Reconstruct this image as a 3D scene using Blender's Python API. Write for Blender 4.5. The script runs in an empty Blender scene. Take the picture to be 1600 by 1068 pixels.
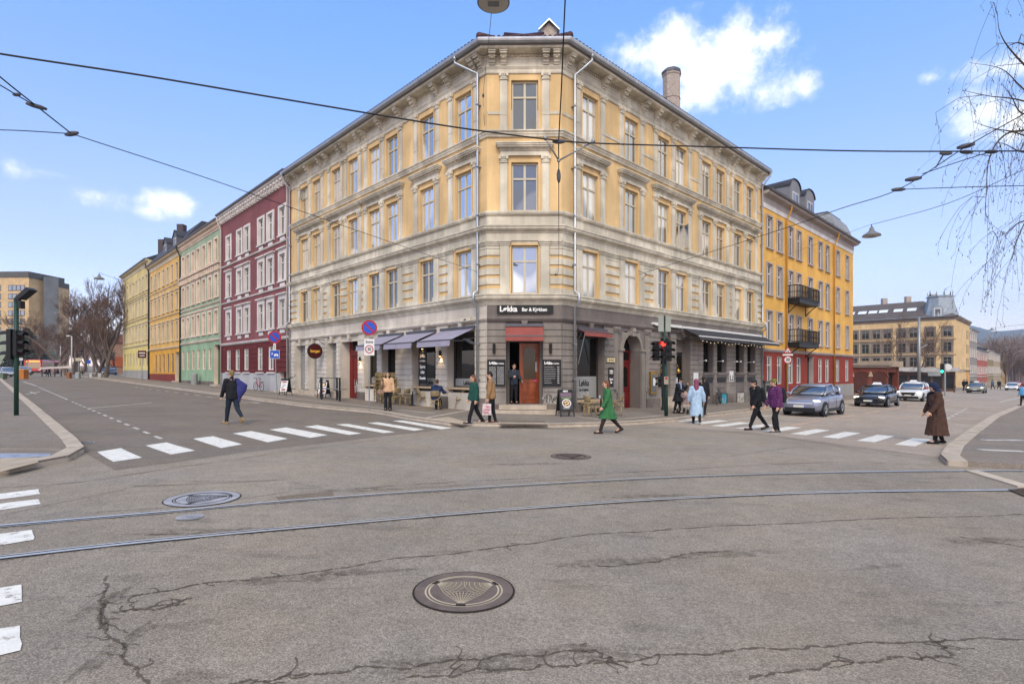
import bpy, bmesh, math, random
from mathutils import Vector, Matrix
random.seed(7)
SC = bpy.context.scene
COL = SC.collection
PI = math.pi
F_, HY, CX, CAMH, TILT = 848.0, 581.0, 800.0, 1.93, 0.0155
KERB = 0.12
def gz(x, y=0, up=0): return -TILT*x + up
def G(px, py, up=0):
    Y = (CAMH-up)*F_/((py-HY)-TILT*(px-CX)); X = (px-CX)/F_*Y
    return Vector((X, Y, gz(X)+up))
def W(px, py, z):
    Y = (z-CAMH)*F_/(HY-py); return Vector(((px-CX)/F_*Y, Y, z))
def AT(px, Y): return (px-CX)/F_*Y
ORG = {}
def tag(o, label=None, cat=None, group=None, kind=None):
    for k, v in (('label', label), ('category', cat), ('group', group), ('kind', kind)):
        if v: o[k] = v
    return o
def thing(name, label, cat, loc=(0, 0, 0), rz=0, group=None):
    o = bpy.data.objects.new(name, None); COL.objects.link(o)
    o.location = loc; o.rotation_euler = (0, 0, rz); o.empty_display_size = .2
    ORG[o.name] = Vector(loc)
    return tag(o, label, cat, group)
def move(o, loc, rz=0): o.location = loc; o.rotation_euler = (0, 0, rz); return o
KIDS = {}
def dup(o, parent=None):
    c = o.copy(); COL.objects.link(c)
    if parent is not None: c.parent = parent; KIDS.setdefault(parent.name, []).append(c)
    for ch in list(KIDS.get(o.name, [])): dup(ch, c)
    return c
class MB:
    def __init__(s): s.v = []; s.f = []; s.m = []; s.mi = 0; s.sm = []; s.smooth = False
    def add(s, vs, fs):
        b = len(s.v); s.v += [tuple(p) for p in vs]
        for f in fs: s.f.append(tuple(b+i for i in f)); s.m.append(s.mi); s.sm.append(s.smooth)
        return s
    def quad(s, a, b, c, d): return s.add((a, b, c, d), ((0, 1, 2, 3),))
    def hexa(s, p): return s.add(p, ((0, 3, 2, 1), (4, 5, 6, 7), (0, 1, 5, 4), (1, 2, 6, 5), (2, 3, 7, 6), (3, 0, 4, 7)))
    def box(s, x0, x1, y0, y1, z0, z1):
        return s.hexa(((x0, y0, z0), (x1, y0, z0), (x1, y1, z0), (x0, y1, z0), (x0, y0, z1), (x1, y0, z1), (x1, y1, z1), (x0, y1, z1)))
    def fb(s, F, u0, u1, z0, z1, d0, d1):
        p = F.p
        return s.hexa((p(u0, d0, z0), p(u1, d0, z0), p(u1, d1, z0), p(u0, d1, z0), p(u0, d0, z1), p(u1, d0, z1), p(u1, d1, z1), p(u0, d1, z1)))
    def prism(s, pts, z0, z1):
        n = len(pts); v = [(x, y, z0) for x, y in pts]+[(x, y, z1) for x, y in pts]
        return s.add(v, [tuple(range(n-1, -1, -1)), tuple(range(n, 2*n))]+[(i, (i+1) % n, n+(i+1) % n, n+i) for i in range(n)])
    def fprism(s, F, pts, d0, d1):
        n = len(pts); v = [F.p(u, d0, z) for u, z in pts]+[F.p(u, d1, z) for u, z in pts]
        return s.add(v, [tuple(range(n-1, -1, -1)), tuple(range(n, 2*n))]+[(i, (i+1) % n, n+(i+1) % n, n+i) for i in range(n)])
    def tube(s, pts, r, n=6, cap=True):
        pts = [Vector(p) for p in pts]; k = len(pts)
        rs = list(r) if isinstance(r, (list, tuple)) else [r]*k
        vs = []; up = None
        for i, p in enumerate(pts):
            t = (pts[min(i+1, k-1)]-pts[max(i-1, 0)])
            t = t.normalized() if t.length > 1e-9 else Vector((0, 0, 1))
            if up is None: a = Vector((0, 0, 1)) if abs(t.z) < .9 else Vector((1, 0, 0)); up = (a-t*a.dot(t)).normalized()
            else:
                up = up-t*up.dot(t); up = up.normalized() if up.length > 1e-6 else t.orthogonal().normalized()
            w = t.cross(up)
            for j in range(n):
                a = 2*PI*j/n; vs.append(p+(up*math.cos(a)+w*math.sin(a))*rs[i])
        fs = [(i*n+j, i*n+(j+1) % n, (i+1)*n+(j+1) % n, (i+1)*n+j) for i in range(k-1) for j in range(n)]
        if cap: fs += [tuple(range(n-1, -1, -1)), tuple(range((k-1)*n, k*n))]
        return s.add(vs, fs)
    def lathe(s, prof, c=(0, 0, 0), n=16, ax='z'):
        vs = []
        for r, z in prof:
            for j in range(n):
                a = 2*PI*j/n; q = (r*math.cos(a), r*math.sin(a), z)
                if ax == 'x': q = (q[2], q[0], q[1])
                if ax == 'y': q = (q[0], q[2], q[1])
                vs.append((c[0]+q[0], c[1]+q[1], c[2]+q[2]))
        k = len(prof)
        return s.add(vs, [(i*n+j, i*n+(j+1) % n, (i+1)*n+(j+1) % n, (i+1)*n+j) for i in range(k-1) for j in range(n)]+[tuple(range(n-1, -1, -1)), tuple(range((k-1)*n, k*n))])
    def ball(s, c, r, nu=10, nv=7):
        r = r if isinstance(r, (list, tuple)) else (r, r, r)
        vs = [(c[0], c[1], c[2]-r[2])]
        for i in range(1, nv):
            t = -PI/2+PI*i/nv
            for j in range(nu):
                a = 2*PI*j/nu; vs.append((c[0]+r[0]*math.cos(t)*math.cos(a), c[1]+r[1]*math.cos(t)*math.sin(a), c[2]+r[2]*math.sin(t)))
        vs.append((c[0], c[1], c[2]+r[2])); L = len(vs)-1
        fs = [(0, 1+(j+1) % nu, 1+j) for j in range(nu)]
        fs += [(1+i*nu+j, 1+i*nu+(j+1) % nu, 1+(i+1)*nu+(j+1) % nu, 1+(i+1)*nu+j) for i in range(nv-2) for j in range(nu)]
        fs += [(L, L-nu+j, L-nu+(j+1) % nu) for j in range(nu)]
        return s.add(vs, fs)
    def loft(s, rings, cap=True, closed=True):
        n = len(rings[0]); vs = [p for r in rings for p in r]; m = n if closed else n-1
        fs = [(i*n+j, i*n+(j+1) % n, (i+1)*n+(j+1) % n, (i+1)*n+j) for i in range(len(rings)-1) for j in range(m)]
        if cap: fs += [tuple(range(n-1, -1, -1)), tuple(range((len(rings)-1)*n, len(rings)*n))]
        return s.add(vs, fs)
    def sweep(s, path, prof, cap=True):
        k = len(path); P = [Vector((p[0], p[1])) for p in path]; N = []
        for i in range(k-1):
            t = (P[i+1]-P[i]).normalized(); N.append(Vector((t.y, -t.x)))
        ms = []
        for i in range(k):
            if i == 0: ms.append(N[0])
            elif i == k-1: ms.append(N[-1])
            else: ms.append((N[i-1]+N[i])/(1+N[i-1].dot(N[i])))
        return s.loft([[(P[i].x+ms[i].x*d, P[i].y+ms[i].y*d, z) for d, z in prof] for i in range(k)], cap)
    def build(s, name, mats, parent=None, local=False, sub=0, wn=False):
        me = bpy.data.meshes.new(name)
        if parent is not None and not local:
            o = ORG.get(parent.name, Vector()); vs = [(x-o.x, y-o.y, z-o.z) for x, y, z in s.v]
        else: o = Vector(); vs = s.v
        me.from_pydata(vs, [], s.f)
        mats = mats if isinstance(mats, (list, tuple)) else [mats]
        for m in mats: me.materials.append(m)
        if len(mats) > 1: me.polygons.foreach_set('material_index', s.m)
        if any(s.sm): me.polygons.foreach_set('use_smooth', s.sm)
        me.update()
        ob = bpy.data.objects.new(name, me); COL.objects.link(ob)
        if parent is not None:
            ob.parent = parent; KIDS.setdefault(parent.name, []).append(ob)
        ORG[ob.name] = o
        if sub:
            md = ob.modifiers.new('sub', 'SUBSURF'); md.levels = md.render_levels = sub
        return ob
class Fr:
    """facade frame: u along the wall, d outward (towards the camera side), z up"""
    def __init__(s, o, u, n=None):
        s.o = Vector((o[0], o[1])); s.u = Vector((u[0], u[1])).normalized()
        if n is None:
            n = Vector((s.u.y, -s.u.x))
            if n.dot(-s.o) < 0: n = -n
        s.n = Vector((n[0], n[1])).normalized()
    def p(s, u, d, z): q = s.o+s.u*u+s.n*d; return (q.x, q.y, z)
    def sub(s, u): q = s.o+s.u*u; return Fr((q.x, q.y), s.u, s.n)
    def mat(s, u, d, z):
        q = s.o+s.u*u+s.n*d
        x = s.u if s.u.cross(-s.n) > 0 else -s.u   # text reads left to right seen from outside
        return Matrix(((x.x, 0, s.n.x, q.x), (x.y, 0, s.n.y, q.y), (0, 1, 0, z), (0, 0, 0, 1)))
def wall(mb, F, u0, u1, z0, z1, ops, depth=.25, bands=None, rmi=None, d=0):
    """plane at d with rectangular openings (a,b,zl,zh[,depth]) and their reveals; bands = [(ztop, material)]"""
    us = sorted({u0, u1}|{x for o in ops for x in o[:2] if u0 < x < u1})
    zs = sorted({z0, z1}|{x for o in ops for x in o[2:4] if z0 < x < z1}|{b[0] for b in (bands or []) if z0 < b[0] < z1})
    for i in range(len(us)-1):
        for j in range(len(zs)-1):
            um, zm = (us[i]+us[i+1])/2, (zs[j]+zs[j+1])/2
            if any(o[0] < um < o[1] and o[2] < zm < o[3] for o in ops): continue
            if bands: mb.mi = next((b[1] for b in bands if zm < b[0]), bands[-1][1])
            mb.quad(F.p(us[i], d, zs[j]), F.p(us[i+1], d, zs[j]), F.p(us[i+1], d, zs[j+1]), F.p(us[i], d, zs[j+1]))
    for o in ops:
        a, b, zl, zh = o[:4]; e = d-(o[4] if len(o) > 4 else depth)
        if bands: mb.mi = next((x[1] for x in bands if (zl+zh)/2 < x[0]), bands[-1][1])
        if rmi is not None: mb.mi = rmi
        for (p, q) in (((a, zl), (a, zh)), ((b, zl), (b, zh)), ((a, zl), (b, zl)), ((a, zh), (b, zh))):
            mb.quad(F.p(p[0], d, p[1]), F.p(q[0], d, q[1]), F.p(q[0], e, q[1]), F.p(p[0], e, p[1]))
# ---------------------------------------------------------------- materials
def srgb(h):
    if isinstance(h, str):
        h = h.lstrip('#'); c = [int(h[i:i+2], 16)/255 for i in (0, 2, 4)]
    else: c = [v/255 for v in h]
    return tuple(v/12.92 if v <= .04045 else ((v+.055)/1.055)**2.4 for v in c)
MATS = {}
def nn(nt, t, **kw):
    n = nt.nodes.new(t)
    for k, v in kw.items():
        if k in n.inputs: n.inputs[k].default_value = v
        else: setattr(n, k, v)
    return n
def M(name, col, rough=.7, metal=0, var=.12, scale=1.2, fine=.06, fscale=40, bump=0, bscale=60, spec=.3, emit=0, emitcol=None, dirt=0, coat=0, streak=0):
    if name in MATS: return MATS[name]
    m = bpy.data.materials.new(name); m.use_nodes = True; nt = m.node_tree; L = nt.links.new
    b = nt.nodes['Principled BSDF']; c = srgb(col)
    b.inputs['Roughness'].default_value = rough; b.inputs['Metallic'].default_value = metal
    b.inputs['Specular IOR Level'].default_value = spec
    if coat: b.inputs['Coat Weight'].default_value = coat; b.inputs['Coat Roughness'].default_value = .06
    b.inputs['Base Color'].default_value = (*c, 1)
    if emit:
        b.inputs['Emission Color'].default_value = (*srgb(emitcol or col), 1); b.inputs['Emission Strength'].default_value = emit
    if var or fine or dirt or streak:
        geo = nn(nt, 'ShaderNodeNewGeometry')
        val = None
        def mul(x):
            nonlocal val
            if val is None: val = x
            else:
                q = nn(nt, 'ShaderNodeMath', operation='MULTIPLY'); L(val, q.inputs[0]); L(x, q.inputs[1]); val = q.outputs[0]
        def noise(sc, amt, det=4, stretch=None, lo=.3, hi=.7):
            src = geo.outputs['Position']
            if stretch:
                mp = nn(nt, 'ShaderNodeMapping'); mp.inputs['Scale'].default_value = stretch; L(src, mp.inputs['Vector']); src = mp.outputs[0]
            n = nn(nt, 'ShaderNodeTexNoise'); n.inputs['Scale'].default_value = sc; n.inputs['Detail'].default_value = det
            L(src, n.inputs['Vector'])
            r = nn(nt, 'ShaderNodeMapRange'); r.inputs[1].default_value = lo; r.inputs[2].default_value = hi
            r.inputs[3].default_value = 1-amt; r.inputs[4].default_value = 1+amt*.6
            L(n.outputs['Fac'], r.inputs[0]); return r.outputs[0]
        if var: mul(noise(scale, var))
        if fine: mul(noise(fscale, fine, 2))
        if dirt: mul(noise(.55, dirt, 6, None, .45, .62))
        if streak: mul(noise(3.2, streak, 3, (1, 1, .09), .42, .7))
        mx = nn(nt, 'ShaderNodeVectorMath', operation='SCALE'); mx.inputs[0].default_value = c; L(val, mx.inputs['Scale'])
        L(mx.outputs[0], b.inputs['Base Color'])
        if bump:
            n = nn(nt, 'ShaderNodeTexNoise'); n.inputs['Scale'].default_value = bscale; n.inputs['Detail'].default_value = 3
            L(geo.outputs['Position'], n.inputs['Vector'])
            bp = nn(nt, 'ShaderNodeBump'); bp.inputs['Strength'].default_value = bump; bp.inputs['Distance'].default_value = .02
            L(n.outputs['Fac'], bp.inputs['Height']); L(bp.outputs[0], b.inputs['Normal'])
    MATS[name] = m; return m
def glassmat(name, base, fac, rough=.02, wob=.02, curtain=None, tint=(.95, .97, 1)):
    """window pane: dark room behind plus a mirror-like coat that wobbles a little like old glass"""
    if name in MATS: return MATS[name]
    m = bpy.data.materials.new(name); m.use_nodes = True; nt = m.node_tree; L = nt.links.new
    nt.nodes.remove(nt.nodes['Principled BSDF']); out = nt.nodes['Material Output']
    d = nn(nt, 'ShaderNodeBsdfDiffuse'); d.inputs[0].default_value = (*srgb(base), 1)
    g = nn(nt, 'ShaderNodeBsdfGlossy'); g.inputs['Roughness'].default_value = rough; g.inputs[0].default_value = (*tint, 1)
    geo = nn(nt, 'ShaderNodeNewGeometry')
    n = nn(nt, 'ShaderNodeTexNoise'); n.inputs['Scale'].default_value = 1.3; n.inputs['Detail'].default_value = 1; L(geo.outputs['Position'], n.inputs['Vector'])
    bp = nn(nt, 'ShaderNodeBump'); bp.inputs['Strength'].default_value = wob*10; bp.inputs['Distance'].default_value = .02
    L(n.outputs['Fac'], bp.inputs['Height']); L(bp.outputs[0], g.inputs['Normal'])
    fr = nn(nt, 'ShaderNodeLayerWeight'); fr.inputs['Blend'].default_value = .35
    mr = nn(nt, 'ShaderNodeMapRange'); mr.inputs[3].default_value = fac*.75; mr.inputs[4].default_value = min(1, fac*1.7)
    L(fr.outputs['Fresnel'], mr.inputs[0])
    if curtain:
        w = nn(nt, 'ShaderNodeTexNoise'); w.inputs['Scale'].default_value = .45; w.inputs['Detail'].default_value = 0; L(geo.outputs['Position'], w.inputs['Vector'])
        cr = nn(nt, 'ShaderNodeValToRGB'); cr.color_ramp.elements[0].position = .5; cr.color_ramp.elements[1].position = .56
        cr.color_ramp.elements[0].color = (*srgb(base), 1); cr.color_ramp.elements[1].color = (*srgb(curtain), 1)
        L(w.outputs['Fac'], cr.inputs[0]); L(cr.outputs[0], d.inputs[0])
    mx = nn(nt, 'ShaderNodeMixShader'); L(mr.outputs[0], mx.inputs[0]); L(d.outputs[0], mx.inputs[1]); L(g.outputs[0], mx.inputs[2])
    L(mx.outputs[0], out.inputs['Surface']); MATS[name] = m; return m
def text(s, size, mat, parent, mtx, align='CENTER', xs=1.0, bold=0.0, name='lettering', extr=.004, shear=0):
    cu = bpy.data.curves.new(name, 'FONT'); cu.body = s; cu.size = size; cu.align_x = align; cu.align_y = 'CENTER'
    cu.extrude = extr; cu.offset = bold; cu.shear = shear; cu.resolution_u = 3
    tmp = bpy.data.objects.new(name, cu); me = bpy.data.meshes.new_from_object(tmp)
    bpy.data.objects.remove(tmp); bpy.data.curves.remove(cu); me.name = name
    o = ORG.get(parent.name, Vector()) if parent is not None else Vector()
    me.transform(Matrix.Translation(-o) @ mtx @ Matrix.Diagonal((xs, 1, 1, 1)))
    me.materials.clear(); me.materials.append(mat)
    ob = bpy.data.objects.new(name, me); COL.objects.link(ob)
    if parent is not None: ob.parent = parent; KIDS.setdefault(parent.name, []).append(ob)
    ORG[ob.name] = o
    return ob
def skin(name, pts, edges, mats, parent=None, sub=1, root=0):
    """pts: [(x,y,z,r)] joints; grown with a Skin modifier and applied"""
    me = bpy.data.meshes.new(name); me.from_pydata([p[:3] for p in pts], edges, [])
    ob = bpy.data.objects.new(name, me); COL.objects.link(ob)
    md = ob.modifiers.new('skin', 'SKIN'); md.use_smooth_shade = True; md.branch_smoothing = .3
    for i, p in enumerate(pts):
        sv = me.skin_vertices[0].data[i]; r = p[3]; sv.radius = r if isinstance(r, (tuple, list)) else (r, r); sv.use_root = (i == root)
    if sub:
        ms = ob.modifiers.new('sub', 'SUBSURF'); ms.levels = ms.render_levels = sub
    dg = bpy.context.evaluated_depsgraph_get(); dg.update()
    m2 = bpy.data.meshes.new_from_object(ob.evaluated_get(dg)); m2.name = name
    bpy.data.objects.remove(ob); bpy.data.meshes.remove(me)
    m2.materials.clear(); m2.materials.append(mats)
    for p in m2.polygons: p.use_smooth = True
    return m2
def crackmat(name, col, keep):
    m = bpy.data.materials.new(name); m.use_nodes = True; nt = m.node_tree; L = nt.links.new; b = nt.nodes['Principled BSDF']
    b.inputs['Base Color'].default_value = (*srgb(col), 1); b.inputs['Roughness'].default_value = .95
    geo = nn(nt, 'ShaderNodeNewGeometry'); t = nn(nt, 'ShaderNodeBsdfTransparent'); n = nn(nt, 'ShaderNodeTexNoise'); n.inputs['Scale'].default_value = 16; n.inputs['Detail'].default_value = 6; n.inputs['Roughness'].default_value = .75
    L(geo.outputs['Position'], n.inputs['Vector']); r = nn(nt, 'ShaderNodeMapRange'); r.inputs[1].default_value = keep; r.inputs[2].default_value = keep+.1; L(n.outputs['Fac'], r.inputs[0])
    mx = nn(nt, 'ShaderNodeMixShader'); L(r.outputs[0], mx.inputs[0]); L(t.outputs[0], mx.inputs[1]); L(b.outputs[0], mx.inputs[2]); L(mx.outputs[0], nt.nodes['Material Output'].inputs['Surface']); return m
def meshobj(name, me, parent=None):
    ob = bpy.data.objects.new(name, me); COL.objects.link(ob)
    if parent is not None: ob.parent = parent; KIDS.setdefault(parent.name, []).append(ob)
    ORG[ob.name] = Vector(); return ob
LD = (-.6944, .7196); RD = (.7193, .6947)
P1 = Vector((-1.12, 24.32)); P2 = Vector((2.22, 24.27))
FL = Fr(P1, LD); FRR = Fr(P2, RD); FC = Fr(P1, P2-P1)
def upos(F, px):
    k = (px-CX)/F_; return (k*F.o.y-F.o.x)/(F.u.x-k*F.u.y)
def zpos(F, px, py, u=None):
    u = upos(F, px) if u is None else u; return CAMH+(HY-py)*(F.o.y+F.u.y*u)/F_
SKY_STR, SUN_STR, SUN_ANG, EXPO = .136, 1.5, 22, .6
CLOUD = (8.1, 8.05, 7.6, 1)
# ================================================================ setting: ground, roads, pavements, markings
def asphalt(name, col, lum=1.0, spots=.5, warm=0, coarse=1.0):
    m = bpy.data.materials.new(name); m.use_nodes = True; nt = m.node_tree; L = nt.links.new
    b = nt.nodes['Principled BSDF']; b.inputs['Roughness'].default_value = .88; b.inputs['Specular IOR Level'].default_value = .25
    geo = nn(nt, 'ShaderNodeNewGeometry'); pos = geo.outputs['Position']
    def noise(sc, det=2, rough=.5, stretch=None, rot=0):
        src = pos
        if stretch:
            mp = nn(nt, 'ShaderNodeMapping'); mp.inputs['Scale'].default_value = stretch; mp.inputs['Rotation'].default_value = (0, 0, rot); L(pos, mp.inputs['Vector']); src = mp.outputs[0]
        n = nn(nt, 'ShaderNodeTexNoise'); n.inputs['Scale'].default_value = sc; n.inputs['Detail'].default_value = det; n.inputs['Roughness'].default_value = rough
        L(src, n.inputs['Vector']); return n.outputs['Fac']
    def rng(x, a, b2, c, d):
        r = nn(nt, 'ShaderNodeMapRange'); r.inputs[1].default_value = a; r.inputs[2].default_value = b2; r.inputs[3].default_value = c; r.inputs[4].default_value = d; L(x, r.inputs[0]); return r.outputs[0]
    def mul(x, y):
        q = nn(nt, 'ShaderNodeMath', operation='MULTIPLY'); L(x, q.inputs[0]); L(y, q.inputs[1]); return q.outputs[0]
    v = nn(nt, 'ShaderNodeTexVoronoi'); v.inputs['Scale'].default_value = 85*coarse; L(pos, v.inputs['Vector'])
    bw = nn(nt, 'ShaderNodeSeparateColor'); L(v.outputs['Color'], bw.inputs[0])
    st = rng(bw.outputs[0], 0, 1, .76, 1.27)                         # stones in the wearing course
    gap = rng(v.outputs['Distance'], .2, .75, 1.08, .74)
    val = mul(st, gap)
    val = mul(val, rng(noise(26*coarse, 3, .7), .3, .7, .82, 1.16))
    val = mul(val, rng(noise(3.5, 4, .6), .3, .7, .9, 1.1))
    val = mul(val, rng(noise(.35, 5, .6), .3, .7, .84, 1.13))
    val = mul(val, rng(noise(.8, 5, .65, (1, 3.5, 1), .3), .58, .75, 1, 1-.38*spots))
    val = mul(val, rng(noise(.22, 6, .7, (1.6, 1, 1), -.6), .6, .75, 1, 1-.3*spots))
    hue = nn(nt, 'ShaderNodeMix', data_type='RGBA'); c = srgb(col); c = tuple(x*lum for x in c)
    hue.inputs[6].default_value = (c[0]*.99, c[1], c[2]*1.01, 1); hue.inputs[7].default_value = (c[0]*1.04, c[1], c[2]*.93, 1)
    L(rng(noise(.6, 3), .35, .65, 0, 1), hue.inputs[0])
    sc = nn(nt, 'ShaderNodeVectorMath', operation='SCALE'); L(hue.outputs[2], sc.inputs[0]); L(val, sc.inputs['Scale']); L(sc.outputs[0], b.inputs['Base Color'])
    bp = nn(nt, 'ShaderNodeBump'); bp.inputs['Strength'].default_value = .55; bp.inputs['Distance'].default_value = .008
    L(v.outputs['Distance'], bp.inputs['Height']); bp.invert = True; L(bp.outputs[0], b.inputs['Normal'])
    MATS[name] = m; return m
A_MAIN = asphalt('asphalt_junction', '#90867a', 1.0, 1.0)
A_LEFT = asphalt('asphalt_left', '#7c7268', 1.0, .8)
A_RIGHT = asphalt('asphalt_right', '#a3968a', 1.0, .5)
A_WALK = asphalt('asphalt_walk', '#857b71', 1.0, .5)
A_PATCH = asphalt('asphalt_patch', '#948a7d', 1.0, .3)
A_DARK = asphalt('asphalt_dark', '#786c5f', 1.0, .6)
M_KERB = M('granite_kerb', '#b3a492', .8, var=.22, scale=3, fine=.2, fscale=60, bump=.3)
M_STONE = M('granite_pale', '#bdae9b', .8, var=.2, scale=4, fine=.2, fscale=60, bump=.3)
def linemat(name, col, wear):
    m = M(name, col, .7, var=.1, scale=6, fine=.12, fscale=90); nt = m.node_tree; L = nt.links.new
    b = nt.nodes['Principled BSDF']; src = b.inputs['Base Color'].links[0].from_socket
    geo = nn(nt, 'ShaderNodeNewGeometry'); n = nn(nt, 'ShaderNodeTexNoise'); n.inputs['Scale'].default_value = 7; n.inputs['Detail'].default_value = 8; n.inputs['Roughness'].default_value = .75
    L(geo.outputs['Position'], n.inputs['Vector'])
    r = nn(nt, 'ShaderNodeMapRange'); r.inputs[1].default_value = wear; r.inputs[2].default_value = wear+.08; L(n.outputs['Fac'], r.inputs[0])
    mx = nn(nt, 'ShaderNodeMix', data_type='RGBA'); L(r.outputs[0], mx.inputs[0]); L(src, mx.inputs[6]); mx.inputs[7].default_value = (*srgb('#8a827b'), 1)
    L(mx.outputs[2], b.inputs['Base Color']); return m
M_LINE = linemat('road_paint', '#dcd8cf', .56)
M_LINEW = linemat('road_paint_worn', '#c9c2b8', .5)
M_ORANGE = linemat('road_paint_orange', '#c9a184', .52)
M_CRACK = crackmat('crack_dirt', '#574d43', .33)
M_CRACK2 = crackmat('rail_edge_dirt', '#6a5f54', .52)
M_STEEL = M('rail_steel', '#c4c3c2', .38, metal=.35, var=.1, scale=3, fine=.05)
M_GROOVE = M('rail_groove', '#2b2522', .9)
M_IRON = M('cast_iron', '#75675f', .6, metal=.3, var=.25, scale=6, fine=.15, fscale=80, bump=.2)
M_IRON2 = M('cast_iron_pale', '#a5a3a6', .6, metal=.15, var=.25, scale=6, fine=.15, fscale=80, bump=.2)
M_SAND = M('sand_joint', '#b7a88f', .9)
def ground_poly(name, pts, up, mat, kind='structure', z2=None):
    mb = MB(); vs = [(x, y, gz(x)+up) for x, y in pts]
    if z2 is None: mb.add(vs, [tuple(range(len(vs)))])
    else:
        n = len(vs); lo = [(x, y, gz(x)+z2) for x, y in pts]
        mb.add(vs+lo, [tuple(range(n))]+[(i, (i+1) % n, n+(i+1) % n, n+i) for i in range(n)])
    o = mb.build(name, mat); tag(o, kind=kind); return o
def gp(*pp): return [tuple(G(*p)[:2]) for p in pp]
# one sheet out to the horizon, gently tilted like the whole quarter (rises to the left, falls to the right)
mb = MB(); R_ = 1500
mb.add([(-R_, -60, gz(-R_)), (R_, -60, gz(R_)), (R_, 2200, gz(R_)), (-R_, 2200, gz(-R_))], [(0, 1, 2, 3)])
tag(mb.build('road', A_MAIN), kind='structure')
def vx(a, d, t): return (a[0]+d[0]*t, a[1]+d[1]*t)
# street surfaces
kerbM = gp((480, 636), (580, 645), (600, 648), (640, 656), (700, 664.5), (760, 665.8), (820, 667), (860, 667.5), (898, 666.6), (935, 666), (1000, 663), (1060, 658), (1100, 652), (1150, 645.5), (1194, 640.5))
eL = vx(kerbM[0], LD, 95); eR = vx(kerbM[-1], RD, 200)
kerbM = [eL]+kerbM+[eR]
kerbL = gp((6, 596), (60, 640), (120, 692), (131.5, 706), (108, 720), (16, 738))+[(-9.2, 9.2), (-14, 6.2)]
kerbL = [vx(kerbL[0], LD, 55)]+kerbL
kerbR = gp((1600, 631), (1547, 653.5), (1508, 680), (1480, 701), (1469.4, 716.7), (1480, 727))
kerbR = [vx(kerbR[0], RD, 150)]+kerbR
lp = [kerbL[0], kerbL[1], kerbL[2], kerbL[3], kerbL[4]]+gp((180, 735), (380, 707), (560, 686), (690, 671))+[kerbM[5], kerbM[4], kerbM[3], kerbM[2], kerbM[1], kerbM[0]]
ground_poly('street', lp, .004, A_LEFT)
rp = gp((1010, 664.5), (1180, 676), (1330, 697), (1466, 714))+kerbR[4:1:-1]+[kerbR[1], kerbR[0], kerbM[-1]]+kerbM[-2:-6:-1]
ground_poly('street', rp, .004, A_RIGHT)
ground_poly('road_patch', gp((200, 762), (330, 757), (455, 749), (452, 768), (300, 790), (150, 800)), .004, A_PATCH)
ground_poly('road_patch', gp((430, 776), (520, 767), (522, 778), (440, 783)), .006, A_DARK)
ground_poly('road_patch', gp((0, 742), (120, 731), (330, 708), (500, 690), (690, 673), (1000, 668), (1200, 681), (1460, 716), (1440, 735), (1040, 741), (800, 752), (540, 769), (440, 750), (250, 752), (0, 805)), .003, asphalt('asphalt_band', '#93897d', 1.0, .25))
# pavements
def pave(name, kerb, back, mat, w=.3):
    """raised pavement: asphalt slab inside a run of granite kerb stones"""
    pts = kerb+back
    ground_poly(name, pts, KERB, mat, z2=-.3)
    km = MB(); P = [Vector(p) for p in kerb]; cen = sum((Vector(b) for b in back), Vector((0, 0)))/len(back)
    nrm = []
    for i in range(len(P)):
        t = (P[min(i+1, len(P)-1)]-P[max(i-1, 0)]).normalized(); n = Vector((t.y, -t.x))
        if n.dot(cen-P[i]) < 0: n = -n
        nrm.append(n)
    for i in range(len(P)-1):
        a, b = P[i], P[i+1]; ln = (b-a).length; k = max(1, int(ln/1.3))
        k = min(k, 60)
        for j in range(k):
            t0, t1 = j/k, (j+1)/k; g = .006/max(ln, .01)
            q0, q1 = a.lerp(b, t0+g), a.lerp(b, t1-g); n0, n1 = nrm[i].lerp(nrm[i+1], t0), nrm[i].lerp(nrm[i+1], t1)
            o0, o1 = q0-n0*.02, q1-n1*.02; i0, i1 = q0+n0*w, q1+n1*w; h = KERB+.012+random.uniform(-.006, .006)
            km.hexa([(p.x, p.y, gz(p.x)-.1) for p in (o0, o1, i1, i0)]+[(p.x, p.y, gz(p.x)+h) for p in (o0+n0*.025, o1+n1*.025, i1, i0)])
    tag(km.build('kerb', M_KERB), kind='structure')
inner = [FL.p(100, -1, 0)[:2], FL.p(0, -1, 0)[:2], FRR.p(0, -1, 0)[:2], FRR.p(230, -1, 0)[:2]]
pave('pavement', kerbM, inner[::-1], A_WALK)
pave('pavement', kerbL, [(-60, 0), (-150, 60), vx(kerbL[0], (-.8, 0), 40)], A_WALK)
pave('pavement', kerbR, [(10.2, 11.9), (16, 10.6), (60, 8), vx(kerbR[0], (.8, -.3), 40)], A_WALK, .36)
# granite strips in the pavements
def ribbon(mb, pts, w, up, jit=0):
    P = [Vector(p[:2]) for p in pts]; vs = []
    for i, p in enumerate(P):
        t = (P[min(i+1, len(P)-1)]-P[max(i-1, 0)]).normalized(); n = Vector((t.y, -t.x)); ww = w*max(.15, 1+jit*(.7*math.sin(i*.9+len(P))+.5*math.sin(i*2.3)+random.uniform(-.4, .4))) if jit else w
        for s_ in (-.5, .5): q = p+n*ww*s_; vs.append((q.x, q.y, gz(q.x)+up))
    mb.add(vs, [(2*i, 2*i+1, 2*i+3, 2*i+2) for i in range(len(P)-1)])
def GK(px, py): return tuple(G(px, py, KERB)[:2])
mb = MB()
s0 = GK(420, 618.2); s1 = GK(576, 634.8)
ribbon(mb, [vx(s0, LD, 80), s0, s1, GK(680, 645.8)], .14, KERB+.004)
ribbon(mb, [GK(660, 653.5), GK(735, 640)], .16, KERB+.004)
ribbon(mb, [GK(893, 649), GK(935, 655), GK(975, 654), GK(1040, 648)], .12, KERB+.004)
tag(mb.build('pavement_strip', M_STONE), kind='structure')
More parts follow.
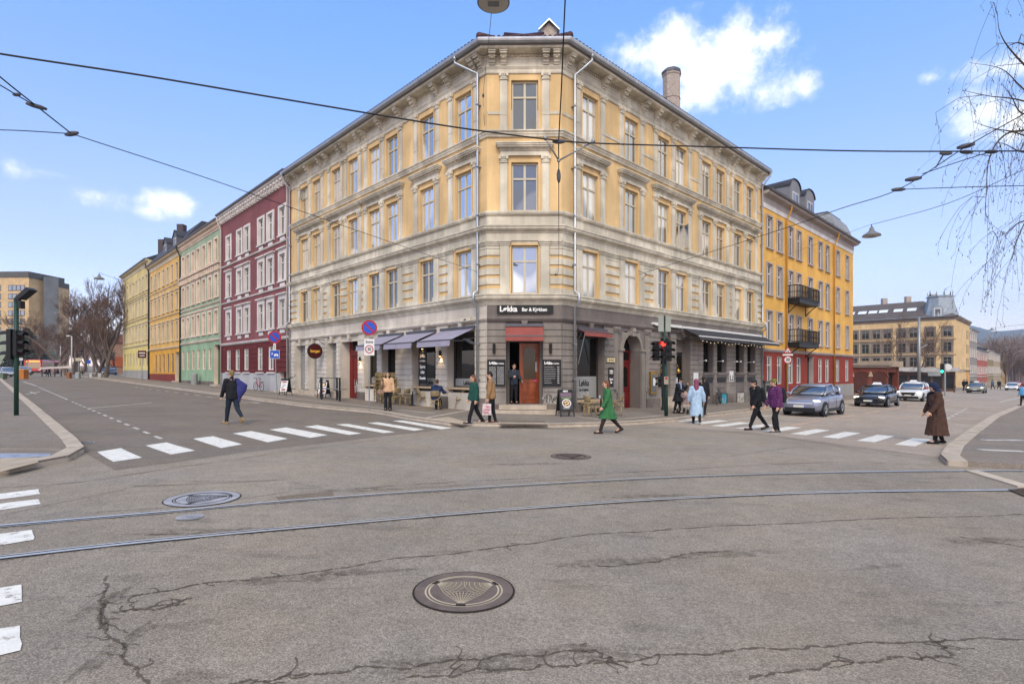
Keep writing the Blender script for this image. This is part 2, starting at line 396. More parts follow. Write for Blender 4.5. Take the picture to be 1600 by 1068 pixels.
ground_poly('pavement_ramp', [GK(672, 654), GK(700, 651), GK(733, 659.5), GK(722, 663)], KERB+.004, M('ramp_concrete', '#ab9b85', .85, var=.15))
ground_poly('pavement_patch', [GK(783, 657), GK(850, 657), GK(857, 663.5), GK(780, 663.5)], KERB+.005, A_DARK)
ground_poly('pavement_patch', [GK(0, 708), GK(80, 708), GK(76, 713), GK(0, 716)], KERB+.004, M('slab_blue', '#8d94a3', .6, var=.3, scale=6))
ground_poly('pavement_ramp', [GK(0, 716), GK(58, 714), GK(60, 722), GK(0, 737)], KERB+.004, M('ramp_concrete', '#ab9b85'))
ground_poly('pavement_patch', [GK(0, 703), GK(88, 704), GK(97, 703), GK(92, 700), GK(0, 700)], KERB+.005, A_PATCH)
mb = MB()
for a, b, w in (((1535, 687), (1598, 687.5), .28), ((1530, 702), (1600, 705), .3)): ribbon(mb, [GK(*a), GK(*b)], w, KERB+.004)
tag(mb.build('pavement_marking', M_LINEW), kind='structure')
mb = MB()
for a, b in (((1507, 735.5), (1531, 743)), ((1531, 743), (1558, 751)), ((1558, 751), (1590, 761))):
    A_, B_ = Vector(G(*a)), Vector(G(*b)); n = (B_-A_).normalized(); n = Vector((-n.y, n.x, 0))*.26
    A_ += (B_-A_)*.03
    mb.hexa([(p.x, p.y, gz(p.x)-.05) for p in (A_, B_, B_+n, A_+n)]+[(p.x, p.y, gz(p.x)+.03) for p in (A_, B_, B_+n, A_+n)])
tag(mb.build('kerb', M_STONE), kind='structure')
ground_poly('flower_bed', gp((1575, 766), (1640, 760), (1680, 790), (1600, 776)), .02, M('leaf_soil', '#4a3d30', .95, var=.5, scale=14, fine=.4))
# crosswalks (each a run of painted stripes)
def stripe(mb, px4, up=.008):
    P = [G(*p) for p in px4]; a, b, c, d = P; k = 4
    vs = []
    for i in range(k+1):
        t = i/k; p, q = a.lerp(d, t), b.lerp(c, t); j = random.uniform(-.012, .012)
        vs += [(p.x+j, p.y, gz(p.x)+up), (q.x+j, q.y, gz(q.x)+up)]
    mb.add(vs, [(2*i, 2*i+1, 2*i+3, 2*i+2) for i in range(k)])
mb = MB()
for q in ([(151.5, 706), (188.4, 700), (221.6, 715), (176.4, 721.4)], [(227, 696), (259.7, 691), (304.6, 704), (266.5, 710)], [(301.4, 685.3), (332.7, 681.3), (378.8, 694), (345.5, 700)], [(364, 677), (392.8, 673.3), (450, 685.3), (418.8, 691)], [(420.8, 671), (447, 667.6), (512, 679.6), (485, 684)], [(475.5, 666.4), (496, 664), (565, 677), (545.5, 679.3)], [(525, 663), (543.4, 662), (617.6, 675), (599.3, 676.5)], [(574.6, 660.6), (590.7, 659.5), (662.9, 670.7), (646.7, 672.9)], [(613.3, 657.4), (629.5, 656.7), (707, 668.6), (689.8, 670.7)]): stripe(mb, q)
tag(mb.build('crosswalk_marking', M_LINE), kind='structure')
mb = MB()
A0 = Vector(G(1427.9, 690.3)); A1 = Vector(G(1369.1, 684.6)); st = A1-A0
for i in range(-0, 9):
    c = A0+st*i; ln = Vector((RD[0], RD[1], 0))*1.28; w = Vector((LD[0], LD[1], 0))*.24
    if i == 8: ln *= .8
    mb.add([(p.x, p.y, gz(p.x)+.008) for p in (c-ln-w, c+ln-w, c+ln+w, c-ln+w)], [(0, 1, 2, 3)])
tag(mb.build('crosswalk_marking', M_LINE), kind='structure')
mb = MB()
for q in ([(-60, 779), (60, 764), (62, 772), (-60, 788)], [(-60, 794), (60, 780), (63, 787.5), (-60, 806)], [(-60, 842), (50, 828), (53, 843.6), (-60, 862)], [(-60, 928), (32, 913.7), (35, 940.6), (-60, 960)], [(-60, 992), (33.3, 978), (33, 1016.7), (-60, 1040)]): stripe(mb, q)
tag(mb.build('crosswalk_marking', M_LINE), kind='structure')
# lane markings
mb = MB()
def dashes(a, b, n, w, fill=.5, up=.008, m=None):
    a, b = Vector(a[:2]), Vector(b[:2])
    for i in range(n): ribbon(m or mb, [a.lerp(b, i/n), a.lerp(b, (i+fill)/n)], w, up)
dashes(G(252, 685.4), G(110, 626.5), 14, .1); dashes(G(105, 624), G(60, 604.5), 12, .11, .7)
ribbon(mb, [G(58, 603), G(36, 596)], .15, .008)
ribbon(mb, [G(137, 638), G(238, 629)], .13, .008)
dashes(G(405, 630), G(205, 604), 12, .12, .45); ribbon(mb, [G(380, 629), G(412, 627.6)], .12, .008)
dashes(G(50, 593.5), G(225, 591), 8, .4, .6)
ribbon(mb, [G(40, 616), G(62, 612)], .12, .008); ribbon(mb, [G(47, 612), G(56, 615)], .12, .008)
o0 = G(1302, 653.8); o1 = G(1443, 631)
ribbon(mb, [G(1105, 653.5), G(1138, 656), G(1195, 650), G(1265, 641)], .12, .008)
ribbon(mb, [G(1221, 655.5), G(1275, 657)], .12, .008)
dashes(G(1480, 654), G(1512, 637), 6, .14, .5); dashes(G(1470, 641), G(1560, 646), 5, .16, .6)
ribbon(mb, [G(1491, 663), G(1525, 664)], .14, .008); ribbon(mb, [G(1562, 628), G(1595, 620.5)], .14, .008)
ribbon(mb, [G(1531, 620), G(1566, 622.3)], .25, .008); dashes(G(1478, 616), G(1590, 619), 6, .25, .55)
dashes(G(1320, 634), G(1340, 627), 2, .12, .5)
tag(mb.build('lane_marking', M_LINEW), kind='structure')
mo = MB(); od = (o1-o0)/3.35
for i in range(-1, 7):
    a = o0+od*i*.82; ribbon(mo, [a, a+od*.52], .14, .008)
tag(mo.build('lane_marking', M_ORANGE), kind='structure')
# tram track: two grooved rails set flush in the asphalt
def spline(pts, n=8):
    P = [Vector(p) for p in pts]; P = [P[0]*2-P[1]]+P+[P[-1]*2-P[-2]]; out = []
    for i in range(1, len(P)-2):
        for j in range(n):
            t = j/n; a, b, c, d = P[i-1:i+3]
            out.append(.5*((2*b)+(c-a)*t+(2*a-5*b+4*c-d)*t*t+(3*b-a-3*c+d)*t**3))
    out.append(P[-2]); return out
railA = spline([Vector((-13.5, 2.1)), Vector((-8.6, 5.1))]+[Vector(G(*p)[:2]) for p in ((0, 821.2), (250, 800), (500, 778.3), (800, 758.5), (1060, 745), (1320, 737.4), (1600, 735))]+[Vector((16, 11.85)), Vector((24, 11.6))])
railB = spline([Vector((-12, 1.2)), Vector((-7.7, 3.9))]+[Vector(G(*p)[:2]) for p in ((0, 872.5), (250, 845), (540, 818.4), (800, 796.5), (1060, 779), (1320, 769), (1600, 765.5))]+[Vector((15.5, 10.35)), Vector((24, 10.1))])
def off(pts, d):
    P = [Vector(p[:2]) for p in pts]; out = []
    for i, p in enumerate(P):
        t = (P[min(i+1, len(P)-1)]-P[max(i-1, 0)]).normalized(); out.append(p+Vector((t.y, -t.x))*d)
    return out
for R, s_ in ((railA, 1), (railB, -1)):
    mb = MB(); mb.mi = 0; ribbon(mb, R, .058, .012); mb.mi = 1; ribbon(mb, off(R, s_*.05), .036, .006); mb.mi = 0; ribbon(mb, off(R, s_*.082), .022, .011)
    mb.mi = 1; ribbon(mb, off(R, -s_*.04), .016, .005, .9); mb.mi = 2; ribbon(mb, off(R, s_*.11), .07, .0045, .7); ribbon(mb, off(R, -s_*.07), .06, .0045, .7)
    tag(mb.build('tram_rail', [M_STEEL, M_GROOVE, M_CRACK2]), kind='structure')
# cracks and sealed joints: narrow sunken seams following the photo's lines
BR = []
def crack(px, w, n=10, wob=.03, br=0):
    P = spline([Vector(G(*p)[:2]) for p in px], n); Q = []
    ph = random.uniform(0, 9); d = 0; e = 0
    for i, p in enumerate(P):
        d = d*.8+random.gauss(0, wob); e = e*.8+random.gauss(0, wob); Q.append((p.x+d+.012*math.sin(i*.37+ph), p.y+e+.02*math.sin(i*.23+ph)))
        if br and random.random() < br and i > 2:   # short side cracks
            a = random.uniform(0, 2*PI); q = Vector(Q[-1]); L_ = [tuple(q)]
            for _ in range(random.randint(3, 7)): a += random.gauss(0, .5); q = q+Vector((math.cos(a), math.sin(a)))*.035; L_.append(tuple(q))
            BR.append(L_)
    return Q, w
mb = MB()
for c in (((150, 985), (165, 940), (160, 965), (175, 1000), (205, 1040), (235, 1075)), ((168, 900), (163, 925), (158, 950), (165, 980)),
          ((180, 935), (330, 912), (500, 893), (600, 876), (760, 858), (900, 838), (1060, 826), (1320, 813), (1560, 805), (1640, 803))):
    Q, w = crack(c, .03, 26, .006, .06); ribbon(mb, Q, .016, .005, .9)
for c in (((360, 1066), (460, 1058), (560, 1046), (700, 1034), (800, 1026), (910, 1017), (945, 1024), (960, 1036)), ((620, 1062), (760, 1046), (860, 1040), (955, 1034), (1080, 1022), (1250, 1010), (1420, 1004), (1640, 995)),
          ((1170, 1060), (1300, 1040), (1400, 1030), (1460, 1028), (1480, 1012), (1460, 1005)), ((185, 955), (260, 945), (300, 935)), ((180, 955), (240, 952), (290, 942))):
    Q, w = crack(c, .03, 30, .008, .06); ribbon(mb, Q, .015, .005, .9)
for c in (((930, 885), (1000, 880), (1060, 868), (1140, 862)), ((1500, 838), (1560, 848), (1610, 856)), ((1140, 713), (1200, 704), (1260, 697)), ((0, 762), (130, 752), (300, 727), (450, 706), (600, 686), (690, 675)), ((540, 764), (700, 753), (900, 743), (1060, 733), (1300, 722), (1466, 727)), ((1000, 668), (1180, 679), (1330, 701), (1460, 719))):
    Q, w = crack(c, .03, 12, .012); ribbon(mb, Q, .016, .0072, .8)
Q, w = crack(((205, 760), (330, 755), (455, 749)), .02, 8, .004); ribbon(mb, Q, .015, .0072, .5)
# left street longitudinal seam
Q, w = crack(((495, 666), (330, 632), (240, 616), (110, 597)), .02, 8, .01); ribbon(mb, Q, .03, .0062, .5)
Q, w = crack(((255, 686), (190, 660), (120, 632), (70, 611)), .02, 8, .01); ribbon(mb, Q, .02, .0062, .5)
for b_ in BR: ribbon(mb, b_, .009, .005, .5)
tag(mb.build('asphalt_crack', M_CRACK), kind='structure')
# manhole covers
def manhole(px, py, r, label, mats, ring=.23, up=.0):
    c = G(px, py); t = thing('manhole_cover', label, 'manhole cover', (c.x, c.y, c.z), 0, 'manhole covers in the road')
    mb = MB(); n = 40
    def ann(r0, r1, z, mi):
        mb.mi = mi; vs = []
        for i in range(n):
            a = 2*PI*i/n; vs += [(r0*math.cos(a), r0*math.sin(a), z-TILT*r0*math.cos(a)), (r1*math.cos(a), r1*math.sin(a), z-TILT*r1*math.cos(a))]
        mb.add(vs, [(2*i, 2*i+1, (2*i+3) % (2*n), (2*i+2) % (2*n)) for i in range(n)])
    ri = r*(1-ring)
    ann(ri+.012, r, .012, 0); ann(ri-.004, ri+.012, .009, 1)
    ann(r, r+.018, .0095, 2)
    mb.build('rim', mats, t, local=True)
    mb = MB(); ann(.001, ri-.004, .0105, 0); ann(ri-.035, ri-.02, .0125, 1)
    def seg(a, b, w, mi=1):
        mb.mi = mi; a, b = Vector(a), Vector(b); nn_ = (b-a).normalized(); nn_ = Vector((nn_.y, -nn_.x))*w/2
        mb.add([(q.x, q.y, .0135-TILT*q.x) for q in (a-nn_, b-nn_, b+nn_, a+nn_)], [(0, 1, 2, 3)])
    rr = ri-.03
    for k in range(3):
        a0 = 2*PI*k/3-PI/2
        cx, cy = rr*math.cos(a0), rr*math.sin(a0)
        for j in range(-5, 6):
            a = a0+PI+j*.13; seg((cx+.03*math.cos(a), cy+.03*math.sin(a)), (cx+rr*.86*math.cos(a), cy+rr*.86*math.sin(a)), .006)
        for q in range(2, 7):
            rad = rr*.15*q
            for j in range(-5, 5):
                a, b = a0+PI+j*.13, a0+PI+(j+1)*.13; seg((cx+rad*math.cos(a), cy+rad*math.sin(a)), (cx+rad*math.cos(b), cy+rad*math.sin(b)), .006)
        a = a0; mb.mi = 2; c2 = (ri-.02)
        seg((c2*math.cos(a)-.04*math.sin(a), c2*math.sin(a)+.04*math.cos(a)), (c2*math.cos(a)+.04*math.sin(a), c2*math.sin(a)-.04*math.cos(a)), .035, 2)
    mb.build('lid', mats, t, local=True)
manhole(725, 923, .43, 'large round iron manhole cover in the foreground asphalt with pale sand in its pattern', [M_IRON, M_SAND, M_GROOVE])
manhole(317, 779, .49, 'big pale grey manhole cover just behind the far tram rail', [M_IRON2, M_GROOVE, M_GROOVE])
manhole(297, 808, .14, 'small plain steel lid between the two tram rails', [M_IRON2, M_IRON2, M_IRON2])
manhole(892, 713, .45, 'dark worn manhole cover in the middle of the junction towards the bar door', [M_IRON, M_GROOVE, M_GROOVE])
manhole(132, 692, .22, 'small gully lid beside the left kerb corner', [M_IRON2, M_GROOVE, M_GROOVE])

# oil and dirt smudges worn into the asphalt
M_STAIN = crackmat('road_grime', '#5f5549', .5)
nst = M_STAIN.node_tree
for n in nst.nodes:
    if n.type == 'TEX_NOISE': n.inputs['Scale'].default_value = 9; n.inputs['Detail'].default_value = 9; n.inputs['Roughness'].default_value = .85
    if n.type == 'MAP_RANGE': n.inputs[1].default_value = .44; n.inputs[2].default_value = .72; n.inputs[4].default_value = .85
mb = MB()
for px, py, rx, ry in ((450, 905, .55, .1), (560, 893, .5, .08), (960, 878, .7, .1), (1130, 866, .6, .1), (820, 725, .9, .12), (1540, 845, .5, .1), (800, 1030, 1.0, .12), (330, 830, .9, .1), (560, 765, .7, .1), (870, 669.5, .9, .25), (163, 940, .06, .35), (185, 1010, .07, .4), (1380, 885, .25, .05), (1010, 775, .8, .1)):
    c = G(px, py); n = 18
    mb.add([(c.x+rx*math.cos(2*PI*i/n)*(1+.3*math.sin(i*2.7+px)), c.y+ry*math.sin(2*PI*i/n)*(1+.3*math.sin(i*1.9+px))+rx*math.cos(2*PI*i/n)*.18, gz(c.x+rx*math.cos(2*PI*i/n))+.0066) for i in range(n)], [tuple(range(n))])
tag(mb.build('road_stain', M_STAIN), kind='structure')
# ================================================================ the corner building
YEL = M('plaster_yellow', '#d6b582', .85, var=.07, scale=.8, fine=.05, fscale=30, bump=.08, dirt=.12, streak=.1)
CRM = M('trim_cream', '#cdc4b0', .8, var=.08, scale=1.1, fine=.06, fscale=30, bump=.08, dirt=.17, streak=.16)
GFL = M('ground_floor_pale_grey', '#c9bfb0', .85, var=.1, scale=1, fine=.08, fscale=24, bump=.1, dirt=.14, streak=.1)
GFR = M('ground_floor_dark_grey', '#746b65', .85, var=.1, scale=1, fine=.08, fscale=24, bump=.1, dirt=.12, streak=.1)
REV = M('reveal_beige', '#aa9d8b', .85, var=.1, scale=1, dirt=.1)
GFM = M('ground_floor_stone_grey', '#8a8178', .85, var=.12, scale=1, fine=.08, fscale=24, bump=.1, dirt=.14, streak=.12)
PLN = M('plinth_stone', '#776c63', .9, var=.25, scale=1.4, fine=.15, bump=.2, dirt=.3)
WFR = M('window_frame_cream', '#bcb29c', .6, var=.06, scale=3)
DKF = M('shop_frame_dark', '#3a332f', .5, var=.1)
BLK = M('black_paint', '#1d1c1e', .5, var=.1)
ZNC = M('zinc', '#a9acb0', .35, metal=.7, var=.12, scale=2, streak=.1)
ZND = M('zinc_dark', '#5c5b5f', .45, metal=.5, var=.12)
TILE = M('roof_tile', '#4a3034', .6, var=.3, scale=3, fine=.15)
BRK = M('chimney_brick', '#a89b91', .9, var=.18, scale=5, fine=.25, fscale=14, bump=.3)
G_L = glassmat('glass_sky', '#23272c', .42, curtain='#b9b4ab')
G_L2 = glassmat('glass_curtained', '#5a5c5d', .3, curtain='#cfcac0'); G_L3 = glassmat('glass_clear', '#15181b', .5)
rw = random.Random(4)
G_C = glassmat('glass_dim', '#4a4a49', .12, curtain='#6d6c69')
G_S = glassmat('glass_shop', '#17140f', .045)
bld = thing('corner_building', 'four storey pale yellow corner building with cream trim and a grey bar storefront', 'building', (P1.x, P1.y, 0))
LLEN, RLEN, CLEN = 21.9, 22.25, (P2-P1).length
Lo = [18.9, 16.95, 14.06, 11.80, 9.27, 7.35, 4.03, 1.07]; Ro = [1.45, 4.90, 8.07, 10.01, 13.17, 15.09, 17.70, 19.70]; WW = 1.2
Lg = [[0, 1], [2, 3], [4, 5], [6], [7]]; Rg = [[0], [1], [2, 3], [4, 5], [6, 7]]
FLO = [(5.45, 7.6), (9.14, 11.3), (12.76, 14.97)]
FAC = [(FL, LLEN, Lo, Lg, 'L'), (FC, CLEN, [1.09], [[0]], 'C'), (FRR, RLEN, Ro, Rg, 'R')]
GFO = {'L': [(.8, 2.88, .95, 4.2, .5), (3.82, 5.91, .95, 4.2, .5), (7.54, 8.96, .95, 4.2, .5), (9.5, 10.97, .95, 4.2, .5), (11.74, 14.0, -.2, 4.2, .65), (14.53, 15.96, .6, 4.2, .5), (17.41, 18.78, .6, 4.2, .7), (19.27, 21.1, .6, 4.2, .5)],
       'C': [(.86, 2.5, .5, 4.2, .55)],
       'R': [(1.03, 3.15, .45, 4.2, .45), (4.67, 6.33, -.4, 4.02, .7), (8.27, 9.35, 1.0, 4.2, .4), (10.0, 11.65, 0, 4.2, .45), (13.24, 14.6, 1.9, 4.2, .4), (15.1, 16.5, 1.9, 4.2, .4), (17.87, 19.2, 1.9, 4.2, .4), (19.75, 21.1, 1.9, 4.2, .4)]}
GRY = {'L': GFL, 'C': GFR, 'R': GFR}
for F, ln, cols, grp, k in FAC:
    ops = [(a, a+WW, z0, z1) for a in cols for z0, z1 in FLO]
    mb = MB(); g = GFO[k]
    wall(mb, F, 0, ln, -2, 16.3, [o+(() if len(o) > 4 else (.2,)) for o in ops]+g, bands=[(4.93, 2), (5.4, 1), (5.62, 1), (7.6, 0), (9.1, 1), (12.43, 0), (12.72, 1), (15.28, 0), (17, 1)])
    mb.build('wall', [YEL, CRM, GRY[k]], bld)
def casement(F, u0, u1, z0, z1, d, parent, mf, mg, fw=.065, name='window', tr=.68, mull=1, bars=0, sill=None, th=.06):
    mb = MB(); h = z1-z0
    for a, b in ((u0, u0+fw), (u1-fw, u1)): mb.fb(F, a, b, z0, z1, d, d+th)
    for a, b in ((z0, z0+fw), (z1-fw, z1)): mb.fb(F, u0+fw, u1-fw, a, b, d, d+th)
    zt = z0+h*tr; um = (u0+u1)/2
    if mull:
        if tr < 1:
            mb.fb(F, um-fw*.75, um+fw*.75, z0+fw, zt-fw*.6, d, d+th-.003); mb.fb(F, um-fw*.75, um+fw*.75, zt+fw*.6, z1-fw, d, d+th-.003)
        else: mb.fb(F, um-fw*.75, um+fw*.75, z0+fw, z1-fw, d, d+th-.003)
    if tr < 1: mb.fb(F, u0+fw, u1-fw, zt-fw*.6, zt+fw*.6, d, d+th+.01)
    if sill: mb.fb(F, u0-.02, u1+.02, z0-.05, z0-.002, d, sill)
    ob = mb.build(name, mf, parent)
    p = MB(); p.quad(F.p(u0+.01, d+.02, z0+.01), F.p(u1-.01, d+.02, z0+.01), F.p(u1-.01, d+.02, z1-.01), F.p(u0+.01, d+.02, z1-.01))
    p.build('pane', mg, ob); return ob
def capital(mb, F, u, z0, z1, w=.34):
    h = z1-z0
    mb.fb(F, u-w/2-.02, u+w/2+.02, z0, z0+.05, 0, .12); mb.fb(F, u-w/2, u+w/2, z0+.05, z1-.07, 0, .09)
    mb.fb(F, u-w/2-.05, u+w/2+.05, z1-.07, z1, 0, .16)
    for i in range(4):
        uu = u-w/2+w*(i+.5)/4
        mb.fb(F, uu-.035, uu+.035, z0+.06, z0+h*.5, .09, .125); mb.fb(F, uu-.03, uu+.03, z0+h*.5+.01, z1-.08, .09, .15)
    for s in (-1, 1): mb.fb(F, u+s*w/2-.05, u+s*w/2+.05, z1-.17, z1-.075, .05, .18)
def pilaster(mb, F, u, z0, z1, w=.33, ch=.3):
    mb.fb(F, u-w/2-.03, u+w/2+.03, z0, z0+.16, 0, .1)
    mb.fb(F, u-w/2, u+w/2, z0+.16, z1-ch, 0, .07); capital(mb, F, u, z1-ch, z1, w)
brac = []
for F, u, z0, z1, ang in ((FRR, 11.17, 9.2, 10.58, 62), (FL, 20.05, 14.15, 14.9, 50)):   # two sashes standing open
    q = F.p(u, -.1, 0); a = math.radians(ang); dv = -F.u*math.cos(a)+F.n*math.sin(a)
    casement(Fr(q[:2], dv), 0, .52, z0, z1, 0, bld, WFR, G_L, .05, 'open_sash', 1, 0, th=.04)
for F, ln, cols, grp, k in FAC:
    gm = {'L': G_L, 'R': G_L, 'C': G_C}[k]
    for ci, a in enumerate(cols):
        for z0, z1 in FLO:
            wn = casement(F, a+.02, a+WW-.02, z0, z1-.02, -.17, bld, WFR, (gm if k == 'C' else rw.choice((G_L, G_L, G_L2, G_L3))) if z0 > 6 or k == 'R' else rw.choice((G_C, G_C, G_L2, G_L3)))
            mb = MB(); e = .09
            mb.fb(F, a-e, a, z0-.02, z1+e, 0, .035); mb.fb(F, a+WW, a+WW+e, z0-.02, z1+e, 0, .035); mb.fb(F, a, a+WW, z1, z1+e, 0, .035); mb.build('casing', YEL, wn)
    for g in grp:
        a, b = cols[g[-1]] if k == 'L' else cols[g[0]], (cols[g[0]] if k == 'L' else cols[g[-1]])+WW
        ps = [a-.34, b+.34]
        if len(g) == 2:
            lo_, hi_ = sorted((cols[g[0]], cols[g[1]])); gap = hi_-lo_-WW
            ps += [lo_+WW+gap/2] if gap < .95 else [lo_+WW+.27, hi_-.27]
        # third floor: pilasters, frieze and hood
        for u in ps:
            for zq in ((9.1, 11.58), (12.72, 15.28)): mb = MB(); pilaster(mb, F, u, *zq, .32 if len(ps) < 4 or u in ps[:2] else .26); mb.build('pilaster', CRM, bld)
        mb = MB()
        mb.fb(F, a-.5, b+.5, 11.58, 11.66, 0, .12); mb.fb(F, a-.48, b+.48, 11.66, 11.80, 0, .08)
        mb.fb(F, a-.52, b+.52, 11.80, 11.84, 0, .12)
        n = int((b-a+1)/.11)
        for i in range(n):
            u = a-.5+(b-a+1)*(i+.5)/n; mb.fb(F, u-.03, u+.03, 11.84, 11.91, .05, .17)
        mb.fb(F, a-.53, b+.53, 11.84, 11.915, 0, .1); mb.fb(F, a-.62, b+.62, 11.915, 11.98, 0, .26)
        mb.fb(F, a-.66, b+.66, 11.98, 12.05, 0, .31); mb.fb(F, a-.69, b+.69, 12.05, 12.1, 0, .35)
        mb.build('window_hood', CRM, bld); brac += [(F, u) for u in ps]
        # thin ledges between the top floor windows
        # first floor: flat pilasters beside the openings
        for u, w in [(a-.30, .4), (b+.30, .4)]+[(p, .5) for p in ps[2:3] if len(ps) < 4]:
            mb = MB(); mb.fb(F, u-w/2-.04, u+w/2+.04, 5.4, 5.64, 0, .13); mb.fb(F, u-w/2, u+w/2, 5.64, 7.58, 0, .1)
            for zz, ww, dd in ((7.58, .03, .13), (7.64, .06, .16), (7.72, .1, .2)): mb.fb(F, u-w/2-ww, u+w/2+ww, zz, zz+(.06 if zz < 7.6 else .08 if zz < 7.7 else .07), 0, dd)
            mb.build('pilaster', CRM, bld)
    # rusticated bands between the first floor windows
    mb = MB(); edges = sorted([0, ln]+[x for g in grp for x in ((min(cols[i] for i in g)-.52), (max(cols[i] for i in g)+WW+.52))])
    if k == 'L': edges[0] = -.03
    segs = [(edges[i], edges[i+1]) for i in range(0, len(edges), 2)]
    for g in grp:
        if len(g) == 2 and abs(cols[g[0]]-cols[g[1]])-WW > .95: lo_ = min(cols[g[0]], cols[g[1]]); segs.append((lo_+WW+.12, lo_+abs(cols[g[0]]-cols[g[1]])-.12))
    for s0, s1 in segs:
        if s1-s0 < .1: continue
        mb = MB()
        for zl, zh in ((5.4, 5.66), (5.86, 6.14), (6.29, 6.57), (6.73, 7.01), (7.16, 7.42), (7.44, 7.58)): mb.fb(F, s0, s1, zl, zh, 0, .055)
        for zl, zh, dd in ((7.58, 7.64, .09), (7.64, 7.72, .12), (7.72, 7.79, .16)): mb.fb(F, s0, s1, zl, zh, 0, dd)
        mb.build('rustication', CRM, bld)
    # ground floor courses
    mb = MB(); g = sorted(GFO[k]); e = [0]+[x for o in g for x in o[:2]]+[ln]; mb.mi = 0
    for i in range(0, len(e), 2):
        a, b = e[i], e[i+1]
        if k == 'L' and i == 0: a = .02
        if b-a < .12: continue
        if k == 'R' and i in (2, 4): a, b = (a+.0, b-.58) if i == 2 else (a+.55, b)
        mb = MB(); z = 1.22
        while z < 4.1: mb.fb(F, a+.012, b-.012, z, min(z+.258, 4.2), 0, .055); z += .29
        mb.fb(F, a, b, 1.06, 1.2, 0, .09); mb.fb(F, a-.002, b+.002, .5 if k != 'L' else .75, 1.06, 0, .06)
        mb.mi = 1; mb.fb(F, a-.02, b+.02, -2, .5 if k != 'L' else .75, 0, .1); mb.mi = 0; mb.build('masonry_pier', [GFL if k == 'L' else GFM, PLN], bld)
    mb = MB()
    for o in g:
        if o[3] > 4.1:
            m_ = (o[0]+o[1])/2
            mb = MB(); mb.fb(F, o[0], o[1], 3.86, 4.2, -.16, -.1); mb.fb(F, o[0], o[1], 3.82, 3.86, -.16, -.04)
            mb.fprism(F, [(m_-.09, 3.95), (m_+.09, 3.95), (m_+.15, 4.24), (m_-.15, 4.24)], -.1, .1)
            mb.build('lintel', GRY[k], bld)
path = [FL.p(LLEN, 0, 0)[:2], tuple(P1), tuple(P2), FRR.p(RLEN, 0, 0)[:2]]
def course(name, prof, mat): mb = MB(); mb.sweep(path, prof); return mb.build(name, mat, bld)
course('string_course', [(0, 4.93), (.05, 4.93), (.07, 4.99), (.1, 5.02), (.12, 5.1), (.16, 5.13), (.26, 5.16), (.3, 5.22), (.3, 5.3), (.34, 5.34), (.34, 5.39), (.02, 5.43), (0, 5.43)], CRM)
course('fascia', [(0, 4.2), (.04, 4.2), (.09, 4.26), (.12, 4.3), (.12, 4.36), (.06, 4.4), (.06, 4.44), (.025, 4.46), (.025, 4.92), (0, 4.92)], GFL)
mb = MB()
mb.sweep(path[1:], [(.02, 4.19), (.05, 4.19), (.1, 4.255), (.13, 4.3), (.13, 4.365), (.07, 4.405), (.07, 4.445), (.032, 4.465), (.032, 4.915), (.02, 4.915)]); mb.build('fascia', GFR, bld)
course('string_course', [(0, 7.79), (.06, 7.8), (.06, 8.12), (.1, 8.16), (.1, 8.2), (.2, 8.24), (.26, 8.3), (.26, 8.36), (.3, 8.4), (.3, 8.45), (.02, 8.5), (0, 8.5)], CRM)
course('string_course', [(0, 8.95), (.08, 8.95), (.12, 9.0), (.14, 9.05), (.14, 9.1), (0, 9.12)], CRM)
course('string_course', [(0, 12.42), (.08, 12.43), (.1, 12.5), (.14, 12.55), (.14, 12.6), (.2, 12.65), (.2, 12.7), (0, 12.73)], CRM)
course('cornice', [(0, 15.26), (.05, 15.27), (.07, 15.33), (.05, 15.37), (.05, 15.44), (.09, 15.5), (.12, 15.55), (.12, 15.59), (.05, 15.61), (.05, 15.88), (.08, 15.9), (.1, 15.94), (.06, 15.97), (.06, 16.09), (.5, 16.1), (.56, 16.12), (.6, 16.2), (.62, 16.24), (.62, 16.27), (0, 16.27)], CRM)
# brackets and egg-and-dart under the eaves
brac += [(FC, .24), (FC, CLEN-.24), (FL, .3), (FRR, .3), (FL, LLEN-.3), (FRR, RLEN-.3)]
for F, u in brac:
    mb = MB()
    w = .15
    mb.fprism(F, [(u-w, 15.95), (u+w, 15.95), (u+w, 16.1), (u-w, 16.1)], .05, .48)
    mb.fprism(F, [(u-w*.9, 15.8), (u+w*.9, 15.8), (u+w*.9, 15.95), (u-w*.9, 15.95)], .05, .36)
    mb.fprism(F, [(u-w*.85, 15.68), (u+w*.85, 15.68), (u+w*.85, 15.8), (u-w*.85, 15.8)], .05, .24)
    mb.fprism(F, [(u-w*.8, 15.6), (u+w*.8, 15.6), (u+w*.8, 15.68), (u-w*.8, 15.68)], .05, .17)
    mb.fb(F, u-w*1.15, u+w*1.15, 16.03, 16.08, .05, .52)
    for s in (-1, 1): mb.lathe([(.05, -.03), (.075, 0), (.05, .03)], F.p(u+s*w*.6, .36, 15.86), 8)
    mb.build('cornice_bracket', CRM, bld)
mb = MB()
for F, ln, cols, grp, k in FAC:
    n = int(ln/.17)
    for i in range(n):
        u = ln*(i+.5)/n
        mb.fb(F, u-.045, u+.045, 15.98, 16.07, .06, .13)
mb.build('egg_and_dart', CRM, bld)
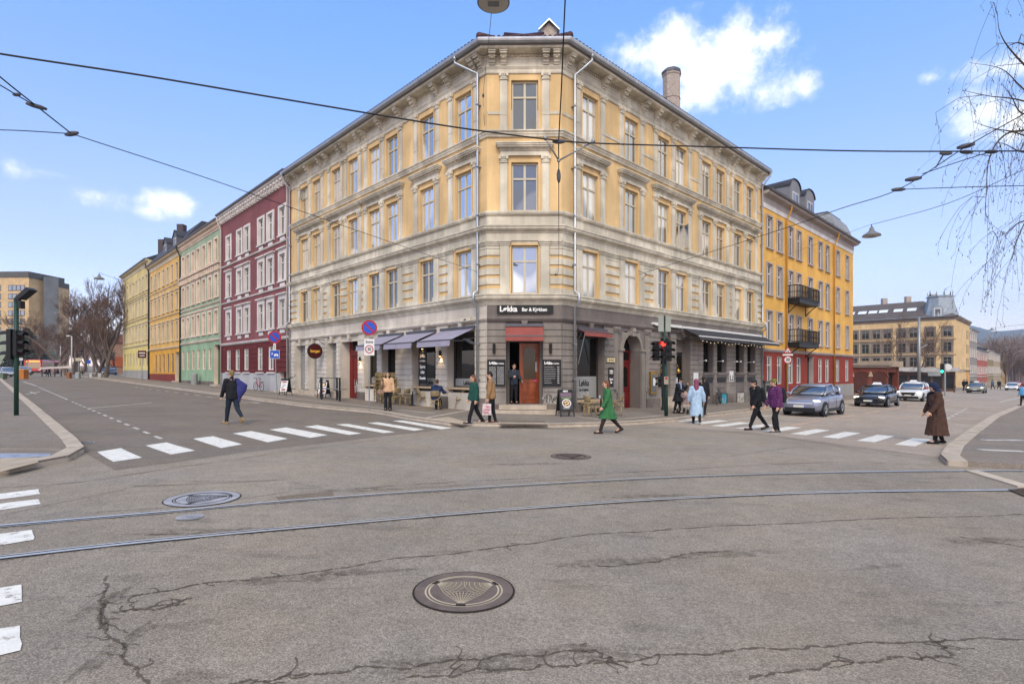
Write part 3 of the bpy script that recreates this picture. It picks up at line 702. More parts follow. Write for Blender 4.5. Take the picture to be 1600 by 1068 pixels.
# dentil row under the ground floor string course
mb = MB()
for F, ln, cols, grp, k in FAC:
    n = int(ln/.13)
    for i in range(n): u = ln*(i+.5)/n; mb.fb(F, u-.035, u+.035, 5.1, 5.155, .1, .2)
mb.build('dentil_row', CRM, bld)
mb = MB()
for F, ln, cols, grp, k in FAC:   # ledges on the top floor
    e = sorted(cols); xs = [.05]+[x for a in e for x in (a-.5, a+WW+.5)]+[ln-.05]
    for i in range(0, len(xs), 2):
        if xs[i+1]-xs[i] > .15 and (k == 'R' or k == 'C'): mb.fb(F, xs[i], xs[i+1], 13.45, 13.58, 0, .03)
    for u in [x for a in e for x in (a-.34, a+WW+.34)]: mb.fb(F, u-.17, u+.17, 13.4, 13.43, .07, .085)
mb.build('ledge', CRM, bld)
course('gutter', [(.62, 16.24), (.74, 16.25), (.8, 16.3), (.82, 16.36), (.83, 16.43), (.8, 16.44), (.78, 16.4), (.62, 16.4)], ZNC)
course('gutter_board', [(.5, 16.2), (.66, 16.2), (.68, 16.245), (.5, 16.245)], ZND)
# roof with clay tiles
roof = MB(); pitch = math.tan(math.radians(27))
roof.sweep(path, [(.72, 16.46), (-4.0, 16.46+4.72*pitch), (-4.0, 15.9), (.7, 16.42)])
for F, ln, cols, grp, k in FAC:
    n = int((ln+.5)/.25); roof.smooth = True
    for i in range(n):
        u = ln*(i+.5)/n; tt = min(u, ln-u)
        lim = 4.6 if k != 'C' else min(4.6, tt*2.3+.5)
        a = F.p(u, .76, 16.47); b = F.p(u, .76-lim, 16.47+lim*pitch)
        roof.tube([a, b], .075, 6)
    roof.smooth = False
rf = roof.build('roof', TILE, bld)
mb = MB(); mb.smooth = True
for P, s in ((P1, 1), (P2, -1)):
    dr = (Vector((P.x, P.y))-Vector((.55, 45))).normalized()
    for i in range(4):
        d0 = .74-i*.36; c = Vector((P.x, P.y))+Vector((-s*.414*(d0), -d0)); mb.tube([(c.x, c.y, 16.52+i*.36*pitch), (c.x+s*.15, c.y+.36, 16.5+(i+1)*.36*pitch)], [.16, .13], 8)
mb.build('ridge_tiles', TILE, rf)
# chimneys
def chim_oct(px, Y, zt, r):
    x = AT(px, Y); mb = MB(); mb.mi = 0
    mb.lathe([(r, 15.5), (r, zt-2.0), (r*1.06, zt-1.98), (r*1.06, zt-1.9), (r, zt-1.88), (r, zt-.45), (r*1.08, zt-.43), (r*1.08, zt-.3)], (x, Y, 0), 8)
    mb.mi = 1; mb.lathe([(r*1.14, zt-.3), (r*1.14, zt-.16), (r*.9, zt), (r*.5, zt+.02)], (x, Y, 0), 8)
    mb.build('chimney', [BRK, ZND], rf)
chim_oct(1049, 36.5, 22.2, .58)
mb = MB(); x = AT(857, 31); mb.box(x-.42, x+.42, 30.6, 31.4, 17, 21.2); mb.mi = 1
mb.add([(x-.6, 30.4, 21.15), (x, 30.4, 21.75), (x+.6, 30.4, 21.15), (x-.6, 31.6, 21.15), (x, 31.6, 21.75), (x+.6, 31.6, 21.15), (x-.6, 30.4, 21.07), (x, 30.4, 21.65), (x+.6, 30.4, 21.07)], [(0, 1, 4, 3), (1, 2, 5, 4), (0, 6, 7, 1), (1, 7, 8, 2)])
mb.mi = 0; mb.add([(x-.42, 30.6, 21.2), (x+.42, 30.6, 21.2), (x, 30.6, 21.6)], [(0, 1, 2)]); mb.build('chimney', [BRK, ZNC], rf)
mb = MB(); q = FL.p(19.5, -3.6, 0); mb.box(q[0]-.5, q[0]+.5, q[1]-.5, q[1]+.5, 17, 19.0); mb.mi = 1; mb.box(q[0]-.6, q[0]+.6, q[1]-.6, q[1]+.6, 19.0, 19.15); mb.build('chimney', [BRK, ZND], rf)
# back of the house so that the roof and rooms are closed
mb = MB(); e0 = FL.p(LLEN, 0, 0)[:2]; e1 = FRR.p(RLEN, 0, 0)[:2]; b0 = FL.p(LLEN, -9, 0)[:2]; b1 = FRR.p(RLEN, -9, 0)[:2]
for a, b in ((e0, b0), (b0, (.6, 37)), ((.6, 37), b1), (b1, e1)): mb.quad((*a, -2), (*b, -2), (*b, 16.3), (*a, 16.3))
mb.build('party_wall', BRK, bld)
# downpipes
def downpipe(F, u, parent, mat, zt=15.4, zb=.4, off_=.62, r=.06, eave=16.3, lean=0):
    mb = MB(); mb.smooth = True
    mb.tube([F.p(u+lean, off_+.1, eave+.02), F.p(u+lean, off_+.1, eave-.25), F.p(u, .17, zt), F.p(u, .17, 5.6), F.p(u, .42, 5.45), F.p(u, .42, 5.05), F.p(u, .17, 4.85), F.p(u, .17, zb)], r, 8)
    mb.tube([F.p(u+lean, off_+.1, eave+.04), F.p(u+lean, off_+.1, eave-.14)], [.12, .07], 8); mb.smooth = False
    for z in (14, 11.2, 9.0, 6.8, 3.2, 1.6): mb.fb(F, u-.08, u+.08, z-.02, z+.02, 0, .24)
    return mb.build('downpipe', mat, parent)
downpipe(FL, .46, bld, ZNC, lean=.95); downpipe(FRR, .72, bld, ZNC, lean=.55); downpipe(FRR, 22.1, bld, ZNC, lean=0); downpipe(FL, 21.75, bld, ZNC)
# shop windows of the left storefront
for o in GFO['L'][:4]+GFO['R'][:1]:
    F = FL if o in GFO['L'] else FRR; a, b = o[:2]; mb = MB()
    ms = [DKF, M('frosted_film', '#8d8c88', .6), M('sill_wood', '#b39a7c', .7, var=.2, scale=5)]
    zf = 1.62 if F is FL else 1.72; zb = 1.2 if F is FL else .62
    for p, q in ((a, a+.09), (b-.09, b)): mb.fb(F, p, q, zb, 3.82, -.46, -.36)
    mb.fb(F, a+.09, b-.09, 3.55, 3.82, -.46, -.36); mb.fb(F, a+.09, b-.09, zb, zb+.06, -.46, -.36)
    mb.mi = 1; mb.fb(F, a+.09, b-.09, zb+.06, zf, -.43, -.40)
    mb.mi = 2; mb.fb(F, a+.02, b-.02, zb-.1, zb, -.45, .02)
    mb.mi = 0; mb.fb(F, a+.01, b-.01, o[2]-.3, zb-.1, -.45, -.3)
    w = mb.build('shop_window', ms, bld); p = MB()
    p.quad(F.p(a+.08, -.42, zf), F.p(b-.08, -.42, zf), F.p(b-.08, -.42, 3.56), F.p(a+.08, -.42, 3.56)); p.build('pane', G_S, w)
# lower right shop windows with sills and basement lights
for a, b, zl, zh, dd in GFO['R'][4:]:
    mb = MB(); F = FRR
    mb.fb(F, a+.02, b-.02, zl, zl+.07, -.34, -.28); mb.fb(F, a+.02, b-.02, 3.75, 3.82, -.34, -.28)
    for p, q in ((a, a+.07), (b-.07, b), ((a+b)/2-.035, (a+b)/2+.035)): mb.fb(F, p, q, zl+.07, 3.75, -.34, -.28)
    w = mb.build('shop_window', DKF, bld); p = MB(); p.quad(F.p(a+.02, -.31, zl), F.p(b-.02, -.31, zl), F.p(b-.02, -.31, 3.8), F.p(a+.02, -.31, 3.8)); p.build('pane', G_S, w)
    mb = MB(); mb.fb(F, a-.08, b+.08, 1.76, 1.88, 0, .18); mb.fb(F, a-.04, b+.04, 1.62, 1.76, 0, .1); mb.mi = 1; mb.fb(F, a+.05, b-.1, 1.3, 1.55, .03, .064); mb.build('window_sill', [GFR, BLK], w)
for a, b, c in ((15.55, 16.35, '#2f8f9e'), (18.0, 19.1, '#b9b3a4'), (20.3, 21.2, '#6b675f')):
    mb = MB(); mb.fb(FRR, a, b, -.22, .52, .1, .108); mb.mi = 1; mb.fb(FRR, b, b+.14, -.22, .52, .1, .106); mb.fb(FRR, a, b, .52, .56, .1, .12)
    mb.build('cellar_window', [M('cellar_'+c[1:], c, .6, var=.35, scale=4, fine=.2, fscale=12), BLK], bld)
# doors
RED = M('door_red', '#6d1b18', .45, var=.15, scale=3, fine=.1); WOOD = M('door_wood', '#8a4423', .4, var=.25, scale=4, fine=.15, streak=.3, coat=.2)
def panel_door(F, u0, u1, z0, z1, d, mat, name='door', th=.06, glass=None, panels=(), parent=bld):
    mb = MB(); mb.mi = 0
    mb.fb(F, u0, u1, z0, z1, d-th, d)
    for a, b, c, e in panels:
        A, B = u0+(u1-u0)*a, u0+(u1-u0)*b; C_, E = z0+(z1-z0)*c, z0+(z1-z0)*e
        for p in ((A, B, C_, C_+.03), (A, B, E-.03, E)): mb.fb(F, *p, d, d+.025)
        for p in ((A, A+.03, C_+.03, E-.03), (B-.03, B, C_+.03, E-.03)): mb.fb(F, *p, d, d+.023)
        mb.fb(F, A+.07, B-.07, C_+.07, E-.07, d, d+.015)
    ob = mb.build(name, mat, parent)
    if glass:
        a, b, c, e = glass; A, B = u0+(u1-u0)*a, u0+(u1-u0)*b; C_, E = z0+(z1-z0)*c, z0+(z1-z0)*e
        n = 10; pts = [(A, C_), (B, C_)]+[((A+B)/2+(B-A)/2*math.cos(PI*i/n), E-.25+.25*math.sin(PI*i/n)) for i in range(n+1)]
        q = MB(); q.fprism(F, pts, d+.016, d+.022); q.build('pane', G_S, ob)
    h = MB(); h.smooth = True; uu = u0+.06*(1 if True else -1); h.tube([F.p(uu, d, z0+1.02), F.p(uu, d+.06, z0+1.02), F.p(uu+.12, d+.06, z0+1.02)], .014, 6); h.fb(F, uu-.025, uu+.025, z0+.9, z0+1.15, d, d+.008)
    h.build('handle', M('brass', '#b08d4a', .35, metal=.9), ob); return ob
# bar door in the cut-off corner: dark hall, closed leaf frame, open oak leaf
mb = MB(); F = FC
mb.fb(F, .86, 1.0, .5, 3.86, -.56, -.4); mb.fb(F, 2.36, 2.5, .5, 3.86, -.56, -.4); mb.fb(F, 1.0, 2.36, 3.3, 3.86, -.56, -.42)
mb.build('door_frame', M('jamb_grey', '#6a625c', .8), bld)
mb = MB(); HALL = M('dark_hall', '#0d0b0a', .9, var=0, fine=0)  # near-black walls: the unlit interior is put into the colour
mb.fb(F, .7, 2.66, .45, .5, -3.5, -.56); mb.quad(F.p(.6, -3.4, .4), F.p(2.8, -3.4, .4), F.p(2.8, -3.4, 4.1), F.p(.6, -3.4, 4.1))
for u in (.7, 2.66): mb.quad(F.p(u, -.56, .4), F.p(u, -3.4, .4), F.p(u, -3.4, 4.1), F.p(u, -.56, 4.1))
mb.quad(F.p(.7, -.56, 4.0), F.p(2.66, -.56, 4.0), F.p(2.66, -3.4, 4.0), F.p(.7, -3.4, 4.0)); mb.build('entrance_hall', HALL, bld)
h0 = Vector(FC.p(2.34, -.5, 0)[:2]); ang = math.radians(14); dv = Vector((-math.cos(ang), -math.sin(ang)))
FD = Fr((h0+dv*.92), -dv, Vector((math.sin(ang), -math.cos(ang))))
panel_door(FD, 0, .92, .52, 3.24, .02, WOOD, glass=(.2, .8, .4, .93), panels=((.1, .9, .05, .15), (.1, .9, .17, .36), (.14, .86, .385, .955)))
mb = MB(); mb.fb(FD, .62, .82, 1.95, 2.4, .03, .036); mb.mi = 1; mb.fb(FD, .68, .8, 1.48, 1.6, .03, .036); mb.build('paper_notice', [M('paper', '#b9bcc0', .8), M('sticker_pink', '#d6337f', .6)], bld)
mb = MB(); mb.fb(FC, .55, 2.65, .28, .48, -.5, .42); mb.build('door_step', M_KERB, bld)
mb = MB(); mb.fb(FC, .2, 3.1, .02, .26, -.1, .78); mb.build('door_step', M_KERB, bld)
# arched doorway of the right front
F = FRR; ac, ar, zs = 5.5, .83, 3.04
mb = MB(); n = 14
arc = [(ac+ar*math.cos(PI*i/n), zs+ar*.98*math.sin(PI*i/n)) for i in range(n+1)]
for s in (0, 1):
    half = arc[:n//2+1] if s == 0 else arc[n//2:]
    co = (ac+ar, 4.02) if s == 0 else (ac-ar, 4.02)
    mb.fprism(F, [co]+half if s == 0 else half+[co], -.04, 0.0)
for i in range(n):
    a, b = arc[i], arc[i+1]; mb.quad(F.p(a[0], 0, a[1]), F.p(b[0], 0, b[1]), F.p(b[0], -.7, b[1]), F.p(a[0], -.7, a[1]))
    for r0, r1, d1 in ((1.0, 1.09, .1), (1.1, 1.22, .07)):
        P = [(ac+ar*r*math.cos(PI*(i+q)/n), zs+ar*r*math.sin(PI*(i+q)/n)) for r, q in ((r0, 0), (r1, 0), (r1, 1), (r0, 1))]; mb.fprism(F, P, 0, d1)
for s in (-1, 1):
    u = ac+s*1.0; mb.fb(F, u-.15, u+.15, .9, 3.0, 0, .09); mb.fb(F, u-.2, u+.2, 3.0, 3.12, 0, .16); mb.fb(F, u-.19, u+.19, -1, .9, 0, .12)
    u = ac+s*1.42; mb.fb(F, u-.17, u+.17, .9, 3.95, 0, .06); mb.fb(F, u-.22, u+.22, 3.95, 4.05, 0, .12); mb.fb(F, u-.25, u+.25, 4.05, 4.19, 0, .17)
mb.fprism(F, [(ac-.1, 3.78), (ac+.1, 3.78), (ac+.16, 4.2), (ac-.16, 4.2)], 0, .2); mb.ball(F.p(ac, .2, 4.03), .09, 8, 6)
mb.build('arched_portal', GFM, bld)
dr = panel_door(F, 4.7, 6.3, -.2, 2.45, -.62, RED, glass=(.16, .42, .5, .93), panels=((.08, .48, .03, .12), (.08, .48, .14, .44), (.08, .48, .46, .97), (.52, .92, .03, .12), (.52, .92, .14, .44), (.52, .92, .46, .97)))
q = MB(); q.fprism(F, [(5.5+.12, 1.15), (5.5+.55, 1.15), (5.5+.55, 2.1), (5.5+.34, 2.25), (5.5+.12, 2.1)], -.604, -.596); q.build('pane', G_S, dr)
mb = MB(); mb.fb(F, 4.68, 6.32, 2.45, 2.55, -.68, -.58); mb.fb(F, 4.68, 6.32, 2.98, 3.06, -.68, -.58)
for u in (4.7, 5.42, 6.2): mb.fb(F, u, u+.1, 2.55, 2.98, -.68, -.6)
tw = mb.build('transom_window', RED, bld); q = MB(); q.quad(F.p(4.7, -.64, 2.5), F.p(6.3, -.64, 2.5), F.p(6.3, -.64, 4.0), F.p(4.7, -.64, 4.0)); q.build('pane', G_S, tw)
mb = MB(); mb.fb(F, 4.5, 6.5, -.7, -.17, -.7, .25); mb.build('door_step', M_KERB, bld)
# second doorway of the right front, side window, plain doors of the left front
mb = MB(); mb.fb(F, 10.0, 10.12, -.3, 3.82, -.45, -.35); mb.fb(F, 11.5, 11.65, -.3, 3.82, -.45, -.35); mb.fb(F, 10.12, 11.5, 3.1, 3.82, -.45, -.36)
dd = mb.build('door_frame', M('jamb_grey', '#6a625c', .8), bld)
panel_door(F, 10.8, 11.48, .05, 3.08, -.42, BLK, glass=(.15, .85, .35, .95), panels=((.1, .9, .05, .3),))
mb = MB(); mb.quad(F.p(10.1, -.44, 0), F.p(10.8, -.44, 0), F.p(10.8, -.44, 3.1), F.p(10.1, -.44, 3.1)); mb.build('entrance_hall', HALL, bld)  # flat near-black sheet, the doorway's unlit depth put into colour
casement(F, 8.3, 9.32, 1.05, 3.8, -.35, bld, DKF, G_S, name='shop_window', mull=0)
mb = MB(); mb.fb(F, 9.5, 12.0, -.5, .02, -.4, .75); mb.build('door_step', M_KERB, bld)
mb = MB(); mb.fb(F, 8.2, 9.45, -.5, .55, -.3, .3); mb.fb(F, 8.2, 9.9, -.5, .1, .3, .8); mb.build('door_step', M_KERB, bld)
F = FL
panel_door(F, 12.3, 13.6, .3, 3.0, -.62, RED, panels=((.08, .48, .05, .3), (.08, .48, .33, .95), (.52, .92, .05, .3), (.52, .92, .33, .95)))
mb = MB(); mb.fb(F, 11.74, 12.3, .2, 4.2, -.64, -.6); mb.fb(F, 13.6, 14.05, .2, 4.2, -.64, -.6); mb.fb(F, 12.2, 13.7, 3.0, 3.2, -.66, -.5); mb.fb(F, 12.1, 13.8, 3.2, 3.3, -.66, -.45); mb.mi = 1; mb.fb(F, 12.3, 13.6, 3.3, 4.2, -.64, -.6)
mb.build('door_frame', [RED, G_S], bld)
for a, b, z in ((14.53, 15.96, .75), (17.41, 18.78, .7), (19.27, 21.1, .7)):
    casement(F, a+.02, b-.02, z, 4.18, -.46, bld, M('shop_frame_grey', '#8a8a88', .5), glassmat('glass_pale_door', '#77797c', .2), name='shop_door', mull=0 if b-a < 1.5 else 1, tr=.74, fw=.09)
mb = MB(); mb.fb(F, 17.2, 21.6, 0, .68, -.3, .12); mb.fb(F, 16.8, 21.7, 0, .44, .12, .5); mb.fb(F, 16.6, 21.8, 0, .24, .5, .9); mb.build('door_step', M_KERB, bld)
mb = MB(); mb.fb(F, 14.4, 16.1, 0, .7, -.3, .15); mb.build('door_step', M_KERB, bld)
mb = MB(); mb.smooth = True; mb.tube([F.p(21.4, .8, .24), F.p(21.4, .8, 1.25), F.p(20.7, .1, 1.7)], .022, 6); mb.build('handrail', BLK, bld)
# ================================================================ the other houses of both streets
G_H = glassmat('glass_house', '#24272a', .16, curtain='#5d5c5a'); G_W = glassmat('glass_bright', '#8f9295', .35)
SLATE = M('slate_roof', '#3b3b41', .6, var=.2, scale=3, fine=.15, fscale=20)
PIPE_W = M('pipe_white', '#b8b0a8', .5); PIPE_B = M('pipe_black', '#2d2a2a', .5)
def house(label, F, u0, u1, cols, ww, floors, gf, zg, zc, mw, mt, mg, mpl, zpl, roofm, style, depth=10, gcols=None, door=None, frame=None, pane=None, roof_rise=2.6, roof_d=4.5, group='row of town houses', name='town_house', overhang=.55, zpx=None, trimw=.2, doorm=None):
    o = F.p((u0+u1)/2, 0, 0); b = thing(name, label, 'building', (o[0], o[1], gz(o[0])), 0, group)
    gcols = cols if gcols is None else gcols; frame = frame or mt; pane = pane or G_H
    ops = [(c, c+ww, z0, z1) for c in cols for z0, z1 in floors]+[(c, c+ww, gf[0], gf[1]) for c in gcols if not door or not (c < door[1] and c+ww > door[0])]
    if door: ops.append((door[0], door[1], -2, door[2], .4))
    mb = MB(); wall(mb, F, u0, u1, -3, zc-.1, ops, .18, [(zpl, 2), (zg, 1), (zc+9, 0)], 3)
    mb.mi = 0
    for a, c in (((u0, 0), (u0, -depth)), ((u1, 0), (u1, -depth)), ((u0, -depth), (u1, -depth))): mb.quad(F.p(*a, -3), F.p(*c, -3), F.p(*c, zc-.1), F.p(*a, zc-.1))
    mb.build('wall', [mw, mg, mpl, mt], b)
    wins = {}
    for c, _, z0, z1 in ops[:len(ops)-(1 if door else 0)]: wins[(c, z0)] = casement(F, c+.02, c+ww-.02, z0, z1-.01, -.15, b, frame, pane, fw=.07, tr=.68, th=.05)
    pa = [F.p(u1, 0, 0)[:2], F.p(u0, 0, 0)[:2]] if Vector(F.u).cross(-F.n) < 0 else [F.p(u0, 0, 0)[:2], F.p(u1, 0, 0)[:2]]
    def crs(nm, prof, m): q = MB(); q.sweep(pa, prof); return q.build(nm, m, b)
    crs('cornice', [(0, zc-.75), (.06, zc-.74), (.08, zc-.6), (.08, zc-.3), (.2, zc-.25), (overhang*.7, zc-.2), (overhang*.8, zc-.1), (overhang*.8, zc), (0, zc)], mt)
    crs('gutter', [(overhang*.75, zc-.06), (overhang, zc-.03), (overhang+.04, zc+.1), (overhang*.75, zc+.1)], ZND)
    crs('string_course', [(0, zg-.12), (.07, zg-.1), (.16, zg), (.18, zg+.1), (0, zg+.14)], mt)
    r = MB(); r.sweep(pa, [(overhang*.9, zc+.08), (-roof_d, zc+roof_rise), (-depth, zc+roof_rise*.9), (-depth, zc-.2), (0, zc-.05)]); rf = r.build('roof', roofm, b)
    # trim
    tw = trimw
    for c in cols:
        for i, (z0, z1) in enumerate(floors):
            e = z1+tw*.8; mb = MB()
            mb.fb(F, c-tw, c, z0-.06, e, 0, .07); mb.fb(F, c+ww, c+ww+tw, z0-.06, e, 0, .07); mb.fb(F, c, c+ww, z1, e, 0, .07)
            mb.fb(F, c-tw-.06, c+ww+tw+.06, z0-.16, z0-.06, 0, .14)
            if style in ('red', 'green', 'pale', 'yellow') and i < 2: mb.fb(F, c-tw-.12, c+ww+tw+.12, e+.18, e+.28, 0, .2); mb.fb(F, c-tw, c+ww+tw, e, e+.18, 0, .05)
            if style == 'yellow' and i == 1:
                for q in range(7): a = PI*q/6; mb.fb(F, c+ww/2+.6*math.cos(a)-.08, c+ww/2+.6*math.cos(a)+.08, e+.28+.5*math.sin(a), e+.42+.5*math.sin(a), 0, .06)
            mb.build('surround', mt, wins[(c, z0)])
    if style != 'plain':
        for z in [f[0]-.55 for f in floors[1:]]: crs('string_course', [(0, z-.08), (.1, z-.06), (.14, z+.04), (0, z+.06)], mt)
    if style == 'red':
        n = int((u1-u0)/.62)
        for i in range(n):
            u = u0+(u1-u0)*(i+.5)/n
            mb = MB(); mb.fprism(F, [(u-.1, zc-.75), (u+.1, zc-.75), (u+.1, zc-.25), (u-.1, zc-.25)], .05, .3); mb.ball(F.p(u, .36, zc-.42), .12, 8, 6); mb.build('cornice_bracket', mt, b)
        mb = MB()
        for c in cols:
            for z0, z1 in floors: mb.fb(F, c+.1, c+ww-.1, z0-.5, z0-.22, 0, .05)
        for c in (gcols or []): mb.fb(F, c-.25, c+ww+.25, zpl-.02, zpl+.08, 0, .12)
        mb.build('relief_panels', mt, b)
        e = sorted([u0]+[x for c in gcols for x in (c, c+ww)]+[u1])
        for i in range(0, len(e), 2):
            mb = MB(); z = zpl+.1
            while z < zg-.4: mb.fb(F, e[i]+.05, e[i+1]-.05, z, z+.34, 0, .05); z += .38
            mb.build('masonry_pier', mg, b)
    if style == 'green':
        z = floors[2][0]-.55; n = int((u1-u0)/.7)
        for i in range(n):
            u = u0+(u1-u0)*(i+.5)/n; mb = MB(); mb.fprism(F, [(u-.1, z-.5), (u+.1, z-.5), (u+.12, z-.05), (u-.12, z-.05)], 0, .28); mb.build('cornice_bracket', mt, b)
        mb = MB(); mb.fb(F, u0, u1, z+.06, z+.2, 0, .35)
        n = int((u1-u0)/.4)
        for i in range(n): u = u0+(u1-u0)*(i+.5)/n; mb.fb(F, u-.1, u+.1, zc-.55, zc-.3, .08, .22)
        mb.build('dentil_row', mt, b)
        mb = MB(); z = zg+.3
        while z < floors[0][1]:
            xs = sorted([u0]+[x for c in cols for x in (c-tw, c+ww+tw)]+[u1])
            for i in range(0, len(xs), 2): mb.fb(F, xs[i], xs[i+1], z, z+.3, 0, .03)
            z += .36
        mb.build('rustication', mw, b)
    if door:
        panel_door(F, door[0]+.1, door[1]-.1, gz(o[0])+.1, door[2]-.5, -.36, doorm or mg, panels=((.08, .46, .05, .4), (.54, .92, .05, .4), (.08, .46, .45, .95), (.54, .92, .45, .95)), parent=b)
        q = MB(); q.quad(F.p(door[0], -.38, door[2]-.5), F.p(door[1], -.38, door[2]-.5), F.p(door[1], -.38, door[2]), F.p(door[0], -.38, door[2])); q.build('transom_window', G_S, b)
        q = MB(); q.fb(F, door[0]-.1, door[1]+.1, -2, gz(o[0])+.22, -.3, .35); q.build('door_step', M_KERB, b)
    return b, rf, crs
pl = dict(var=.08, scale=.7, fine=.06, fscale=20, bump=.05, dirt=.1, streak=.06)
R1 = M('plaster_wine', '#7f4c4d', .85, **pl); RT = M('trim_white', '#cfc9c3', .8, **pl); RG = M('plaster_dark_red', '#61211f', .8, **pl); RPL = M('plinth_white', '#a9a7a6', .85, **pl)
hr, rr, cr = house('wine red four storey house with white window surrounds and dark red ground floor', FL, 22.0, 38.5, [35.7, 32.7, 30.75, 27.4, 25.35, 22.9], 1.1, [(5.4, 7.45), (8.93, 10.9), (12.4, 14.45)], (2.1, 3.95), 4.5, 16.75, R1, RT, RG, RPL, 1.85, SLATE, 'red', gcols=[35.7, 33.2, 30.9, 27.6, 25.2], door=(22.3, 24.2, 4.1), trimw=.24, doorm=RG)
G1 = M('plaster_green', '#97a88c', .85, **pl); GT = M('trim_pinkish', '#d8c3ae', .8, **pl); GD = M('door_green', '#2f5a35', .6)
hg, rg_, cg = house('pale green four storey house with beige window surrounds and a green gate', FL, 38.5, 53.8, [39.6+2.08*i for i in range(7)], 1.0, [(5.86, 7.93), (9.35, 11.46), (12.9, 14.96)], (2.2, 4.27), 5.1, 16.5, G1, GT, M('plaster_green_pale', '#8ea886', .85, **pl), PLN, 1.0, SLATE, 'green', gcols=[41.7+2.08*i for i in range(6)], door=(38.9, 40.9, 4.6), doorm=GD, trimw=.22)
Y1 = M('plaster_ochre', '#d2a65c', .85, **pl); YT = M('trim_ochre_pale', '#cfbfa2', .8, **pl)
hy, ry, cy = house('ochre yellow four storey house with dormers and white arched ornaments', FL, 53.8, 70.9, [54.9+2.3*i for i in range(7)], 1.0, [(5.8, 7.9), (9.47, 11.4), (12.97, 14.9)], (1.9, 4.2), 4.9, 16.3, Y1, YT, M('plaster_ochre_deep', '#cf9838', .85, **pl), M('plinth_red', '#7f3528', .8, **pl), 1.7, SLATE, 'yellow', gcols=[57.2+2.3*i for i in range(5)], door=(54.6, 56.4, 4.3), doorm=M('door_brown', '#5a3a1c', .6), trimw=.14, roof_rise=3.6, roof_d=2.2, frame=M('window_brown', '#6d4526', .6))
PA = M('plaster_straw', '#cdb97e', .85, **pl)
hp, rp_, cp = house('straw coloured end house of the left row with grey plinth', FL, 70.9, 91.4, [71.9+2.45*i for i in range(8)], 1.1, [(6.6, 8.6), (10.2, 12.3), (13.6, 15.6)], (2.8, 4.8), 5.8, 17.6, PA, M('trim_straw', '#cdbf9d', .8, **pl), M('plaster_straw_yellow', '#d6c27a', .85, **pl), M('plinth_grey', '#9a958f', .85, **pl), 2.2, SLATE, 'pale', trimw=.2)
def simple_pipe(F, u, parent, mat, zc, r=.07, ov=.5):
    mb = MB(); mb.smooth = True; mb.tube([F.p(u, ov, zc), F.p(u, ov, zc-.3), F.p(u, .14, zc-1.1), F.p(u, .14, .6)], r, 6); mb.build('downpipe', mat, parent)
simple_pipe(FL, 22.25, hr, PIPE_W, 16.7); simple_pipe(FL, 38.2, hr, PIPE_W, 16.6); simple_pipe(FL, 53.5, hg, PIPE_B, 16.4, .09); simple_pipe(FL, 70.6, hy, PIPE_B, 16.9, .1)
def dormer(F, u, w, z0, h, d, rf, wallm, roofm, kind='gable', n=1):
    mb = MB(); mb.mi = 0
    if kind == 'gable': pts = [(u-w/2, z0), (u+w/2, z0), (u+w/2, z0+h*.6), (u, z0+h), (u-w/2, z0+h*.6)]
    else: pts = [(u-w/2, z0), (u+w/2, z0), (u+w/2, z0+h*.72)]+[(u+w/2*math.cos(PI*i/8), z0+h*.72+h*.28*math.sin(PI*i/8)) for i in range(1, 8)]+[(u-w/2, z0+h*.72)]
    mb.fprism(F, pts, d-2.6, d); mb.mi = 1
    for i in range(2, len(pts)-1): 
        a, b = pts[i], pts[i+1]; mb.quad(F.p(a[0]*1.0+(.12 if a[0] > u else -.12 if a[0] < u else 0), d+.1, a[1]+.06), F.p(b[0]+(.12 if b[0] > u else -.12 if b[0] < u else 0), d+.1, b[1]+.06), F.p(b[0], d-2.6, b[1]+.06), F.p(a[0], d-2.6, a[1]+.06))
    dm = mb.build('dormer', [wallm, roofm], rf)
    mb = MB(); mb.fb(F, u-w*.3, u+w*.3, z0+h*.12, z0+h*.58, d, d+.03); mb.mi = 1
    for k in range(2): mb.fb(F, u-w*.26+k*w*.28, u-w*.02+k*w*.28, z0+h*.16, z0+h*.54, d+.03, d+.036)
    mb.build('dormer_window', [RT, G_H], rf)
for u in (57.5, 62.5): dormer(FL, u, 1.9, 16.9, 2.2, -.2, ry, M('dormer_grey', '#5d5c62', .7), SLATE)
mb = MB(); q = FL.p(60, -1.5, 0); mb.box(q[0]-.4, q[0]+.4, q[1]-.4, q[1]+.4, 17, 20.5); mb.build('chimney', M('chimney_dark', '#4f4648', .9), ry)
q = FL.p(71.5, -2, 0); mb = MB(); mb.box(q[0]-.5, q[0]+.5, q[1]-.8, q[1]+.8, 17, 20.6); mb.build('chimney', M('chimney_dark', '#4f4648', .9), rp_)
# things on the left row: hall signs and lamps are added with the street furniture
# right street: ochre house with red ground floor
O1 = M('plaster_amber', '#d9a753', .85, **pl); ORD = M('plaster_brick_red', '#8a3427', .85, **pl); OTR = M('trim_lilac_grey', '#a59a94', .8, **pl)
oc = [23.3, 25.3, 27.75, 29.6, 32.4, 35.1, 37.1, 40.3, 43.4]
ho, ro, co_ = house('amber yellow four storey house with red ground floor and two black balconies', FRR, 22.35, 46.1, oc, 1.0, [(4.35, 6.5), (7.8, 10.05), (11.3, 13.6)], (1.0, 3.15), 3.55, 15.2, O1, OTR, ORD, M('plinth_grey', '#9a958f', .85, **pl), -.6, SLATE, 'plain', gcols=[23.3, 25.3, 27.75, 29.6, 35.1, 37.1, 40.3, 43.4], door=(32.2, 33.8, 3.3), doorm=BLK, trimw=.14, frame=M('window_white', '#cfccc6', .5), pane=glassmat('glass_h2', '#3a3c3d', .15), group='houses along the right street', roof_rise=2.4, roof_d=2.5, overhang=.7)
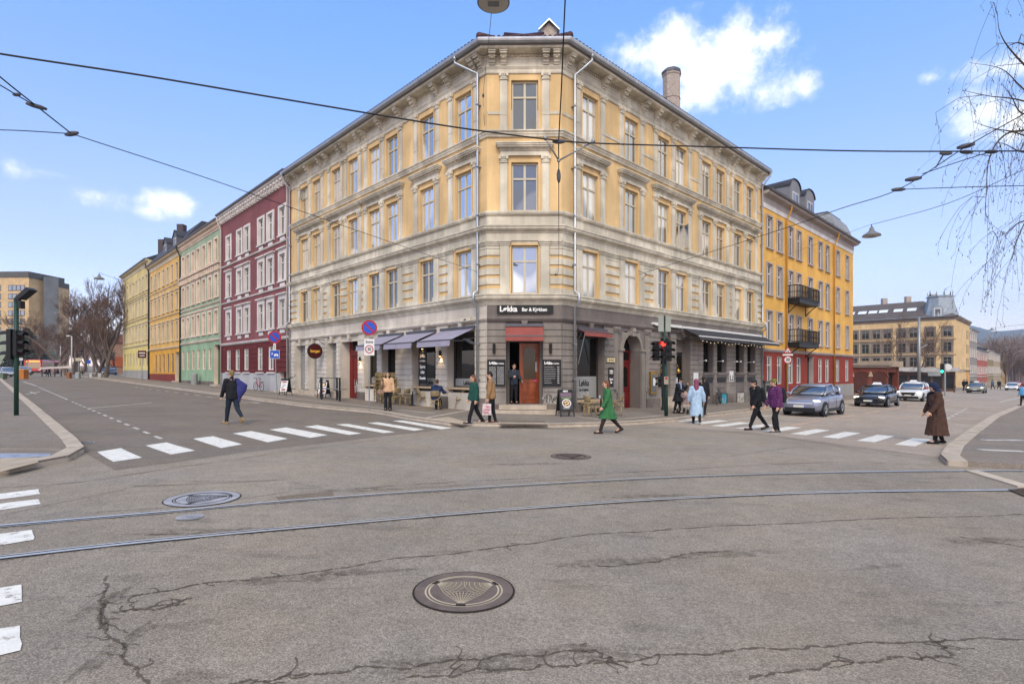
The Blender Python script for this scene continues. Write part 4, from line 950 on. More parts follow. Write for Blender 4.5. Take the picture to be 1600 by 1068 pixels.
mb = MB(); mb.fb(FRR, 22.4, 46.1, 14.1, 14.7, 0, .05); mb.build('frieze', RT, ho)
mb = MB(); mb.fb(FRR, 38.5, 46.12, -3, .75, 0, .05); mb.build('plinth', M('plinth_grey', '#9a958f', .85, **pl), ho)
simple_pipe(FRR, 27.0, ho, M('pipe_ochre', '#b7832f', .6), 15.0); simple_pipe(FRR, 39.3, ho, M('pipe_ochre', '#b7832f', .6), 15.0)
for u in (29.6, 33.2): dormer(FRR, u, 2.2, 15.3, 2.5, -.1, ro, M('dormer_lead', '#77777b', .6), SLATE, 'arch')
mb = MB(); LAT = M('scale_slate', '#8b8c8c', .55, var=.35, scale=5, fine=.4, fscale=9)
prof = [(0, 0), (.1, .8), (.4, 1.6), (.9, 2.2)]
mb.loft([[FRR.p(39.6+i, .1-i, 15.35+z) for i, s in ((d, 0),)]+[FRR.p(45.4-d, .1-d, 15.35+z), FRR.p(45.4-d, -4, 15.35+z), FRR.p(39.6+d, -4, 15.35+z)] for d, z in prof for i in (d,)])
mb.build('mansard', LAT, ro)
mb = MB(); mb.fb(FRR, 40.4, 44.6, 17.5, 17.6, -4, -.75); mb.build('ridge_cap', ZND, ro)
IRON = M('wrought_iron', '#1f1d1e', .5)
def balcony(F, u0, u1, z, d1, parent):
    mb = MB(); mb.fb(F, u0, u1, z-.34, z, 0, d1); mb.fb(F, u0-.05, u1+.05, z, z+.06, 0, d1+.06)
    for u in (u0+.3, u1-.3):
        mb.tube([F.p(u, 0, z-1.1), F.p(u, d1*.5, z-.6), F.p(u, d1*.9, z-.34)], .04, 5); mb.tube([F.p(u, .03, z-1.1), F.p(u, .03, z-.34)], .04, 5)
    b = mb.build('balcony', IRON, parent); mb = MB(); c = [(u0, 0), (u0, d1), (u1, d1), (u1, 0)]
    for i in range(3):
        a, e = c[i], c[i+1]
        for h in (.12, .55, 1.05): mb.tube([F.p(*a, z+h), F.p(*e, z+h)], .028 if h < 1 else .04, 5)
        n = max(2, int(math.hypot(a[0]-e[0], a[1]-e[1])/.16))
        for k in range(n+1):
            t = k/n; u, d = a[0]+(e[0]-a[0])*t, a[1]+(e[1]-a[1])*t; mb.tube([F.p(u, d, z), F.p(u, d, z+1.05)], .02 if k % 4 else .032, 4, False)
    mb.build('railing', IRON, b)
balcony(FRR, 27.4, 32.0, 7.75, .95, ho); balcony(FRR, 27.4, 32.0, 4.25, .95, ho)
# brick pavilion, kiosk stalls and the cream palace behind
RB = M('brick_red', '#6f3a2c', .9, var=.2, scale=3, fine=.25, fscale=18, bump=.2); SND = M('sandstone', '#a5917b', .85, **pl)
k0 = Vector((AT(1325, 64), 64)); k1 = Vector((AT(1385, 66), 66)); k2 = Vector((AT(1404, 70), 70))
FK = Fr(k0, k1-k0); Lk = (k1-k0).length; gk = gz(k0.x)
pv = thing('brick_pavilion', 'low red brick pavilion with arched niches and a pale flat roof', 'pavilion', (k0.x, k0.y, gk))
mb = MB(); mb.fb(FK, 0, Lk, gk-.5, gk+3.1, -5, 0)
for i in range(2):
    c = .9+i*3.0
    for j in range(9):
        a = PI*(j+.5)/9; mb.fprism(FK, [(c+1.1+1.25*math.cos(a+s*.14)*r, gk+1.9+.75*math.sin(a+s*.14)*r) for r, s in ((1, -1), (1.25, -1), (1.25, 1), (1, 1))], 0, .1)
mb.build('wall', RB, pv)
mb = MB()
for i in range(2): c = 2.0+i*3.0; mb.fprism(FK, [(c-1.1, gk+.3), (c+1.1, gk+.3)]+[(c+1.1*math.cos(PI*q/8), gk+1.9+.7*math.sin(PI*q/8)) for q in range(9)], 0, .03)
mb.build('niche', M('brick_dark', '#4c2a22', .9, var=.2, scale=3, fine=.25, fscale=18), pv)
mb = MB()
for c in (.5, 3.5): mb.fprism(FK, [(c-.35, gk+2.0), (c+.35, gk+2.0), (c+.12, gk+2.6), (c-.12, gk+2.6)], .0, .14)
mb.build('springer_stone', SND, pv)
mb = MB(); mb.fb(FK, -.5, Lk+.3, gk+3.1, gk+3.35, -5, .3); mb.fb(FK, -.5, Lk+.35, gk+3.35, gk+3.6, -5, .5); mb.build('roof', M('roof_grey_brown', '#8a7d70', .8, **pl), pv)
mb = MB(); FQ = Fr(k1, k2-k1); q = (k2-k1).length
mb.fb(FQ, 0, .7, gk-.8, gk+3.2, -.7, 0.05); mb.fb(FQ, q-.7, q, gk-.8, gk+3.2, -.7, 0.05); mb.fb(FQ, .7, q-.7, gk+2.5, gk+3.2, -.6, -.05)
mb.build('portal', RB, pv); mb = MB(); mb.fb(FQ, -.3, q+.5, gk+3.2, gk+3.9, -3, .4); mb.build('portal_roof', SND, pv)
mb = MB(); mb.fb(FQ, .7, q-.7, gk-.8, gk+2.5, -.6, -.55); mb.build('doorway', HALL, pv)  # near-black panel standing for the shade inside the opening
ks = thing('market_kiosk', 'long low stall with dark front and pale awning roof behind the taxis', 'kiosk', (AT(1440, 78), 78, gz(70)))
F5 = Fr((AT(1404, 78), 78), (1, .05)); gg = gz(AT(1440, 78)); l5 = AT(1482, 80)-AT(1404, 78)
mb = MB(); mb.fb(F5, 0, l5, gg-.5, gg+2.9, -4, -.3); mb.build('stall', M('stall_brown', '#5d473d', .8, **pl), ks)
mb = MB(); mb.fb(F5, -.2, l5+.2, gg+2.9, gg+3.05, -4, 1.0); mb.fb(F5, -.2, l5+.2, gg+3.05, gg+3.5, -4, .2); mb.build('roof', M('stall_roof', '#9c9894', .7, var=.3, scale=2), ks)
mb = MB()
for i in range(5): u = l5*(i+.1)/5; mb.fb(F5, u, u+l5*.15, gg+.5, gg+2.4, -.32, -.25)
mb.build('shutter', BLK, ks)
C0 = Vector((98.2, 120)); FP = Fr(C0, LD); FPR = Fr(C0, RD); CR1 = M('plaster_cream_peach', '#d6b685', .85, **pl); CTR = M('trim_brown_grey', '#857769', .8, **pl)
cu = [upos(FP, p) for p in (1481, 1454, 1428, 1410, 1387, 1370, 1352.8, 1335)]; cu += [cu[-1]+4, cu[-1]+8]
hc, rc, cc = house('large cream palace with dark slate roof, skylights and a domed corner turret', FP, 0, 42, [c-.65 for c in cu], 1.5, [(3.1, 5.3), (6.4, 8.6), (9.9, 12.0)], (-.9, 1.6), 2.3, 14.3, CR1, CTR, M('plaster_peach', '#cf9c5c', .85, **pl), PLN, -1.2, M('roof_brown_grey', '#5b5350', .7, var=.2, scale=1), 'pale', frame=CTR, pane=glassmat('glass_far', '#30322f', .1), trimw=.35, group='far houses on the right', roof_rise=.5, roof_d=3, depth=16, name='palace')
q = MB(); q.sweep([FP.p(42, 0, 0)[:2], tuple(C0), FPR.p(22, 0, 0)[:2]], [(.5, 14.36), (-7, 18.9), (-11, 18.9), (-11, 14.1)]); rc = q.build('roof', MATS['roof_brown_grey'], hc)
mb = MB(); wall(mb, FPR, 0, 22, -4, 14.2, [(1.6+2.5*i, 3.2+2.5*i, z0, z1) for i in range(8) for z0, z1 in ((3.1, 5.3), (6.4, 8.6), (9.9, 12))], .2, [(2.3, 1), (20, 0)]); mb.build('wall', [CR1, M('plaster_peach', '#cf9c5c')], hc)
for i in range(8):
    for z0, z1 in ((3.1, 5.3), (6.4, 8.6), (9.9, 12)): casement(FPR, 1.62+2.5*i, 3.18+2.5*i, z0, z1, -.15, hc, CTR, MATS['glass_far'], fw=.12)
pth = [tuple(C0), FPR.p(22, 0, 0)[:2]]
for prof, m in (([(0, 13.4), (.1, 13.5), (.5, 14.1), (.5, 14.3), (0, 14.3)], CTR), ([(0, 2.1), (.25, 2.2), (.25, 2.4), (0, 2.5)], CTR)):
    q = MB(); q.sweep(pth, prof); q.build('cornice' if m is CTR else 'roof', m, hc)
for px in (1338, 1357, 1374, 1391, 1415, 1437):
    u = upos(FP, px)+2; mb = MB(); z = 16.32
    mb.add([FP.p(u-.9, -2.45, z), FP.p(u+.9, -2.45, z), FP.p(u+.9, -3.7, z+.78), FP.p(u-.9, -3.7, z+.78)], [(0, 1, 2, 3)]); mb.build('skylight', M('skylight_white', '#d8dde2', .15), rc)
mb = MB(); q_ = FP.p(3.2, -2.9, 0); tc_ = Vector(q_[:2]); mb.lathe([(3.4, 14.3), (3.2, 15.4), (2.7, 17.2), (2.4, 18.9), (2.6, 19.0), (2.6, 19.25), (1.8, 19.4)], (tc_.x, tc_.y, 0), 8); mb.build('turret', M('zinc_blue', '#8b949c', .5, var=.2, scale=1), rc)
mb = MB()
for i in range(10): a = 2*PI*i/10; mb.tube([(tc_.x+2.2*math.cos(a), tc_.y+2.2*math.sin(a), 19.3), (tc_.x+2.3*math.cos(a), tc_.y+2.3*math.sin(a), 20.2+.4*(i % 2))], [.1, .04], 4)
mb.build('roof_cresting', IRON, rc)
mb = MB(); q = FP.p(1.6, .25, 0); mb.fprism(FP, [(2.2, 14.4), (4.2, 14.4), (4.2, 16.2), (3.8, 16.8), (3.2, 17), (2.6, 16.8), (2.2, 16.2)], -1.5, .2); mb.build('dormer', M('zinc_blue', '#8b949c'), rc)
mb = MB(); mb.fb(FP, 2.5, 3.9, 14.6, 16.4, .2, .26); mb.mi = 1; mb.fb(FP, 2.75, 3.65, 14.8, 16.1, .26, .28); mb.build('dormer_window', [RT, MATS['glass_far']], rc)
mb = MB(); mb.sweep([FP.p(42, 0, 0)[:2], tuple(C0)], [(.45, 14.42), (-.9, 15.0), (-.9, 14.9), (.45, 14.36)]); mb.build('eave_flashing', M('zinc_blue', '#8b949c'), rc)
for i, px in enumerate((1369, 1407, 1447)):
    u = upos(FP, px); q = FP.p(u, -8, 0); mb = MB(); mb.box(q[0]-.6, q[0]+.6, q[1]-.4, q[1]+.4, 17.5, 20.4); mb.build('chimney', BRK, rc)
def far_house(label, u0, u1, zc, mw, mt, rise, nf, nc, name='town_house', d0=0):
    F = Fr(FPR.p(0, d0, 0)[:2], RD); h = (zc+4)/(nf); fl = [(-3.5+h*i+1.0, -3.5+h*i+2.9) for i in range(1, nf)]
    w = (u1-u0)/nc
    return house(label, F, u0, u1, [u0+w*(i+.28) for i in range(nc)], w*.42, fl, (-2.6, -.8), -3.5+h+.2, zc, mw, mt, mw, PLN, -3.2, SLATE, 'plain', frame=CTR, pane=MATS['glass_far'], trimw=.2, group='far houses on the right', roof_rise=rise, roof_d=5)
far_house('narrow grey house with dark balconies next to the cream palace', 22.1, 37, 12.6, M('plaster_grey_far', '#8d8880', .85, **pl), RT, 2.5, 4, 4)
balf = bpy.data.objects[-1] if False else None
far_house('salmon pink low house with dark hipped roof down the right street', 37.1, 62, 7.8, M('plaster_salmon', '#a5594c', .85, **pl), RT, 3, 3, 6)
far_house('olive tan house beyond the salmon pink one', 62.1, 80, 8.6, M('plaster_olive', '#8f7d5c', .85, **pl), RT, 2, 3, 5)
far_house('beige row house further down the right street', 80.1, 108, 8.2, M('plaster_beige_far', '#a8977f', .85, **pl), RT, 2, 3, 7)
far_house('last small yellow house before the trees', 108.1, 130, 6.6, M('plaster_yellow_far', '#c39b55', .85, **pl), RT, 2, 3, 5)
hb = thing('apartment_block', 'tall cream gabled house rising behind the salmon pink one', 'building', (140, 165, 0), 0, 'far houses on the right')
Fb = Fr((126, 159), RD); mb = MB(); mb.fb(Fb, 0, 24, -4, 10.6, -10, 0); mb.build('wall', M('plaster_tan_far', '#a8906a', .85, **pl), hb); mb = MB()
mb.fprism(Fb, [(0, 10.6), (24, 10.6), (24, 11), (18, 12), (0, 13.4)], -10, .3); mb.build('roof', M('roof_tan', '#8c7a66', .8), hb)
mb = MB()
for i in range(5): mb.fb(Fb, 1.5+i*4, 3.3+i*4, 7.6, 9.6, 0, .03)
mb.build('window', MATS['glass_far'], hb)
# left background: hotel tower, low green-grey block, brown house behind the trees
HB = M('hotel_brick', '#c8aa80', .85, **pl); HDK = M('hotel_glass_dark', '#565a5e', .4, var=.25, scale=.3)
YH = 185; FH = Fr((AT(45, YH), YH), (-1, .04)); ht = thing('hotel_tower', 'tan high rise with ribbon windows and dark roof edge behind the bare trees', 'high rise', (AT(30, YH), YH, 2))
def rayprism(mb, px0, Y0, px1, Y1, z0, z1, k=1.08):
    a, b = Vector((AT(px0, Y0), Y0)), Vector((AT(px1, Y1), Y1)); mb.prism([tuple(a), tuple(b), tuple(b*k), tuple(a*k)], z0, z1)
mb = MB(); mb.fb(FH, 0, 40, 14, 34.2, -14, 0); mb.fb(FH, 0, 40, -2, 14, -14, -.5); mb.build('wall', HB, ht)
mb = MB(); rayprism(mb, 45, YH, 68, 190, -2, 34); mb.build('wall', HB, ht)
mb = MB(); rayprism(mb, 68, 188, 91.5, 189, -2, 34.9); mb.build('stair_tower', HDK, ht)
mb = MB(); rayprism(mb, 91.5, 190, 108, 195, -2, 31.6); mb.build('wall', HB, ht)
mb = MB(); mb.fb(FH, -.1, 40, 34.2, 36.2, -14, .2); rayprism(mb, 44.9, 184.8, 68.1, 189.8, 34, 36); rayprism(mb, 91.4, 189.8, 108.4, 194.8, 31.6, 33.4); mb.build('roof_edge', M('roof_edge_dark', '#55534f', .7), ht)
for r in range(6):
    z0 = 29.6-r*2.86
    for s0, s1 in ((1.4, 7.3), (9.8, 15.5), (18, 24)):
        mb = MB(); mb.mi = 0; mb.fb(FH, s0, s1, z0, z0+2.0, 0, .05); mb.mi = 1; n = 4
        for k in range(n): a = s0+(s1-s0)*k/n; mb.fb(FH, a+.15, a+(s1-s0)/n-.15, z0+.2, z0+1.85, .05, .08)
        mb.build('window', [M('window_brown_dark', '#4a3530', .6), glassmat('glass_hotel', '#6d7175', .2)], ht)
gb = thing('flat_block', 'plain grey green low block at the far left behind the signal pole', 'building', (AT(-10, 150), 150, 2))
mb = MB(); x1 = AT(21, 150); mb.box(x1-30, x1, 150, 165, -2, 1.93+60*150/848); mb.build('wall', M('block_sage', '#8e9481', .85, **pl), gb)
bh = thing('brown_house', 'small brown house with rusty roof behind the bare trees', 'house', (AT(183, 130), 130, 2))
mb = MB(); xa, xb = AT(172, 130), AT(200, 130); mb.box(xa, xb, 130, 140, 0, 9); mb.build('wall', M('brown_house', '#8d6f5c', .85, **pl), bh)
mb = MB(); mb.add([(xa-.5, 129.5, 9), (xb+.5, 129.5, 9), (xb+.5, 140, 9), (xa-.5, 140, 9), (xa+1.5, 135, 12.5), (xb, 135, 12.5)], [(0, 1, 5, 4), (2, 3, 4, 5), (0, 4, 3), (1, 2, 5)]); mb.build('roof', M('rust_roof', '#6b4030', .8), bh)
mb = MB(); mb.box(xa+.3, xb-.3, 129.8, 129.95, 3.2, 5.6); mb.build('shop_front', M('rust_sign', '#8f4a2c', .8), bh)
# ================================================================ signs, lights, awnings, furniture
def S(name, label, cat, group, fn, mats, loc=(0, 0, 0)):
    """a thing that is one mesh built in world coordinates"""
    mb = MB(); fn(mb); o = mb.build(name, mats); return tag(o, label, cat, group)
WHITE = M('sign_white', '#d4d2ce', .5, var=.05); SRED = M('sign_red', '#a51420', .5, var=.05); SBLUE = M('sign_blue', '#1f4fb0', .5, var=.05); SBLK = M('sign_black', '#191918', .5, var=.05); LETW = M('letter_white', '#e3e0da', .6, var=0, fine=0); LETB = M('letter_black', '#1a1a1a', .6, var=0, fine=0)
GALV = M('galvanised', '#8f9190', .45, metal=.6, var=.12); PGRN = M('pole_green', '#1e3a30', .5, var=.1); PBLK = M('pole_black', '#202224', .5, var=.1)
TAXT = M('letter_yellow', '#d8a53a', .6, var=0, fine=0)
BRASS = MATS['brass']
# --- awnings
def awning(F, u0, u1, zt, d, zf, val, mat, label, bar=None, group='awnings', skew=0):
    mb = MB(); n = 10
    for i in range(n):
        a, b = u0+(u1-u0)*i/n, u0+(u1-u0)*(i+1)/n; s = .006*(-1)**i
        mb.quad(F.p(a, .06, zt), F.p(b, .06, zt), F.p(b, d, zf+s), F.p(a, d, zf-s)); mb.quad(F.p(a, d, zf-s), F.p(b, d, zf+s), F.p(b, d+.03, zf-val), F.p(a, d+.03, zf-val))
    t = thing('awning', label, 'awning', F.p((u0+u1)/2, .1, zt), 0, group); mb.build('canopy', mat, t)
    fr = MB(); fr.mi = 0; fr.fb(F, u0-.03, u1+.03, zt-.02, zt+.1, 0, .16); fr.mi = 1
    for u in (u0+.08, u1-.08): fr.tube([F.p(u, .05, zt-.45), F.p(u, d*.55, zf-.02), F.p(u, d-.02, zf-.03)], .022, 5)
    fr.mi = 0; fr.fb(F, u0, u1, zf-.025, zf+.03, d-.05, d+.012)
    fr.build('awning_frame', [bar or ZND, ZND], t); return t
LAV = M('canvas_lavender', '#918c9a', .9, var=.12, scale=2); RDC = M('canvas_red', '#8a4a42', .9, var=.12, scale=2); BKC = M('canvas_black', '#3a393c', .85, var=.15, scale=2); WBAR = M('awning_white', '#d6d3cc', .5)
awning(FL, .75, 3.3, 3.95, 1.5, 3.35, .27, LAV, 'lavender awning nearest the corner door over the shop window', None, 'lavender awnings')
awning(FL, 3.75, 6.3, 3.95, 1.5, 3.35, .27, LAV, 'middle lavender awning above the black karaoke sign', None, 'lavender awnings')
awning(FL, 6.7, 9.2, 3.95, 1.5, 3.35, .27, LAV, 'lavender awning behind the speed zone sign, furthest from the corner', None, 'lavender awnings')
awning(FC, .84, 2.5, 3.98, .72, 3.5, .22, RDC, 'faded red awning above the open bar door', None, 'red awnings')
awning(FRR, 1.05, 3.2, 3.9, .45, 3.78, .2, RDC, 'narrow red awning rolled in over the right window of the bar', None, 'red awnings')
ra = bpy.data.objects[[o.name for o in bpy.data.objects if o.name.startswith('awning') and o.get('label', '').startswith('narrow')][0]]
for u in (1.1, 3.12): mb = MB(); mb.tube([FRR.p(u, .45, 3.7), FRR.p(u, .05, 2.3)], .02, 5); mb.build('folding_arm', GALV, ra)
awning(FRR, 10.6, 17.55, 4.5, 1.15, 3.98, .2, BKC, 'long black awning with white bar over the right shop windows', WBAR, 'black awnings')
awning(FRR, 17.65, 22.6, 4.5, 1.15, 3.98, .2, BKC, 'shorter black awning with white bar at the end of the right front', WBAR, 'black awnings')
awning(FRR, 7.4, 10.4, 4.52, .3, 4.46, .05, BKC, 'closed black awning cassette above the side doorway behind the traffic light', WBAR, 'black awnings')
mb = MB(); BULB = M('warm_bulb', '#ffe9c8', .4, var=0, fine=0, emit=.9)
for i in range(20):
    u = 12.2+i*.5; mb.ball(FRR.p(u, .55, 3.74+.05*math.cos(i*1.3)), .025, 6, 4)
lc = thing('light_string', 'string of small white bulbs under the black awnings', 'string lights', FRR.p(16, .5, 3.8)); mb.build('bulbs', BULB, lc); mb = MB(); mb.tube([FRR.p(12+i*.5, .55, 3.8+.03*math.cos(i*1.3)) for i in range(21)], .008, 4); mb.build('cable', SBLK, lc)
# --- writing on the facade
def board(F, u0, u1, z0, z1, d, mat, name, label, cat, group=None, frame=None, th=.04):
    t = thing(name, label, cat, F.p((u0+u1)/2, d, z0), 0, group); mb = MB(); mb.fb(F, u0, u1, z0, z1, d, d+th); mb.build('panel', mat, t)
    if frame:
        mb = MB()
        for a, b, c, e in ((u0-.03, u0, z0-.03, z1+.03), (u1, u1+.03, z0-.03, z1+.03), (u0, u1, z0-.03, z0), (u0, u1, z1, z1+.03)): mb.fb(F, a, b, c, e, d, d+th+.02)
        mb.build('frame', frame, t)
    return t
fn_ = board(FC, .45, 2.96, 4.55, 4.9, .13, SBLK, 'fascia_sign', 'long black sign with white bar name above the red awning', 'sign')
text('Løkka', .33, LETW, fn_, FC.mat(.57, .172, 4.725), 'LEFT', .98, .012); text('Bar & Kjøkken', .22, LETW, fn_, FC.mat(1.56, .172, 4.70), 'LEFT', .86, .006)
for u0, u1, lab, n2 in ((.04, .80, 'black menu board left of the bar door with two columns of chalk lines', 2), (2.5, 3.28, 'black menu board right of the bar door with a price list', 1)):
    b = board(FC, u0, u1, 1.32, 2.46, .05, SBLK, 'menu_board', lab, 'menu board', 'menu boards beside the bar door', BLK)
    text('Løkka', .17, LETW, b, FC.mat(u0+.06, .095, 2.33), 'LEFT', .8, .008); text('Bar & Kjøkken', .075, LETW, b, FC.mat(u0+.39, .095, 2.31), 'LEFT', .75, .003)
    mb = MB(); CH = M('chalk', '#a9a7a2', .8, var=.3, scale=20); random.seed(5)
    for r in range(16 if n2 == 2 else 8):
        z = 2.15-r*(.05 if n2 == 2 else .1)
        for c in range(n2):
            a = u0+.06+c*.36; e = a+(.3 if n2 == 2 else random.uniform(.3, .52)); x = a
            while x < e: w = random.uniform(.02, .07); mb.fb(FC, x, min(x+w, e), z-.011, z+.011, .091, .094); x += w+.012
        if n2 == 1: mb.fb(FC, u1-.14, u1-.05, z-.02, z+.02, .091, .094)
    mb.build('chalk_lines', CH, b)
ks_ = board(FL, 4.55, 5.2, 1.32, 3.05, .06, SBLK, 'wall_sign', 'tall black sign with stacked white words on the pier under the lavender awnings', 'sign')
FLu = lambda u, d, z: FL.mat(u, d, z)
for s, z, sz, x in (('Løkka', 2.75, .24, .75), ('Bar & Kjøkken', 2.5, .1, .8), ('Sports', 2.2, .23, .75), ('& Bar', 1.92, .2, .75), ('Karaoke', 1.62, .2, .75)): text(s, sz, LETW, ks_, FL.mat(4.87, .102, z), 'CENTER', x, .008)
rs = board(FRR, 3.42, 3.8, 1.2, 2.15, .06, SBLK, 'wall_sign', 'black sign with white words left of the arched red door', 'sign')
for s, z, sz, x in (('Løkka', 1.98, .16, .7), ('Bar & Kjøkken', 1.87, .06, .75), ('Sports', 1.58, .15, .7), ('Bar', 1.42, .15, .7)): text(s, sz, LETW, rs, FRR.mat(3.61, .102, z), 'CENTER', x, .006)
rs = board(FRR, 3.3, 3.92, 2.42, 2.62, .06, M('plate_yellow', '#c9b78a', .5), 'name_plate', 'small pale yellow plate above the black sign by the arched door', 'sign'); text('Bar  &  mat', .1, LETB, rs, FRR.mat(3.61, .102, 2.52), 'CENTER', .8, .003)
rs = board(FL, .95, 1.75, 4.28, 4.46, .14, M('plate_cream', '#c2b9a2', .5), 'street_plate', 'small cream street name plate above the nearest lavender awning', 'sign'); text('gata', .12, LETB, rs, FL.mat(1.35, .182, 4.37), 'CENTER', .9, .003)
for F, u, zz, sz in ((FRR, 2.09, 1.4, .42), (FL, 1.9, 1.4, .3), (FL, 4.9, 1.4, .3)):
    t = text('Løkka', sz, LETB, None, F.mat(u, -.392, zz), 'CENTER', .75, .006, name='window_lettering'); tag(t, {2.09: 'dark bar name on the frosted strip of the right window', 1.9: 'dark bar name on the frosted strip nearest the corner on the left front', 4.9: 'dark bar name on the frosted strip behind the seated man'}[u], 'lettering')
t = text('Bar & Kjøkken', .16, LETB, None, FRR.mat(2.09, -.392, 1.08), 'CENTER', .75, .003, name='window_lettering'); tag(t, 'small dark words under the bar name on the right window', 'lettering')
# round hanging sign
hs = thing('hanging_sign', 'round dark red sign with yellow lettering hanging from an iron bracket', 'sign', FL.p(17.1, .6, 4))
mb = MB(); mb.tube([FL.p(16.2, 0, 4.05), FL.p(16.2, 1.0, 4.05)], .02, 5); mb.tube([FL.p(16.2, 0, 3.7), FL.p(16.2, .5, 4.05)], .015, 5); mb.tube([FL.p(16.2, .72, 4.05), FL.p(16.2, .72, 3.75)], .012, 5); mb.build('bracket', IRON, hs)
Fs = Fr(FL.p(16.2, .72, 0)[:2], FL.n); mb = MB(); n = 24; mb.mi = 0
ring = lambda r: [(r*math.cos(2*PI*i/n), 3.3+r*math.sin(2*PI*i/n)) for i in range(n)]
mb.fprism(Fs, ring(.5), -.05, .05); mb.mi = 1; mb.fprism(Fs, ring(.44), .05, .056); mb.build('disc', [IRON, M('sign_maroon', '#4a1614', .4)], hs); text('burger', .25, TAXT, hs, Fs.mat(0, .06, 3.3), 'CENTER', .95, .012)
for u, z, r in ((15.1, 1.75, .3), (19.9, 1.75, .3)):
    Fx = Fr(FL.p(u, -.39, 0)[:2], FL.u, FL.n); mb = MB(); mb.mi = 0; mb.fprism(Fx, [(r*.8*math.cos(2*PI*i/n), z+r*1.2*math.sin(2*PI*i/n)) for i in range(n)], 0, .006); mb.mi = 1; mb.fprism(Fx, [(r*.55*math.cos(2*PI*i/n), z-.05+r*.7*math.sin(2*PI*i/n)) for i in range(n)], .006, .01)
    tag(mb.build('window_sticker', [M('sign_maroon', '#4a1614'), M('sticker_orange', '#c9571c', .6)]), 'oval red and orange sticker on the %s glass door' % ('first grey' if u < 16 else 'farthest stepped'), 'sticker')
# graffiti scribbles
def scribble(F, u, z, w, h, d, mat, label, n=16, r=.012, seed=1, parent=None):
    random.seed(seed); P = []; mb = MB()
    for i in range(n): P.append((u+w*(i/n)+random.uniform(-.1, .1)*w, z+random.uniform(0, 1)*h))
    P = spline([Vector(p) for p in P], 5)
    for i in range(len(P)-1):
        a, b = P[i], P[i+1]; t = (b-a).normalized() if (b-a).length > 1e-6 else Vector((1, 0)); nn_ = Vector((-t.y, t.x))*r
        mb.quad(F.p(a.x-nn_.x, d, a.y-nn_.y), F.p(b.x-nn_.x, d, b.y-nn_.y), F.p(b.x+nn_.x, d, b.y+nn_.y), F.p(a.x+nn_.x, d, a.y+nn_.y))
    return tag(mb.build('graffiti', mat), label, 'graffiti', 'graffiti on the ground floor')
GW = M('spray_white', '#b5b0a8', .8); GB = M('spray_black', '#3a3634', .8); GGN = M('spray_green', '#7fae8c', .8)
scribble(FC, 2.5, .52, .8, .42, .064, GW, 'pale tangled graffiti on the plinth right of the bar door', 26, .02, 3); scribble(FC, 2.55, .55, .75, .4, .067, GB, 'black tangled graffiti over the pale one right of the bar door', 30, .012, 4)
scribble(FL, 16.2, 2.95, .5, .25, .038, GB, 'black tag high on the pier beside the hanging sign', 8, .015, 8); scribble(FL, 16.15, 2.35, .9, .3, .038, GB, 'thin black tick shaped tag on the pier beside the hanging sign', 5, .014, 9); scribble(FL, 16.2, 1.55, .6, .3, .038, GB, 'black loop tag low on the pier beside the hanging sign', 9, .02, 10)
scribble(FRR, 1.3, .68, 1.2, .3, -.39, GW, 'white scrawl along the frosted strip of the right window', 22, .02, 11); scribble(FL, 12.5, .6, .8, .9, -.56, GW, 'white scrawl on the lower half of the left red door', 24, .018, 12)
mb = MB(); mb.fb(FL, 16.1, 17.2, 1.25, 1.5, .036, .039); tag(mb.build('graffiti', GGN), 'mint green painted patch low on the pier beside the hanging sign', 'graffiti', 'graffiti on the ground floor')
scribble(FRR, 6.6, .7, .9, .25, .07, GB, 'faint dark scribble on the plinth right of the arched door', 10, .01, 14); scribble(FRR, 18.1, -.1, .9, .4, .112, GB, 'dark scribble on the pale cellar board at the right end', 16, .012, 15); scribble(FRR, 15.6, -.1, .7, .5, .112, GW, 'white scribble on the turquoise cellar board', 8, .03, 16)
# wall lamps
def wall_lamp(F, u, z, label, kind, grp):
    t = thing('wall_lamp', label, 'wall lamp', F.p(u, 0, z), 0, grp); mb = MB()
    if kind == 'tube':
        mb.lathe([(.065, -.22), (.065, .22)], F.p(u, .14, z), 10); mb.fb(F, u-.03, u+.03, z-.03, z+.03, 0, .1); mb.build('body', SBLK, t)
    elif kind == 'lit':
        mb.lathe([(.06, -.14), (.06, .14)], F.p(u, .13, z), 10); mb.fb(F, u-.025, u+.025, z-.03, z+.03, 0, .1); mb.build('body', SBLK, t)
        m = MB(); m.lathe([(.045, -.15), (.045, -.142)], F.p(u, .13, z), 8); m.build('bulb', M('amber_lamp', '#ffb35c', .4, var=0, fine=0, emit=14), t)
        ld = bpy.data.lights.new('lamp_light', 'SPOT'); ld.energy = 18; ld.color = (1, .68, .35); ld.spot_size = 1.4; ld.shadow_soft_size = .04
        lo = bpy.data.objects.new('lamp_light', ld); COL.objects.link(lo); lo.parent = t; lo.location = Vector(F.p(u, .13, z-.17))-Vector(F.p(u, 0, z))
    else:
        mb.smooth = True; mb.tube([F.p(u, 0, z+.2), F.p(u, .25, z+.3), F.p(u, .3, z+.1)], .018, 6); mb.lathe([(.03, .1), (.08, .02), (.13, -.1), (.1, -.16), (.03, -.2)], F.p(u, .3, z), 10); mb.build('body', BRASS, t)
wall_lamp(FC, .32, 2.98, 'slim black cylinder lamp above the left menu board', 'tube', 'black wall lamps'); wall_lamp(FC, 2.84, 2.98, 'slim black cylinder lamp above the right menu board', 'tube', 'black wall lamps')
wall_lamp(FL, 3.35, 2.85, 'glowing amber lamp on the pier between the two nearest left windows', 'lit', 'amber wall lamps'); wall_lamp(FL, 4.86, 3.25, 'amber lamp over the tall black karaoke sign', 'lit', 'amber wall lamps'); wall_lamp(FL, 11.35, 2.7, 'amber lamp on the pier beside the left red door', 'lit', 'amber wall lamps')
